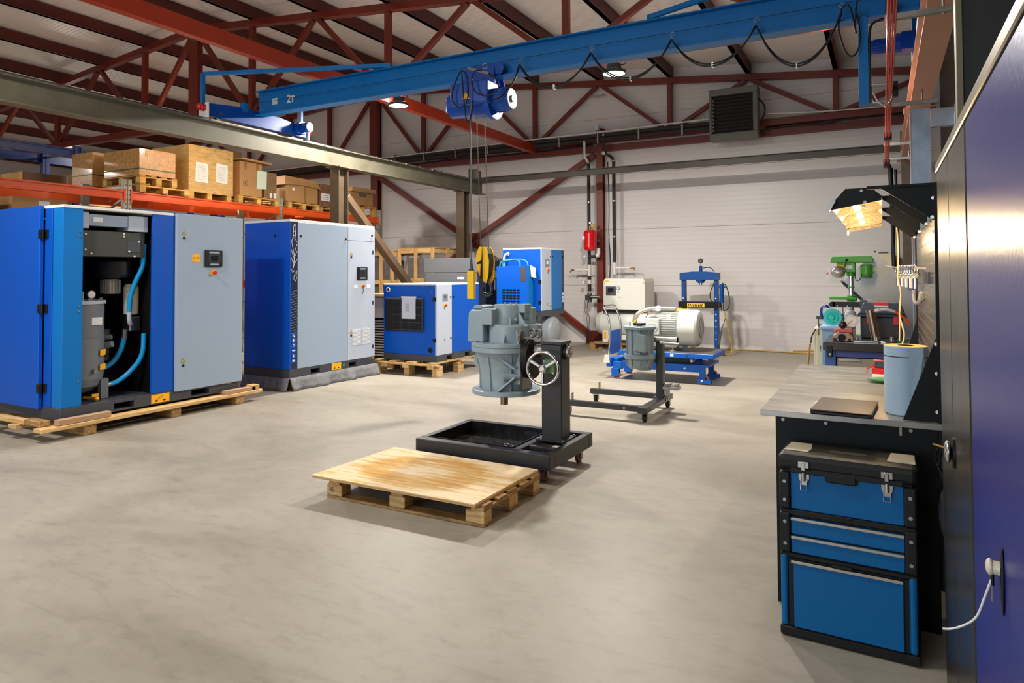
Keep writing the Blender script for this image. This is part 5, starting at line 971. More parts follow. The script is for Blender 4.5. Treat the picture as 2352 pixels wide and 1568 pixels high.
# --- lift table
lt = thing('lift_table_cart', 'blue scissor lift table on wheels with a chrome push handle', 'lift table', (-2.9, 10.3, 0)); lb = mat('lift_blue', (0, 88, 184), .38, spec=.3)
lx0, lx1, ly0, ly1 = -3.52, -2.12, 9.93, 10.72
MB().box(lx0, lx1, ly0, ly1, .375, .445).build('platform', lb, lt, bev=.005); MB().box(lx0+.01, lx1-.01, ly0+.01, ly1-.01, .445, .449).build('rubber_mat', mat('dark_mat', (70, 66, 62), .5), lt)
MB().box(-2.74, -2.69, ly0-.002, ly0, .39, .43).build('label', label_w, lt); MB().cyl((-2.5, ly0-.003, .405), (-2.5, ly0, .405), .01, 12).build('hole', matte, lt)
for y in (ly0+.08, ly1-.14):
    MB().box(-3.5, -2.32, y, y+.06, .17, .28).build('side_channel', lb, lt, bev=.004)
    MB().bar((-3.3, y+.08, .29), (-2.45, y+.08, .345), .03, .07).build('scissor_arm', black, lt, bev=.003); MB().bar((-3.3, y+.11, .345), (-2.45, y+.11, .30), .03, .07).build('scissor_arm', black, lt, bev=.003)
    MB().box(-2.34, -2.26, y-.01, y+.07, .03, .285).build('wheel_fork', lb, lt, bev=.004); MB().box(-2.36, -2.18, y-.02, y-.01, .02, .08).box(-2.36, -2.18, y+.07, y+.08, .02, .08).build('fork_guard', lb, lt)
for y in (ly0+.11, ly1-.11):
    for x, s_ in ((-2.30, .07), (-3.62, .062)):
        w_ = MB().lathe([(s_*.9, -.022), (s_, -.018), (s_, .018), (s_*.9, .022)], (x+.02, y, s_), (0, 1, 0), 24).build('wheel', mat('pink_tyre', (176, 88, 84), .5), lt); MB().cyl((x+.02, y-.026, s_), (x+.02, y+.026, s_), s_*.72, 18).build('wheel_hub', black, w_)
    MB().box(-3.67, -3.55, y-.035, y-.028, .03, .16).box(-3.67, -3.55, y+.028, y+.035, .03, .16).box(-3.65, -3.5, y-.03, y+.03, .15, .26).build('caster_fork', lb, lt, bev=.003)
boltrow([(-2.30, ly0+.058, .06), (-2.55, ly0+.077, .22)], (0, -1, 0), .014, label_w, lt)
MB().cyl((-2.46, ly0+.12, .325), (-2.46, ly1-.1, .325), .022, 14).build('cross_shaft', zinc, lt)
MB().box(-2.36, -2.2, ly0+.05, ly1-.05, .25, .285).build('cross_plate', lb, lt, bev=.003)
for y in (10.03, 10.52): MB().tube([(-3.74, y, .3), (-3.70, y, .5), (-3.69, y, .86), (-3.79, y, 1.08)], .016, 10, False, 1).build('handle_tube', chrome, lt)
MB().tube([(-3.79, 10.03, 1.08), (-3.80, 10.08, 1.10), (-3.80, 10.47, 1.10), (-3.79, 10.52, 1.08)], .016, 10).build('handle_grip', chrome, lt)
MB().box(-3.70, -3.692, 10.04, 10.51, .36, .72).build('push_panel', lb, lt, bev=.002)
MB().box(-3.74, -3.66, 9.98, 10.1, .18, .32).box(-3.74, -3.6, 10.1, 10.46, .2, .30).build('pump_housing', lb, lt, bev=.006); MB().prism([(0, 0), (.10, 0), (.09, .12), (.02, .12)], (-3.78, 9.96, .24), (1, 0, 0), (0, 0, 1), (0, .015, 0)).build('pedal_guard', cream, lt)
MB().tube([(-3.72, 10.2, .36), (-3.85, 10.15, .40), (-3.90, 10.1, .43), (-3.82, 10.02, .46)], .008, 8).build('pedal_lever', chrome, lt)
# --- electric motor on the lift table
em = thing('electric_motor', 'large light grey finned electric motor lying on the lift table', 'motor', (-2.9, 10.3, .45)); mg = mat('motor_grey', (196, 198, 192), .4); yM, zM = 10.3, .785
b = MB().cyl((-3.15, yM, zM), (-2.68, yM, zM), .215, 36)
for k in range(44):
    a = k*2*PI/44; d = Vector((0, math.cos(a), math.sin(a))); b.bar(Vector((-3.12, yM, zM))+d*.228, Vector((-2.69, yM, zM))+d*.228, .007, .036, up=d)
b.build('finned_body', mg, em); MB().lathe([(.02, 0), (.2, .005), (.245, .02), (.27, .05), (.272, .06), (.272, .30), (.25, .30)], (-2.37, yM, zM), (-1, 0, 0), 40).build('fan_cover', mg, em)
MB().cyl((-2.362, yM, zM), (-2.366, yM, zM), .15, 30).build('fan_grille', mat('grille_grey', (168, 172, 172), .5), em); MB().torus((-2.362, yM, zM), (1, 0, 0), .07, .004, 24, 6).torus((-2.362, yM, zM), (1, 0, 0), .11, .004, 24, 6).build('grille_ring', zinc, em)
MB().lathe([(.16, 0), (.22, .02), (.24, .06), (.24, .14)], (-3.30, yM, zM), (1, 0, 0), 32).build('end_bell', mg, em)
MB().box(-3.14, -2.92, yM-.30, yM-.18, .69, .93).build('terminal_box', mg, em, bev=.012, seg=2); MB().prism([(-.09, 0), (-.05, .05), (.05, .05), (.09, 0), (.06, -.05), (-.06, -.05)], (-3.03, yM-.31, .80), (1, 0, 0), (0, 0, 1), (0, .01, 0)).build('terminal_cover', MATS['grille_grey'], em); MB().cyl((-3.03, yM-.312, .725), (-3.03, yM-.302, .725), .012, 12).build('yellow_dot', yb, em)
MB().box(-3.25, -2.7, yM-.16, yM+.16, .50, .57).build('foot_rail', mg, em, bev=.006); MB().box(-3.10, -2.98, yM-.235, yM-.2, .985, 1.0).build('name_plate', mat('brown_plate', (140, 100, 80), .5), em)
for x in (-3.05, -2.8): MB().box(x-.03, x+.03, yM-.19, yM-.12, .9, .98).build('lifting_lug', mg, em, bev=.006)
for x, y in ((-3.2, yM-.12), (-2.76, yM-.14), (-3.2, yM+.14), (-2.76, yM+.14)): MB().lathe([(.06, .449), (.058, .46), (.022, .475), (.018, .51)], (x, y, 0), (0, 0, 1), 20).build('levelling_foot', zinc, em)
pm_ = MB().tube([(-3.34, yM-.10, .80), (-3.36, yM-.12, .90), (-3.28, yM-.12, 1.01), (-3.1, yM-.1, 1.07), (-2.85, yM-.06, 1.065), (-2.74, yM-.04, 1.06)], .034, 12, False, 2).build('metal_pipe', mat('foil_wrap', (190, 184, 176), .3, .8, var=.3, vscale=30, bump=.5, bscale=40), em)
MB().cyl((-2.98, yM-.15, 1.07), (-2.98, yM-.11, 1.07), .042, 20).build('pipe_flange', white, em); MB().tube([(-3.36, yM-.16, .84), (-3.27, yM-.15, .93), (-3.2, yM-.14, .99)], .010, 6).box(-2.72, -2.55, yM-.06, yM, 1.03, 1.065).build('yellow_wires', yel, em)
# --- hydraulic press
hp_ = thing('hydraulic_press', 'blue workshop hydraulic press with a gauge on top by the back wall', 'press', (-3.2, 13.95, 0)); pb = mat('press_blue', (0, 64, 132), .4, spec=.3)
for x in (-3.54, -2.90):
    MB().box(x-.035, x+.035, 13.84, 13.86, .04, 1.5).box(x-.035, x-.025, 13.86, 14.0, .04, 1.5).box(x+.025, x+.035, 13.86, 14.0, .04, 1.5).build('upright', pb, hp_, bev=.003)
    for z in (.3, .42, .54, .66, .78, 1.1): MB().cyl((x, 13.835, z), (x, 13.84, z), .012, 10).build('pin_hole', label_w, hp_)
    MB().box(x-.04, x+.04, 13.5, 14.35, .0, .04).build('foot', pb, hp_, bev=.003)
MB().prism([(-3.60, 1.46), (-3.60, 1.60), (-3.35, 1.63), (-3.1, 1.63), (-2.84, 1.60), (-2.84, 1.46)], (0, 13.8, 0), (1, 0, 0), (0, 0, 1), (0, .22, 0)).build('head_beam', pb, hp_, bev=.004)
MB().box(-3.62, -2.84, 13.76, 14.04, .91, 1.03).build('bed_beam', matte, hp_, bev=.004)
tx = text('band_text', 'OMA 161', .075, (-3.24, 13.757, .965), (1, 0, 0), (0, 0, 1), black, hp_, .001, .004) if 0 else None
bn = MB().box(-3.44, -3.10, 13.752, 13.758, .925, 1.0).build('yellow_band', yel, hp_)
for i in range(9): MB().prism([(-3.43+i*.033, .937), (-3.412+i*.033, .937), (-3.396+i*.033, .988), (-3.414+i*.033, .988)], (0, 13.7505, 0), (1, 0, 0), (0, 0, 1), (0, .001, 0)).build('slanted_letter', black, bn)
MB().cyl((-3.2, 13.9, 1.60), (-3.2, 13.9, 1.74), .035, 18).cyl((-3.2, 13.9, 1.40), (-3.2, 13.9, 1.48), .06, 18).cyl((-3.2, 13.9, 1.43), (-3.2, 13.9, 1.47), .09, 18).build('cylinder', pb, hp_); MB().cyl((-3.2, 13.9, 1.36), (-3.2, 13.9, 1.42), .028, 14).build('ram', chrome, hp_)
MB().cyl((-3.2, 13.9, 1.74), (-3.2, 13.9, 1.80), .009, 8).build('gauge_stem', zinc, hp_); o = MB().cyl((-3.2, 13.92, 1.84), (-3.2, 13.88, 1.84), .048, 24).build('pressure_gauge', black, hp_); MB().cyl((-3.2, 13.88, 1.84), (-3.2, 13.879, 1.84), .028, 20).build('dial_face', mat('dial_dark', (90, 70, 60), .4), o)
MB().cyl((-2.78, 13.82, 1.02), (-2.78, 13.82, 1.38), .042, 18).box(-2.86, -2.72, 13.8, 13.9, 1.30, 1.34).build('air_pump', pb, hp_); MB().cyl((-2.76, 13.8, .86), (-2.76, 13.8, 1.02), .038, 16).build('pump_bottle', chrome, hp_)
MB().tube([(-3.15, 13.88, 1.70), (-3.0, 13.86, 1.72), (-2.92, 13.84, 1.62)], .009, 6, False, 2).tube([(-2.92, 13.8, 1.40), (-3.0, 13.76, 1.2), (-2.98, 13.76, 1.05), (-2.86, 13.76, .98)], .010, 6, False, 2).tube([(-2.76, 13.8, 1.4), (-2.68, 13.78, 1.36), (-2.62, 13.78, 1.1), (-2.64, 13.78, .9), (-2.74, 13.78, .86)], .010, 6, False, 2).build('hydraulic_hose', black, hp_)
MB().bar((-2.84, 13.78, .2), (-2.80, 13.78, .46), .05, .04).bar((-2.80, 13.78, .44), (-2.70, 13.78, .74), .014, .014).build('pump_lever', dgrey, hp_)
MB().box(-3.0, -2.72, 13.55, 13.66, .10, .13).bar((-2.95, 13.6, .0), (-2.95, 13.6, .10), .03, .03).build('foot_pedal', zinc, hp_)
hs = MB().tube([(-2.73, 13.78, .84), (-2.66, 13.78, .55), (-2.60, 13.80, .2), (-2.58, 13.76, .03), (-2.66, 13.70, .014), (-2.9, 13.9, .014), (-3.1, 14.6, .014)], .013, 8, False, 2).build('air_hose', mat('ochre_hose', (176, 138, 40), .5)); tag(hs, 'ochre air hose hanging from the press and curling onto the floor', 'hose')
hs = MB().tube([(-4.0, 14.80, .013), (-2.4, 14.78, .013), (-1.6, 14.72, .013), (-.8, 14.7, .013), (0, 14.65, .013), (.6, 14.7, .013)], .013, 8, False, 1).tube([(-1.6, 14.74, .04), (-1.0, 14.78, .07), (-.2, 14.78, .05), (.5, 14.78, .03)], .012, 8, False, 1).build('air_hose', MATS['ochre_hose']); tag(hs, 'long ochre hose lying along the foot of the back wall', 'hose')
# --- white compressor on a tank, on a pallet
wc = thing('tank_mounted_compressor', 'cream white compressor on a horizontal tank near the back wall', 'compressor', (-4.8, 13.9, .14))
wy0, wy1 = 13.68, 14.35
MB().box(-5.18, -4.28, wy0, wy1, .845, 1.42).build('cabinet_body', cream, wc, bev=.005); MB().prism([(-5.18, 1.42), (-5.15, 1.49), (-4.31, 1.49), (-4.28, 1.42)], (0, wy0+.0, 0), (1, 0, 0), (0, 0, 1), (0, wy1-wy0, 0)).build('lid', cream, wc, bev=.006)
MB().box(-5.19, -4.27, wy0-.01, wy1, .80, .84).build('base_gap', matte, wc)
pnl = MB().box(-5.12, -4.90, wy0-.015, wy0, 1.14, 1.33).build('control_panel', dgrey, wc, bev=.01, seg=2); MB().box(-5.07, -4.95, wy0-.018, wy0-.014, 1.20, 1.29).build('screen', mat('black_screen', (16, 16, 18), .15), pnl); MB().cyl((-4.99, wy0-.022, 1.21), (-4.99, wy0-.018, 1.21), .01, 10).build('red_lamp', redp, pnl)
o = MB().cyl((-4.85, wy0-.02, 1.295), (-4.85, wy0, 1.295), .032, 22).build('pressure_gauge', dgrey, wc); MB().cyl((-4.85, wy0-.022, 1.295), (-4.85, wy0-.02, 1.295), .025, 20).build('dial_face', white, o)
MB().box(-4.87, -4.83, wy0-.004, wy0, 1.21, 1.225).build('counter', black, wc); MB().box(-5.15, -5.05, wy0-.003, wy0, 1.425, 1.455).build('yellow_label', yb, wc)
for x in (-4.85, -4.81): tri('warning_triangle', (x, wy0-.002, 1.11), (1, 0, 0), (0, 0, 1), .03, wc)
boltrow([(-5.16, wy0, 1.40), (-4.30, wy0, 1.40), (-5.16, wy0, .87), (-4.30, wy0, .87), (-4.97, wy0, 1.01)], (0, -1, 0), .008, dgrey, wc)
MB().box(-5.12-.0, -4.95, wy0-.002, wy0, .88, .885).build('vent_line', dgrey, wc)
MB().lathe([(.02, -.20), (.12, -.18), (.21, -.11), (.25, -.02), (.255, 0), (.255, 1.15), (.25, 1.17), (.21, 1.26), (.12, 1.33), (.02, 1.35)], (-5.25, wy0+.22, .55), (1, 0, 0), 36).build('air_tank', cream, wc); MB().cyl((-5.24, wy0+.22, .55), (-5.23, wy0+.22, .55), .257, 36, caps=False).cyl((-5.25, wy0+.22, .80), (-5.25, wy0+.22, .84), .03, 12).build('weld_seam', cream, wc)
MB().box(-5.12, -4.2, wy0+.02, wy0+.08, .22, .32).build('base_rail', white, wc, bev=.004); MB().box(-5.2, -5.08, wy0-.02, wy0+.1, .16, .40).build('foot', white, wc, bev=.003); MB().box(-5.17, -5.11, wy0-.025, wy0-.02, .24, .38).build('yellow_label', yb, wc); MB().box(-4.4, -4.28, wy0, wy0+.1, .16, .32).build('foot', white, wc, bev=.003)
pal('pallet', 'old wooden pallet under the cream white compressor', -5.45, -4.15, 13.55, 14.4, 0, .15, opine)
# --- bare pallet with plywood sheet
fp = thing('pallet', 'worn wooden pallet on the bare floor carrying a plywood sheet', 'pallet', (-2.9, 4.17, 0)); px0, px1, py0, py1 = -3.55, -2.235, 3.77, 4.57
for yy, w_ in ((py0+.05, .05), ((py0+py1)/2, .06), (py1-.05, .05)):
    MB().box(px0, px1, yy-w_, yy+w_, 0, .02).build('bottom_board', opinex, fp, bev=.003)
    for xx, q in ((px0+.07, .07), ((px0+px1)/2-.03, .065), (px1-.07, .07)): MB().box(xx-q, xx+q, yy-w_, yy+w_, .0205, .098).build('block', pinex, fp, bev=.005)
for xx in (px0+.07, (px0+px1)/2-.03, px1-.05): MB().box(xx-.05, xx+.05, py0, py1, .0985, .119).build('stringer', opine, fp, bev=.003)
for i, yy in enumerate((py0+.06, py0+.23, py0+.39, py0+.56, py0+.74)): MB().box(px0+.01, px1+.01*(i % 2), yy-.055, yy+.055, .1195, .139).build('deck_board', opinex, fp, bev=.003)
text('pencil_mark', '48', .05, (px0+.05, py0-.001, .06), (1, 0, 0), (0, 0, 1), mat('pencil', (110, 84, 54), .8), fp, .0005)
def plywood():
    m = mat('stained_plywood', (225, 190, 140), .6, spec=.2); nt, b = nodes_of(m); N = nt.nodes.new; L_ = nt.links.new
    tc = N('ShaderNodeTexCoord'); mp = N('ShaderNodeMapping'); mp.inputs['Scale'].default_value = (1.3, 15, 1); L_(tc.outputs['Object'], mp.inputs[0])
    a = N('ShaderNodeTexNoise'); a.inputs['Scale'].default_value = 1.7; a.inputs['Detail'].default_value = 8; a.inputs['Roughness'].default_value = .6; a.inputs['Distortion'].default_value = .35; L_(mp.outputs[0], a.inputs[0])
    # distance from the centre: the worn middle and the clean rim are paler than the stained ring
    mp2 = N('ShaderNodeMapping'); mp2.inputs['Scale'].default_value = (1.6, 2.3, 0); L_(tc.outputs['Object'], mp2.inputs[0]); ln_ = N('ShaderNodeVectorMath'); ln_.operation = 'LENGTH'; L_(mp2.outputs[0], ln_.inputs[0])
    rp = N('ShaderNodeValToRGB'); e = rp.color_ramp.elements; e[0].position = .18; e[0].color = (0, 0, 0, 1); e[1].position = 1.0; e[1].color = (0, 0, 0, 1)
    for p, v in ((.5, .62), (.72, .6), (.88, .15)): x = e.new(p); x.color = (v, v, v, 1)
    L_(ln_.outputs['Value'], rp.inputs[0]); ad = N('ShaderNodeMath'); ad.operation = 'ADD'; L_(a.outputs[0], ad.inputs[0]); mm = N('ShaderNodeMath'); mm.operation = 'MULTIPLY'; mm.inputs[1].default_value = .34; L_(rp.outputs[0], mm.inputs[0]); L_(mm.outputs[0], ad.inputs[1])
    r = N('ShaderNodeValToRGB'); e = r.color_ramp.elements; e[0].position = .52; e[0].color = (.70, .54, .34, 1); e[1].position = .76; e[1].color = (.48, .235, .022, 1); x = e.new(.6); x.color = (.60, .385, .13, 1); L_(ad.outputs[0], r.inputs[0]); L_(r.outputs[0], b.inputs['Base Color'])
    bp = N('ShaderNodeBump'); bp.inputs['Strength'].default_value = .1; L_(a.outputs[0], bp.inputs['Height']); L_(bp.outputs[0], b.inputs['Normal']); return m
ps = MB()
ply_edge = mat('ply_edge', (206, 164, 108), .7, var=.25, vscale=20, stretch=(1, 1, 8))
ply = thing('plywood_sheet', 'stained plywood sheet lying on the bare floor pallet', 'plywood', (-2.97, 4.16, .14))
MB().prism([(-3.64, 3.72), (-2.265, 3.715), (-2.25, 4.58), (-3.60, 4.62)], (0, 0, .1395), (1, 0, 0), (0, 1, 0), (0, 0, .016)).build('lower_ply', ply_edge, ply)
MB().prism([(-3.645, 3.715), (-2.27, 3.71), (-2.255, 4.585), (-3.605, 4.625)], (0, 0, .156), (1, 0, 0), (0, 1, 0), (0, 0, .006)).build('top_ply', plywood(), ply)
# ================================================================== right side: workbench, lamp, cabinets
benchtop = mat('brushed_steel_top', (176, 172, 164), .34, .75, var=.25, vscale=3, stretch=(1, 3, 1), bump=.05, bscale=200)
bx0, bx1, by0, by1, bz = -.54, .205, 3.57, 5.47, .93
wk = thing('workbench', 'black steel workbench with a metal top and a pegboard back, nearest the cabinets', 'workbench', (-.17, 4.5, 0))
MB().box(bx0, bx1+.02, by0, by1, bz-.028, bz).build('bench_top', benchtop, wk, bev=.002)
MB().box(bx0+.065, bx1, by0+.035, by0+.045, .0, bz-.03).build('end_panel', matte, wk, bev=.002); MB().box(bx0+.065, bx1, by1-.05, by1-.04, .0, bz-.03).build('end_panel', matte, wk); MB().box(bx1-.02, bx1-.01, by0+.05, by1-.05, .05, bz-.03).build('back_panel', matte, wk)
MB().box(bx0+.065, bx0+.085, by0+.5, by1-.05, .1, bz-.03).build('drawer_front', matte, wk)
boltrow([(bx0+.10, by0+.035, .885), (-.25, by0+.035, .885), (.10, by0+.035, .885)], (0, -1, 0), .008, zinc, wk, 'rivet'); MB().box(.055, .065, by0+.025, by0+.032, .86, .91).build('clip', zinc, wk)
ky = thing('key_ring', 'keys hanging from the left edge of the black workbench', 'keys', (-.50, 3.95, .45))
MB().torus((-.505, 3.95, .50), (0, 1, 0), .014, .0025, 14, 5).box(-.498, -.476, 3.94, 3.96, .492, .508).build('lock_cylinder', black, ky); MB().box(-.512, -.496, 3.946, 3.954, .455, .478).box(-.506, -.502, 3.948, 3.952, .43, .455).build('key', black, ky)
# uprights and pegboard
for y in (by0+.03, 5.66): MB().box(.205, .232, y-.02, y+.02, .4 if y > 5 else .2, 2.0).build('upright', matte, wk, bev=.002)
MB().prism([(.07, bz+.002), (.205, bz+.002), (.205, 1.31)], (0, by0+.025, 0), (1, 0, 0), (0, 0, 1), (0, .004, 0)).build('gusset', matte, wk)
MB().prism([(.10, bz+.002), (.205, bz+.002), (.205, 1.31)], (0, 5.4, 0), (1, 0, 0), (0, 0, 1), (0, .004, 0)).build('gusset', matte, wk)
boltrow([(.2045, by0+.02, z) for z in (1.93, 1.78, 1.28, 1.15, .98)], (-.3, -1, 0), .008, zinc, wk, 'rivet')
peg = MB().box(.212, .222, by0+.05, 5.64, bz+.02, 1.86).build('pegboard', mat('peg_steel', (128, 122, 112), .22, .85, var=.2, vscale=4), wk)
q = MB()
for r_ in range(15):
    for i in range(24): q.box(.2105, .2125, by0+.12+i*.085, by0+.175+i*.085, 1.02+r_*.056, 1.025+r_*.056)
q.build('slot_rows', mat('slot_light', (96, 84, 66), .5), peg)['kind'] = 'stuff'
# shelf brackets over the bench
br_y = (3.60, 4.10, 4.85, 5.60)
for y in br_y: 
    MB().prism([(.0, 1.985), (.205, 1.985), (.205, 1.83)], (0, y, 0), (1, 0, 0), (0, 0, 1), (0, .004, 0)).build('shelf_bracket', matte, wk); MB().box(-.06, .205, y-.004, y+.02, 1.985, 2.0).build('bracket_arm', matte, wk, bev=.002)
    boltrow([(.2, y, 1.845)], (-.2, -1, 0), .008, zinc, wk, 'rivet')
# lamp
lf = thing('workbench_lamp', 'faceted metal trough lamp with glowing bulbs over the workbench', 'lamp', (-.12, 4.6, 1.8)); ly0, ly1 = 3.74, 5.85
refl = mat('hammered_aluminium', (150, 132, 104), .42, .7, bump=.3, bscale=60)
sec = [(-.225, 1.925), (-.155, 2.005), (-.045, 2.005), (-.0, 1.965), (.0, 1.955)]
sh = MB(); n = len(sec)
sh.add([(x, ly0, z) for x, z in sec]+[(x, ly1, z) for x, z in sec], [(i, i+1, n+i+1, n+i) for i in range(n-1)]); o = sh.build('reflector', refl, lf); sd = o.modifiers.new('s', 'SOLIDIFY'); sd.thickness = .003; sd.offset = 1
MB().add([(x, ly0-.002, z+.003) for x, z in sec[:4]]+[(.0, ly0-.002, 1.945), (-.225, ly0-.002, 1.905)], [tuple(range(6))]).build('end_plate', matte, lf).modifiers.new('s', 'SOLIDIFY').thickness = .003
for y in (4.35, 4.95, 5.5): MB().add([(x, y, z) for x, z in sec[:4]]+[(.0, y, 1.95), (-.225, y, 1.915)], [tuple(range(6))]).build('divider', refl, lf)
MB().add([(x, ly1, z+.003) for x, z in sec[:4]]+[(.0, ly1, 1.945), (-.225, ly1, 1.905)], [tuple(range(6))]).build('end_plate', refl, lf)
glow = mat('bulb_glow', (255, 228, 180), .4, emit=9)
for y in (3.80, 4.15, 4.75, 5.3):
    o = MB().cyl((-.12, y, 1.955), (-.12, y+(.05 if y < 4 else .13), 1.955), .019, 16).sphere((-.12, y, 1.955), .019, 12).build('bulb', glow, lf)
MB().bar((-.235, ly0-.01, 1.905), (-.205, ly0-.01, 1.955), .02, .03, up=(0, 1, 0)).build('corner_clip', zinc, lf); MB().box(-.235, -.22, ly1-.02, ly1, 1.88, 1.92).build('corner_clip', zinc, lf)
boltrow([(-.085, ly0-.003, 1.995), (-.07, ly0-.003, 1.94), (-.075, ly0-.003, 1.92)], (0, -1, 0), .007, zinc, lf)
for y in (3.86, 4.22, 4.82, 5.36): point('bench_lamp_light', (-.12, y, 1.80), 7.5, (1, .74, .42), .03)
for y in (4.1, 5.6): MB().cyl((-.05, y+.01, 1.99), (-.05, y+.01, 2.005), .006, 8).build('hanger_bolt', zinc, lf)
# things on the bench
lp = thing('laptop', 'closed bronze-grey laptop lying at the near edge of the workbench', 'laptop', (-.17, 3.73, bz)); br = mat('bronze_lid', (96, 80, 68), .32, .4)
M3 = Matrix.Rotation(math.radians(-4), 3, 'Z'); MB().obox((-.172, 3.735, bz+.010), (.26, .37, .016), M3).build('laptop_base', black, lp, bev=.004); MB().obox((-.172, 3.735, bz+.0215), (.262, .372, .006), M3).build('laptop_lid', br, lp, bev=.003, seg=2)
MB().obox((-.14, 3.549, bz+.011), (.06, .002, .006), M3).build('port', dgrey, lp)
o = MB().prism([(-.325, 3.63), (-.29, 3.62), (-.285, 3.93), (-.315, 3.93)], (0, 0, bz+.0005), (1, 0, 0), (0, 1, 0), (0, 0, .001)).build('paper_sheet', paper); tag(o, 'white paper strip under the left side of the closed laptop', 'paper')
rl = thing('paper_roll', 'large roll of pale blue paper wipes standing on the workbench', 'paper roll', (.085, 3.77, bz)); wm = mat('blue_wipe_paper', (150, 172, 190), .75, var=.07, vscale=12, stretch=(1, 1, 10), bump=.15, bscale=60)
MB().lathe([(.088, .001), (.092, .006), (.0925, .318), (.09, .322)], (.09, 3.775, bz), (0, 0, 1), 48, False).build('roll_body', wm, rl)
MB().lathe([(.0905, 0), (.035, .001)], (.09, 3.775, bz+.322), (0, 0, 1), 48, False).build('roll_end', mat('yellowish_core', (224, 178, 96), .7), rl); MB().lathe([(.035, 0), (.034, -.02), (.001, -.02)], (.09, 3.775, bz+.3225), (0, 0, 1), 24, False).build('core_hole', matte, rl)
MB().cyl((.09, 3.775, bz+.272), (.09, 3.775, bz+.276), .0932, 48, caps=False).build('band', black, rl)
MB().add([(.10, 3.6815, bz+.318), (.16, 3.69, bz+.318), (.165, 3.70, bz+.22), (.135, 3.682, bz+.12), (.12, 3.681, bz+.0), (.105, 3.6805, bz+.15)], [(0, 1, 2, 3, 5), (3, 4, 5)]).build('loose_edge', wm, rl)
rb = thing('organiser_box', 'red wire-sided organiser box on the workbench behind the paper roll', 'box', (-.02, 5.1, bz)); rbm = mat('red_clear_plastic', (220, 28, 22), .25)
MB().box(-.07, .08, 5.04, 5.16, bz+.002, bz+.05).build('tray', rbm, rb, bev=.004); MB().tube([(-.06, 5.05, bz+.05), (-.06, 5.05, bz+.10), (.08, 5.05, bz+.10)], .004, 6).tube([(-.10, 5.0, bz+.02), (-.10, 5.0, bz+.05), (-.06, 5.04, bz+.07)], .004, 6).build('wire_rim', rbm, rb); MB().box(-.055, .06, 5.055, 5.14, bz+.05, bz+.094).build('tool_set', dgrey, rb, bev=.004)
o = MB().box(-.07, .04, 4.93, 4.99, bz+.0005, bz+.02).build('note_block', paper); tag(o, 'small white and violet packet in front of the red organiser box', 'packet')
gsh = MB().sphere((.03, 4.76, bz+.016), .1, 20, (1.3, .55, .16)).build('green_pouch', mat('green_cloth', (36, 120, 48), .6)); tag(gsh, 'green pouch on the workbench partly hidden by the paper roll', 'pouch')
# tool chest
tc_ = thing('tool_chest', 'blue and black rolling tool chest with chrome latches in front of the workbench', 'tool chest', (-.42, 3.285, 0)); cb = mat('chest_blue', (0, 92, 150), .42, spec=.25, bump=.04, bscale=300); cbk = mat('chest_black', (18, 18, 19), .48, spec=.3, bump=.15, bscale=250); alu = mat('aluminium_strip', (186, 180, 170), .35, .8)
O = lambda *a: a
def cbx(name, x0, x1, y0, y1, z0, z1, m, bev=.003, par=None, seg=1): return MB().box(x0-.42, x1-.42, y0+3.285, y1+3.285, z0, z1).build(name, m, par or tc_, bev=bev, seg=seg)
cbx('base_tray', -.004, .532, -.004, .27, .004, .045, cbk, .006); cbx('lower_body', .03, .498, .006, .26, .045, .345, cbk)
dd = cbx('lower_door', .055, .475, -.006, .006, .05, .325, cb); cbx('handle_strip', .045, .475, -.012, -.006, .325, .338, alu, .002, dd)
for x in (.0, .494): cbx('corner_tube', x, x+.03, -.002, .028, .045, .36, cb, .012, None, 3)
cbx('lower_rim', .0, .528, .0, .262, .345, .368, cbk, .005)
cbx('drawer_body', .012, .514, .012, .26, .368, .545, cbk)
for z in (.372, .452): d_ = cbx('drawer', .046, .482, -.004, .012, z, z+.072, cb); cbx('handle_strip', .046, .482, -.011, -.004, z+.060, z+.072, alu, .002, d_)
cbx('drawer_rim', .004, .524, -.004, .262, .532, .558, cbk, .004)
cbx('upper_body', .012, .514, .012, .26, .558, .735, cbk); cbx('front_panel', .046, .482, .0, .012, .56, .735, cb)
for x in (.0, .482):
    for z0, z1 in ((.37, .545), (.56, .72)): 
        p_ = cbx('corner_guard', x, x+.046, -.012, .03, z0, z1, cbk, .008, None, 2)
        for z in (z0+.04, z1-.04): MB().cyl((x+.023-.42, 3.273, z), (x+.023-.42, 3.269, z), .0075, 14).build('rivet', zinc, p_)
cbx('lid', -.006, .534, -.014, .27, .728, .80, cbk, .022, None, 3); cbx('lid_front_lip', .05, .48, -.018, -.008, .722, .745, cbk, .003)
cbx('lid_grip', .19, .31, -.024, -.01, .700, .735, cbk, .006); cbx('pull_tab', .21, .29, -.016, .0, .552, .562, cbk, .003); cbx('pull_tab', .21, .29, -.014, .0, .342, .352, cbk, .003)
for x in (.01, .42): MB().prism([(0, 0), (.10, 0), (.11, .05), (.10, .16), (.01, .16)] if x < .2 else [(0, .02), (.01, 0), (.105, 0), (.10, .16), (.01, .16)], (x-.42, 3.345, .8005), (1, 0, 0), (0, 1, 0), (0, 0, .003)).build('lid_insert', mat('pale_insert', (168, 160, 144), .5), tc_, bev=.001)
cbx('handle_recess', .19, .34, .10, .14, .7995, .803, mat('recess_dark', (40, 38, 36), .5), .001)
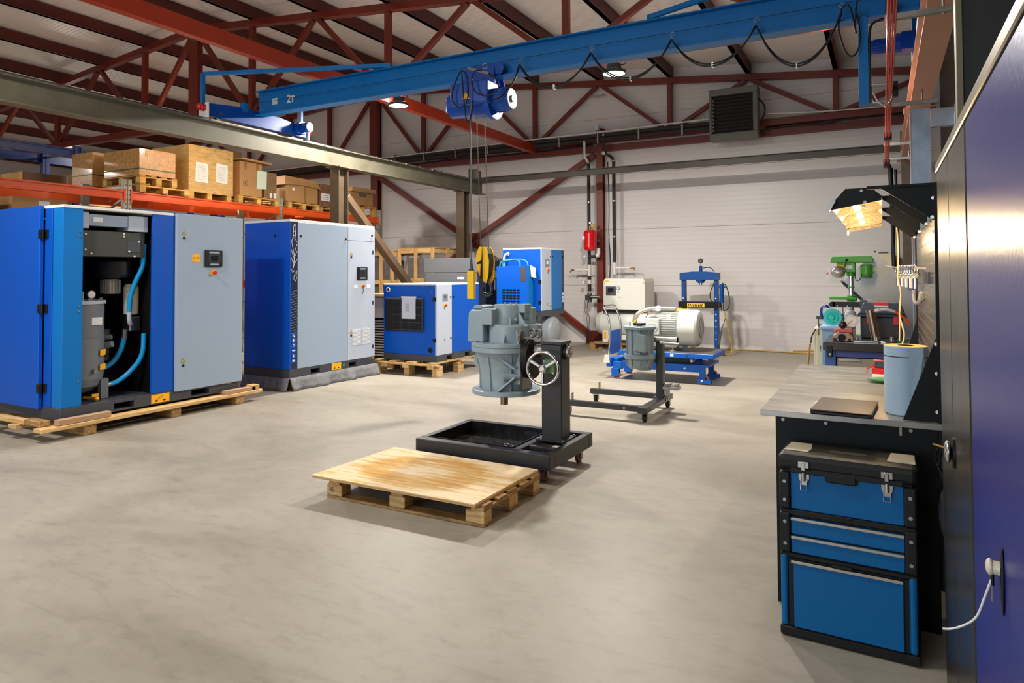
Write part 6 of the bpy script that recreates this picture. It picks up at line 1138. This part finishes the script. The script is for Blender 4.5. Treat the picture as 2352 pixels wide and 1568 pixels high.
for x in (.085, .405):
    l_ = cbx('latch', x-.005, x+.04, -.022, -.014, .748, .776, chrome, .002); cbx('latch_hook', x+.008, x+.026, -.028, -.02, .738, .772, chrome, .003, l_)
    MB().prism([(-.022, .06), (.022, .06), (.022, .03), (.01, .0), (-.01, 0), (-.022, .03)], (x+.0175-.42, 3.283, .672), (1, 0, 0), (0, 0, 1), (0, -.006, 0)).build('latch_plate', chrome, l_, bev=.001)
    MB().cyl((x+.0175-.42, 3.272, .692), (x+.0175-.42, 3.272, .728), .009, 14).build('latch_barrel', chrome, l_)
    MB().tube([(x+.005-.42, 3.273, .70), (x+.005-.42, 3.268, .655), (x+.03-.42, 3.268, .655), (x+.03-.42, 3.273, .70)], .002, 6).build('latch_wire', chrome, l_)
tc_.rotation_euler = (0, 0, math.radians(-2.4))
# cabinets by the camera
gs = mat('gloss_black_steel', (64, 60, 54), .3, .7, var=.1, vscale=4, bump=.05, bscale=60); nb = mat('gloss_dark_blue', (6, 14, 112), .32, spec=.4, bump=.06, bscale=60)
c_b = thing('metal_cabinet', 'tall glossy black-grey steel cabinet beside the workbench', 'cabinet', (.43, 2.5, 0))
MB().box(.20, .68, 2.01, 3.0, .01, 2.0).build('cabinet_body', matte, c_b); MB().box(.182, .20, 2.02, 2.50, .06, 1.965).build('door', gs, c_b, bev=.003); MB().box(.182, .20, 2.51, 2.99, .06, 1.965).build('door', gs, c_b, bev=.003)
MB().box(.178, .69, 2.0, 3.01, 1.97, 2.0).build('top_trim', mat('olive_trim', (122, 112, 88), .4, .5), c_b, bev=.003); MB().box(.185, .205, 2.0, 2.02, .02, 1.965).build('edge_strip', black, c_b)
lk = MB().cyl((.182, 2.47, 1.055), (.176, 2.47, 1.055), .045, 28).build('lock_plate', black, c_b)
MB().sphere((.165, 2.48, 1.055), .03, 18, (.35, 1, 1.15)).build('round_knob', chrome, lk); MB().cyl((.165, 2.50, 1.06), (.13, 2.52, 1.065), .0035, 8).build('key', mat('brass', (0, 0, 0)), lk)
c_u = thing('metal_cabinet', 'tall glossy blue steel cabinet closest to the camera with a key in its lock', 'cabinet', (.43, 1.5, 0))
MB().box(.20, .68, .9, 1.995, .01, 2.0).build('cabinet_body', matte, c_u); MB().box(.182, .20, .93, 1.985, .06, 1.965).build('door', nb, c_u, bev=.003)
MB().box(.178, .69, .9, 1.998, 1.97, 2.0).build('top_trim', MATS['olive_trim'], c_u, bev=.003)
hl = MB().sphere((.18, 1.515, 1.045), .062, 18, (.06, .2, 1)).build('lock_plate', black, c_u); MB().cyl((.18, 1.52, 1.065), (.165, 1.525, 1.065), .012, 16).sphere((.163, 1.525, 1.065), .015, 14, (.5, 1, 1)).build('lock_knob', mat('ivory_plastic', (206, 196, 170), .3), hl)
MB().box(.164, .169, 1.522, 1.545, 1.03, 1.055).build('key_head', black, hl, bev=.003); MB().box(.165, .167, 1.53, 1.538, 1.0, 1.03).build('key_blade', zinc, hl)
MB().tube([(.165, 1.528, 1.04), (.155, 1.54, 1.0), (.145, 1.555, .955), (.125, 1.58, .925), (.105, 1.6, .905), (.092, 1.6, .903)], .0022, 6, False, 2).build('cable_tie', white, hl)
ptn = thing('partition_panel', 'tall dark partition panel with an olive metal edge behind the cabinets', 'panel', (.6, 3.16, 0))
MB().box(.285, .975, 3.14, 3.18, 0, 3.6).build('sheet', mat('partition_black', (30, 28, 26), .5), ptn); MB().box(.262, .285, 3.13, 3.19, 0, 3.6).build('edge_strip', mat('olive_trim', (0, 0, 0)), ptn, bev=.002)
cl = thing('cable_bundle', 'tangle of black cables and a dark cloth between the workbench and the black cabinet', 'cables', (.2, 3.3, .5))
for i in range(4): MB().tube([(.19+.01*i, 3.25+.03*i, .9), (.17+.015*i, 3.3, .85-.03*i), (.2, 3.28, .78), (.175+.01*i, 3.33, .7)], .004, 6, False, 2).build('cable', black, cl)
MB().sphere((.215, 3.32, .62), .06, 14, (.5, .7, 1.9)).build('cloth', mat('dark_cloth', (44, 46, 52), .9, var=.4, vscale=30, bump=1, bscale=30), cl)
# hanging spray bottles, clamps, glasses on the pegboard
pg = thing('clamp_rail', 'rail of shiny metal and clear plastic fittings hanging on the pegboard', 'fittings', (.17, 5.5, 1.5)); gm = mat('clear_plastic', (236, 226, 206), .08, alpha=.45)
MB().tube([(.02, 6.15, 1.655), (.08, 6.0, 1.635), (.15, 5.4, 1.63), (.205, 4.4, 1.62)], .006, 6, False, 1).build('rail', MATS['clear_plastic'], pg)
for i in range(9):
    y = 5.9-.13*i; x = .10+.009*i
    MB().torus((x, y, 1.61), (1, .5, 0), .03, .008, 18, 6).build('ring_clamp', chrome, pg); MB().cyl((x, y-.02, 1.50), (x, y-.02, 1.56), .016, 10).cyl((x, y-.02, 1.56), (x+.02, y-.04, 1.585), .01, 8).build('fitting', gm if i % 2 else chrome, pg)
for i in range(5): MB().box(.195, .205, 4.35-.1*i, 4.37-.1*i, 1.54, 1.60).build('hanging_bit', dgrey, pg)
gl = thing('safety_glasses', 'clear safety glasses with dark arms hanging on the pegboard', 'glasses', (.2, 4.8, 1.42))
MB().tube([(.19, 5.6, 1.47), (.18, 5.4, 1.415), (.18, 5.0, 1.40), (.19, 4.75, 1.43), (.195, 4.7, 1.48)], .010, 8, False, 2).build('lens_band', gm, gl); MB().tube([(.17, 5.45, 1.52), (.15, 5.5, 1.5), (.15, 5.4, 1.48), (.17, 5.2, 1.485), (.18, 5.1, 1.50)], .005, 6, False, 2).build('goggle_strap', black, gl); MB().bar((.185, 5.05, 1.50), (.19, 4.9, 1.44), .006, .006).bar((.19, 4.65, 1.42), (.205, 4.45, 1.45), .005, .005).build('temple_arm', black, gl)
cc = MB().tube([(.085, 5.62, 1.99), (.10, 5.64, 1.86), (.10, 5.62, 1.66), (.09, 5.6, 1.55), (.115, 5.58, 1.46), (.095, 5.56, 1.32), (.11, 5.5, 1.24), (.13, 5.45, 1.16), (.09, 5.4, 1.06), (.05, 5.35, .945)], .0055, 6, False, 2).tube([(.11, 5.57, 1.45), (.10, 5.55, 1.25), (.095, 5.5, 1.12)], .0055, 6).build('power_cord', mat('cream_cord', (226, 196, 140), .5)); tag(cc, 'cream power cord hanging down the far end of the pegboard', 'cord')
# ================================================================== second bench and machines beyond
b2 = thing('drawer_bench', 'blue drawer workbench with a dark top holding the toolbox, beyond the first bench', 'workbench', (-.1, 7, 0)); sb = mat('slate_blue_enamel', (42, 84, 150), .4)
MB().box(-.47, .42, 6.68, 7.52, .955, .985).build('bench_top', dgrey, b2, bev=.003); MB().box(-.475, .42, 6.66, 6.69, .915, .985).build('front_rail', mat('brown_black_rail', (48, 42, 40), .3), b2, bev=.006)
for x in (-.46, .34): MB().box(x, x+.085, 6.69, 6.775, 0, .955).build('leg', sb, b2, bev=.004)
MB().box(-.375, .34, 6.70, 6.73, .86, .915).build('apron', mat('violet_blue', (56, 64, 128), .4), b2)
MB().box(-.375, .34, 6.74, 7.5, .25, .86).build('drawer_unit', matte, b2)
for z in (.66, .46, .26): d_ = MB().box(-.365, .33, 6.715, 6.74, z, z+.19).build('drawer', mat('taupe_enamel', (150, 138, 124), .45), b2, bev=.002); MB().box(-.355, -.18, 6.70, 6.715, z+.165, z+.185).build('drawer_handle', alu, d_, bev=.002)
MB().box(-.445, -.40, 6.65, 6.69, .86, .955).build('corner_bracket', black, b2, bev=.003); MB().cyl((-.42, 6.65, .885), (-.42, 6.645, .885), .01, 12).build('bracket_screw', zinc, b2)
bt = .985
tbx = thing('toolbox', 'dark blue plastic toolbox with red latches on the drawer bench', 'toolbox', (0, 7.25, bt)); tbm = mat('navy_plastic', (44, 58, 78), .4)
MB().box(-.19, .155, 7.14, 7.38, bt+.005, 1.19).build('box_body', mat('navy_dark', (30, 36, 46), .4), tbx, bev=.01); MB().box(-.215, .185, 7.12, 7.40, 1.19, 1.215).build('lid_rim', tbm, tbx, bev=.006)
MB().prism([(-.20, 1.215), (-.165, 1.315), (.14, 1.315), (.175, 1.215)], (0, 7.14, 0), (1, 0, 0), (0, 0, 1), (0, .24, 0)).build('lid', tbm, tbx, bev=.008)
for x in (-.14, .075): MB().box(x, x+.065, 7.105, 7.125, 1.12, 1.2).build('latch', mat('crimson_plastic', (190, 24, 52), .4), tbx, bev=.004)
MB().box(-.08, .045, 7.125, 7.3, 1.29, 1.322).build('handle', redp, tbx, bev=.004); MB().box(-.075, .04, 7.122, 7.126, 1.28, 1.295).build('label', label_w, tbx)
cyl_ = thing('steel_tube_assembly', 'tilted bare steel tube standing on a round plate in front of the toolbox', 'tube', (-.08, 6.9, bt))
MB().cyl((-.06, 6.9, bt+.02), (-.105, 6.9, 1.265), .038, 28).build('tube', mat('oily_steel', (164, 146, 130), .22, .95, var=.2, vscale=6), cyl_); MB().cyl((.01, 6.9, bt), (.01, 6.9, bt+.018), .12, 30).build('round_plate', chrome, cyl_); MB().cyl((.06, 6.88, bt+.018), (.06, 6.88, bt+.05), .018, 6).cyl((-.055, 6.82, bt+.0), (-.055, 6.82, bt+.05), .014, 6).build('plate_bolt', zinc, cyl_)
MB().prism([(-.2, 0), (.0, -.01), (.03, .02), (-.02, .03), (-.18, .02)], (-.04, 6.78, bt), (1, 0, 0), (0, 1, 0), (0, 0, .02)).build('lever', chrome, cyl_, bev=.004)
oh = thing('orange_hose', 'orange hose with a grey protective end beside the toolbox', 'hose', (.1, 6.9, 1.2))
MB().tube([(-.05, 6.88, 1.26), (.02, 6.87, 1.275), (.09, 6.87, 1.255)], .013, 10, False, 2).build('grey_sleeve', mat('sleeve_grey', (170, 172, 176), .5), oh); MB().tube([(.09, 6.87, 1.255), (.15, 6.88, 1.21), (.20, 6.9, 1.15)], .011, 10, False, 2).build('hose', mat('orange_rubber', (220, 84, 20), .4), oh); MB().sphere((-.055, 6.88, 1.255), .02, 12).cyl((-.06, 6.88, 1.255), (-.03, 6.88, 1.262), .022, 6).build('coupling', zinc, oh)
pm2 = thing('pump_housing', 'red and bronze pump housing with a round dark opening on the drawer bench corner', 'pump part', (-.32, 6.85, bt))
MB().prism([(-.09, 0), (.09, 0), (.085, .05), (.05, .08), (-.05, .08), (-.085, .05)], (-.32, 6.80, bt), (1, 0, 0), (0, 0, 1), (0, .12, 0)).build('casting', mat('bronze_grey_cast', (150, 122, 106), .3, .7), pm2, bev=.01, seg=2); MB().prism([(-.08, 0), (.08, 0), (.07, .03), (-.07, .03)], (-.32, 6.83, bt+.078), (1, 0, 0), (0, 0, 1), (0, .09, 0)).build('red_cover', mat('faded_red', (196, 92, 84), .5), pm2, bev=.006)
MB().cyl((-.33, 6.798, bt+.035), (-.33, 6.802, bt+.035), .026, 24).build('bore', matte, pm2); MB().torus((-.33, 6.798, bt+.035), (0, 1, 0), .028, .005, 24, 8).build('bore_rim', black, pm2)
for x in (-.385, -.27): MB().box(x-.012, x+.012, 6.79, 6.80, bt+.004, bt+.03).build('clamp_foot', black, pm2, bev=.002)
MB().sphere((-.325, 6.86, bt+.145), .036, 20).build('ball_knob', mat('dark_ball', (80, 72, 72), .2, .8), pm2); MB().cyl((-.325, 6.86, bt+.10), (-.325, 6.86, bt+.12), .012, 10).build('knob_stem', zinc, pm2); MB().cyl((-.21, 6.84, bt+.0), (-.21, 6.84, bt+.04), .016, 6).build('bolt_head', zinc, pm2)
pg2 = thing('pressure_gauge', 'round white dial gauge on a grey body behind the red pump housing', 'gauge', (-.26, 7.0, bt))
MB().cyl((-.26, 7.0, 1.155), (-.26, 7.03, 1.155), .058, 32).build('gauge_case', zinc, pg2); d_ = MB().cyl((-.26, 6.998, 1.155), (-.26, 7.0, 1.155), .052, 32).build('dial_face', mat('dial_white', (232, 230, 226), .5), pg2)
for i in range(10): a = -2.2+i*.49; MB().box(-.26+.043*math.sin(a)-.002, -.26+.043*math.sin(a)+.002, 6.9965, 6.998, 1.155+.043*math.cos(a)-.004, 1.155+.043*math.cos(a)+.004).build('dial_mark', black, d_)
MB().bar((-.285, 6.9965, 1.13), (-.25, 6.9965, 1.165), .003, .001, up=(0, 1, 0)).build('needle', black, d_); MB().cyl((-.26, 7.015, bt+.0), (-.26, 7.015, 1.10), .012, 10).build('stem', zinc, pg2)
MB().lathe([(.05, 0), (.052, .03), (.04, .06), (.02, .07), (.018, .1)], (-.27, 7.1, 1.18), (0, 0, 1), 24).box(-.30, -.23, 7.06, 7.14, bt, 1.18).build('grey_body', mat('instrument_grey', (160, 166, 172), .4), pg2)
o = MB().box(.10, .17, 6.78, 6.84, bt+.001, bt+.04).build('green_case', mat('dark_green_plastic', (24, 84, 52), .3), bev=.004); tag(o, 'small dark green case at the right end of the drawer bench', 'case'); o = MB().box(.19, .23, 6.75, 6.8, bt+.001, bt+.025).build('orange_tag', mat('orange_rubber', (0, 0, 0)), bev=.004); tag(o, 'small orange plastic piece beside the dark green case', 'plastic part')
# cut-off saw on pale blue stand
sw = thing('cut_off_saw', 'turquoise and blue cut-off saw on a pale blue stand left of the drawer bench', 'saw', (-.45, 7.3, 0)); tq = mat('turquoise_plastic', (20, 206, 196), .3); pbx = mat('pale_blue_enamel', (140, 172, 206), .4)
MB().box(-.53, -.36, 7.25, 7.6, 0, 1.03).build('stand', pbx, sw, bev=.004); MB().box(-.555, -.30, 7.2, 7.65, 1.03, 1.055).build('table_plate', pbx, sw, bev=.004)
MB().cyl((-.43, 7.28, 1.15), (-.43, 7.32, 1.15), .085, 36).build('blade_guard', tq, sw, bev=.006); MB().torus((-.43, 7.277, 1.15), (0, 1, 0), .05, .006, 28, 8).lathe([(.032, 0), (.03, .012), (.018, .02)], (-.435, 7.28, 1.15), (0, -1, 0), 24).build('guard_boss', tq, sw)
for a in range(6): MB().cyl((-.43+.072*math.cos(a+.4), 7.28, 1.15+.072*math.sin(a+.4)), (-.43+.072*math.cos(a+.4), 7.276, 1.15+.072*math.sin(a+.4)), .004, 8).build('screw', zinc, sw)
MB().cyl((-.47, 7.33, 1.15), (-.47, 7.333, 1.15), .08, 30).build('blade', label_w, sw)
MB().tube([(-.455, 7.33, 1.245), (-.50, 7.33, 1.265), (-.535, 7.33, 1.24), (-.54, 7.33, 1.18), (-.52, 7.33, 1.13)], .014, 10, False, 2).build('handle', dblue, sw); MB().bar((-.47, 7.30, 1.29), (-.44, 7.3, 1.235), .012, .012).bar((-.49, 7.30, 1.29), (-.52, 7.3, 1.235), .008, .008).bar((-.48, 7.30, 1.295), (-.455, 7.3, 1.28), .014, .014).build('spring_arm', zinc, sw)
MB().cyl((-.58, 7.3, 1.145), (-.53, 7.3, 1.145), .016, 14).cyl((-.56, 7.3, .965), (-.56, 7.3, 1.145), .005, 8).build('crank', dgrey, sw); MB().box(-.36, -.31, 7.3, 7.42, 1.06, 1.18).cyl((-.33, 7.36, 1.15), (-.26, 7.36, 1.15), .05, 20).build('saw_motor', dblue, sw, bev=.006)
sw.location.y += .33; sw.location.x -= .02
# beige cabinet with key
bg_ = thing('beige_cabinet', 'narrow beige steel cabinet with a key, left of the pale blue saw stand', 'cabinet', (-.5, 7.9, 0)); bge = mat('beige_enamel', (206, 196, 160), .45)
MB().box(-.64, -.42, 7.7, 8.2, 0, 1.01).build('cabinet_body', bge, bg_, bev=.004); MB().box(-.615, -.43, 7.685, 7.70, .03, .985).build('door', bge, bg_, bev=.003); MB().box(-.605, -.575, 7.683, 7.686, .955, .975).build('label', ylab, bg_); MB().box(-.58, -.572, 7.675, 7.685, .80, .83).box(-.578, -.574, 7.672, 7.675, .77, .80).build('key', dgrey, bg_); MB().box(-.60, -.5, 7.72, 7.9, 1.01, 1.04).build('black_tool', black, bg_, bev=.006); MB().box(-.54, -.51, 7.715, 7.75, 1.01, 1.035).build('red_grip', redp, bg_)
h_ = MB().tube([(-.62, 7.66, 1.0), (-.655, 7.62, .93), (-.66, 7.6, .86)], .007, 8, False, 1).build('hose_end', black, bg_)
o = MB().tube([(-.66, 7.6, .88), (-.68, 7.58, .70), (-.70, 7.56, .4), (-.68, 7.55, .15), (-.72, 7.5, .02), (-.8, 7.7, .014)], .011, 8, False, 2).build('air_hose', MATS['ochre_hose']); tag(o, 'ochre hose hanging at the left side of the beige cabinet', 'hose')
bg_.location.y += .26; bg_.location.x -= .015
# drill press
dp_ = thing('drill_press', 'bright green bench drill press with a clear chuck guard', 'drill press', (-.28, 7.95, .9)); grn = mat('bright_green_enamel', (60, 158, 34), .35)
MB().prism([(-.475, 1.70), (-.475, 1.735), (-.46, 1.765), (-.10, 1.765), (-.08, 1.735), (-.08, 1.70)], (0, 7.85, 0), (1, 0, 0), (0, 0, 1), (0, .2, 0)).build('belt_cover', grn, dp_, bev=.008, seg=2); MB().box(-.48, -.075, 7.845, 8.055, 1.70, 1.712).build('cover_rim', grn, dp_, bev=.003)
MB().box(-.37, -.245, 7.87, 8.02, 1.60, 1.70).box(-.42, -.36, 7.88, 8.0, 1.64, 1.70).build('head', grn, dp_, bev=.006); MB().box(-.335, -.27, 7.866, 7.87, 1.635, 1.67).build('logo_plate', label_w, dp_)
MB().cyl((-.29, 7.95, .95), (-.29, 7.95, 1.60), .025, 20).build('column', chrome, dp_); MB().cyl((-.29, 7.95, 1.56), (-.29, 7.95, 1.62), .042, 20).cyl((-.29, 7.95, 1.44), (-.29, 7.95, 1.455), .032, 18).cyl((-.29, 7.95, 1.31), (-.29, 7.95, 1.36), .042, 18).build('column_collar', grn, dp_)
MB().lathe([(.03, 0), (.055, .01), (.056, .13), (.05, .145)], (-.145, 7.95, 1.535), (0, 0, 1), 24).build('motor_body', grn, dp_); q = MB()
for k in range(16): a = k*PI/8; q.box(-.145+.057*math.cos(a)-.003, -.145+.057*math.cos(a)+.003, 7.95+.057*math.sin(a)-.003, 7.95+.057*math.sin(a)+.003, 1.58, 1.67)
q.build('motor_fins', grn, dp_); MB().box(-.095, -.075, 7.92, 7.97, 1.60, 1.66).build('capacitor', grn, dp_, bev=.005); MB().box(-.165, -.125, 7.888, 7.893, 1.545, 1.575).build('rating_plate', dgrey, dp_)
MB().prism([(-.49, 1.32), (-.24, 1.32), (-.24, 1.345), (-.49, 1.345)], (0, 7.8, 0), (1, 0, 0), (0, 0, 1), (0, .26, 0)).box(-.33, -.24, 7.88, 8.0, 1.30, 1.345).build('work_table', grn, dp_, bev=.004)
MB().tube([(-.40, 7.84, 1.60), (-.34, 7.82, 1.66), (-.325, 7.8, 1.72)], .005, 6).sphere((-.325, 7.8, 1.725), .013, 10).build('feed_lever', black, dp_); MB().tube([(-.41, 7.86, 1.675), (-.36, 7.86, 1.67), (-.335, 7.86, 1.645)], .009, 8, False, 2).build('yellow_tube', yel, dp_)
MB().sphere((-.405, 7.85, 1.60), .062, 20, (1.1, .8, 1)).build('chuck_housing', mat('cast_aluminium', (160, 156, 152), .25, .9), dp_); MB().lathe([(.085, .1), (.084, .0), (.06, -.06), (.02, -.075)], (-.425, 7.82, 1.55), (0, 0, 1), 24, False).build('chuck_guard', mat('clear_guard', (230, 226, 220), .08, alpha=.22), dp_); MB().sphere((-.505, 7.85, 1.59), .014, 10).build('guard_knob', redp, dp_)
MB().tube([(-.26, 7.9, 1.60), (-.24, 7.88, 1.5), (-.20, 7.88, 1.53), (-.19, 7.9, 1.58)], .004, 6, False, 2).build('motor_cable', black, dp_); MB().box(-.40, -.15, 7.8, 8.15, .90, .95).build('base', grn, dp_, bev=.004); MB().box(-.30, -.12, 7.85, 8.15, 0, .90).build('pedestal', dgrey, dp_)
mb_ = thing('padded_arm', 'rounded black bar of a machine between the drill press and the saw', 'machine part', (-.3, 7.5, 1.2))
MB().cyl((-.445, 7.5, 1.285), (-.445, 7.53, 1.285), .027, 20).box(-.445, -.15, 7.5, 7.53, 1.258, 1.312).build('bar_body', black, mb_, bev=.004); boltrow([(-.40, 7.5, 1.27), (-.31, 7.5, 1.27)], (0, -1, 0), .006, zinc, mb_); MB().box(-.20, -.14, 7.48, 7.6, 1.24, 1.33).build('pivot', dgrey, mb_, bev=.004); MB().cyl((-.13, 7.5, 1.29), (-.13, 7.53, 1.29), .06, 28).build('pulley_guard', mat('clear_guard', (0, 0, 0)), mb_); MB().cyl((-.35, 7.51, bt+.0), (-.35, 7.51, 1.26), .004, 8).cyl((-.18, 7.53, .3), (-.18, 7.53, 1.25), .018, 12).build('support_post', dgrey, mb_)
# leaning sheet
ls = thing('slanted_metal_sheet', 'big slanted grey metal sheet with a pointed top behind the drill press', 'metal sheet', (0, 9.3, 0))
MB().prism([(-.08, 1.835), (-.44, 1.475), (-.30, 1.33), (.06, .95), (.06, 0), (.3, 0), (.32, 1.44)], (0, 9.25, 0), (1, 0, 0), (0, 0, 1), (0, .02, 0)).build('sheet', mat('brushed_sheet', (158, 158, 160), .32, .7, var=.15, vscale=4), ls); MB().bar((-.45, 9.24, 1.50), (.06, 9.24, .98), .03, .04, up=(0, 1, 0)).build('edge_tube', black, ls); MB().sphere((-.08, 9.26, 1.845), .012, 10).build('end_knob', black, ls)
# beige electrical cabinet on the back wall
ec = thing('electrical_cabinet', 'beige electrical cabinet standing at the right end of the back wall', 'cabinet', (0, 14.6, 0)); MB().box(-.26, .19, 14.5, 14.8, 0, 1.95).build('cabinet_body', bge, ec, bev=.004); MB().box(-.235, .165, 14.485, 14.5, .1, 1.91).build('door', bge, ec, bev=.003); MB().box(-.06, .1, 14.6, 14.65, 1.95, 1.97).build('cable_glands', black, ec)
dc = thing('cable_drop', 'thick dark cables dropping from the conductor bars to the beige cabinet', 'cable', (.15, 12.5, 1)); MB().tube([(.13, 12.06, 3.2), (.15, 12.3, 2.5), (.17, 13.4, 2.2), (.17, 14.4, 2.1), (.2, 14.5, 1.2), (.24, 14.5, .6)], .035, 8, False, 2).tube([(.24, 14.6, 3.5), (.26, 14.6, 2.2), (.25, 14.6, .5)], .025, 8).build('dark_cable', black, dc)
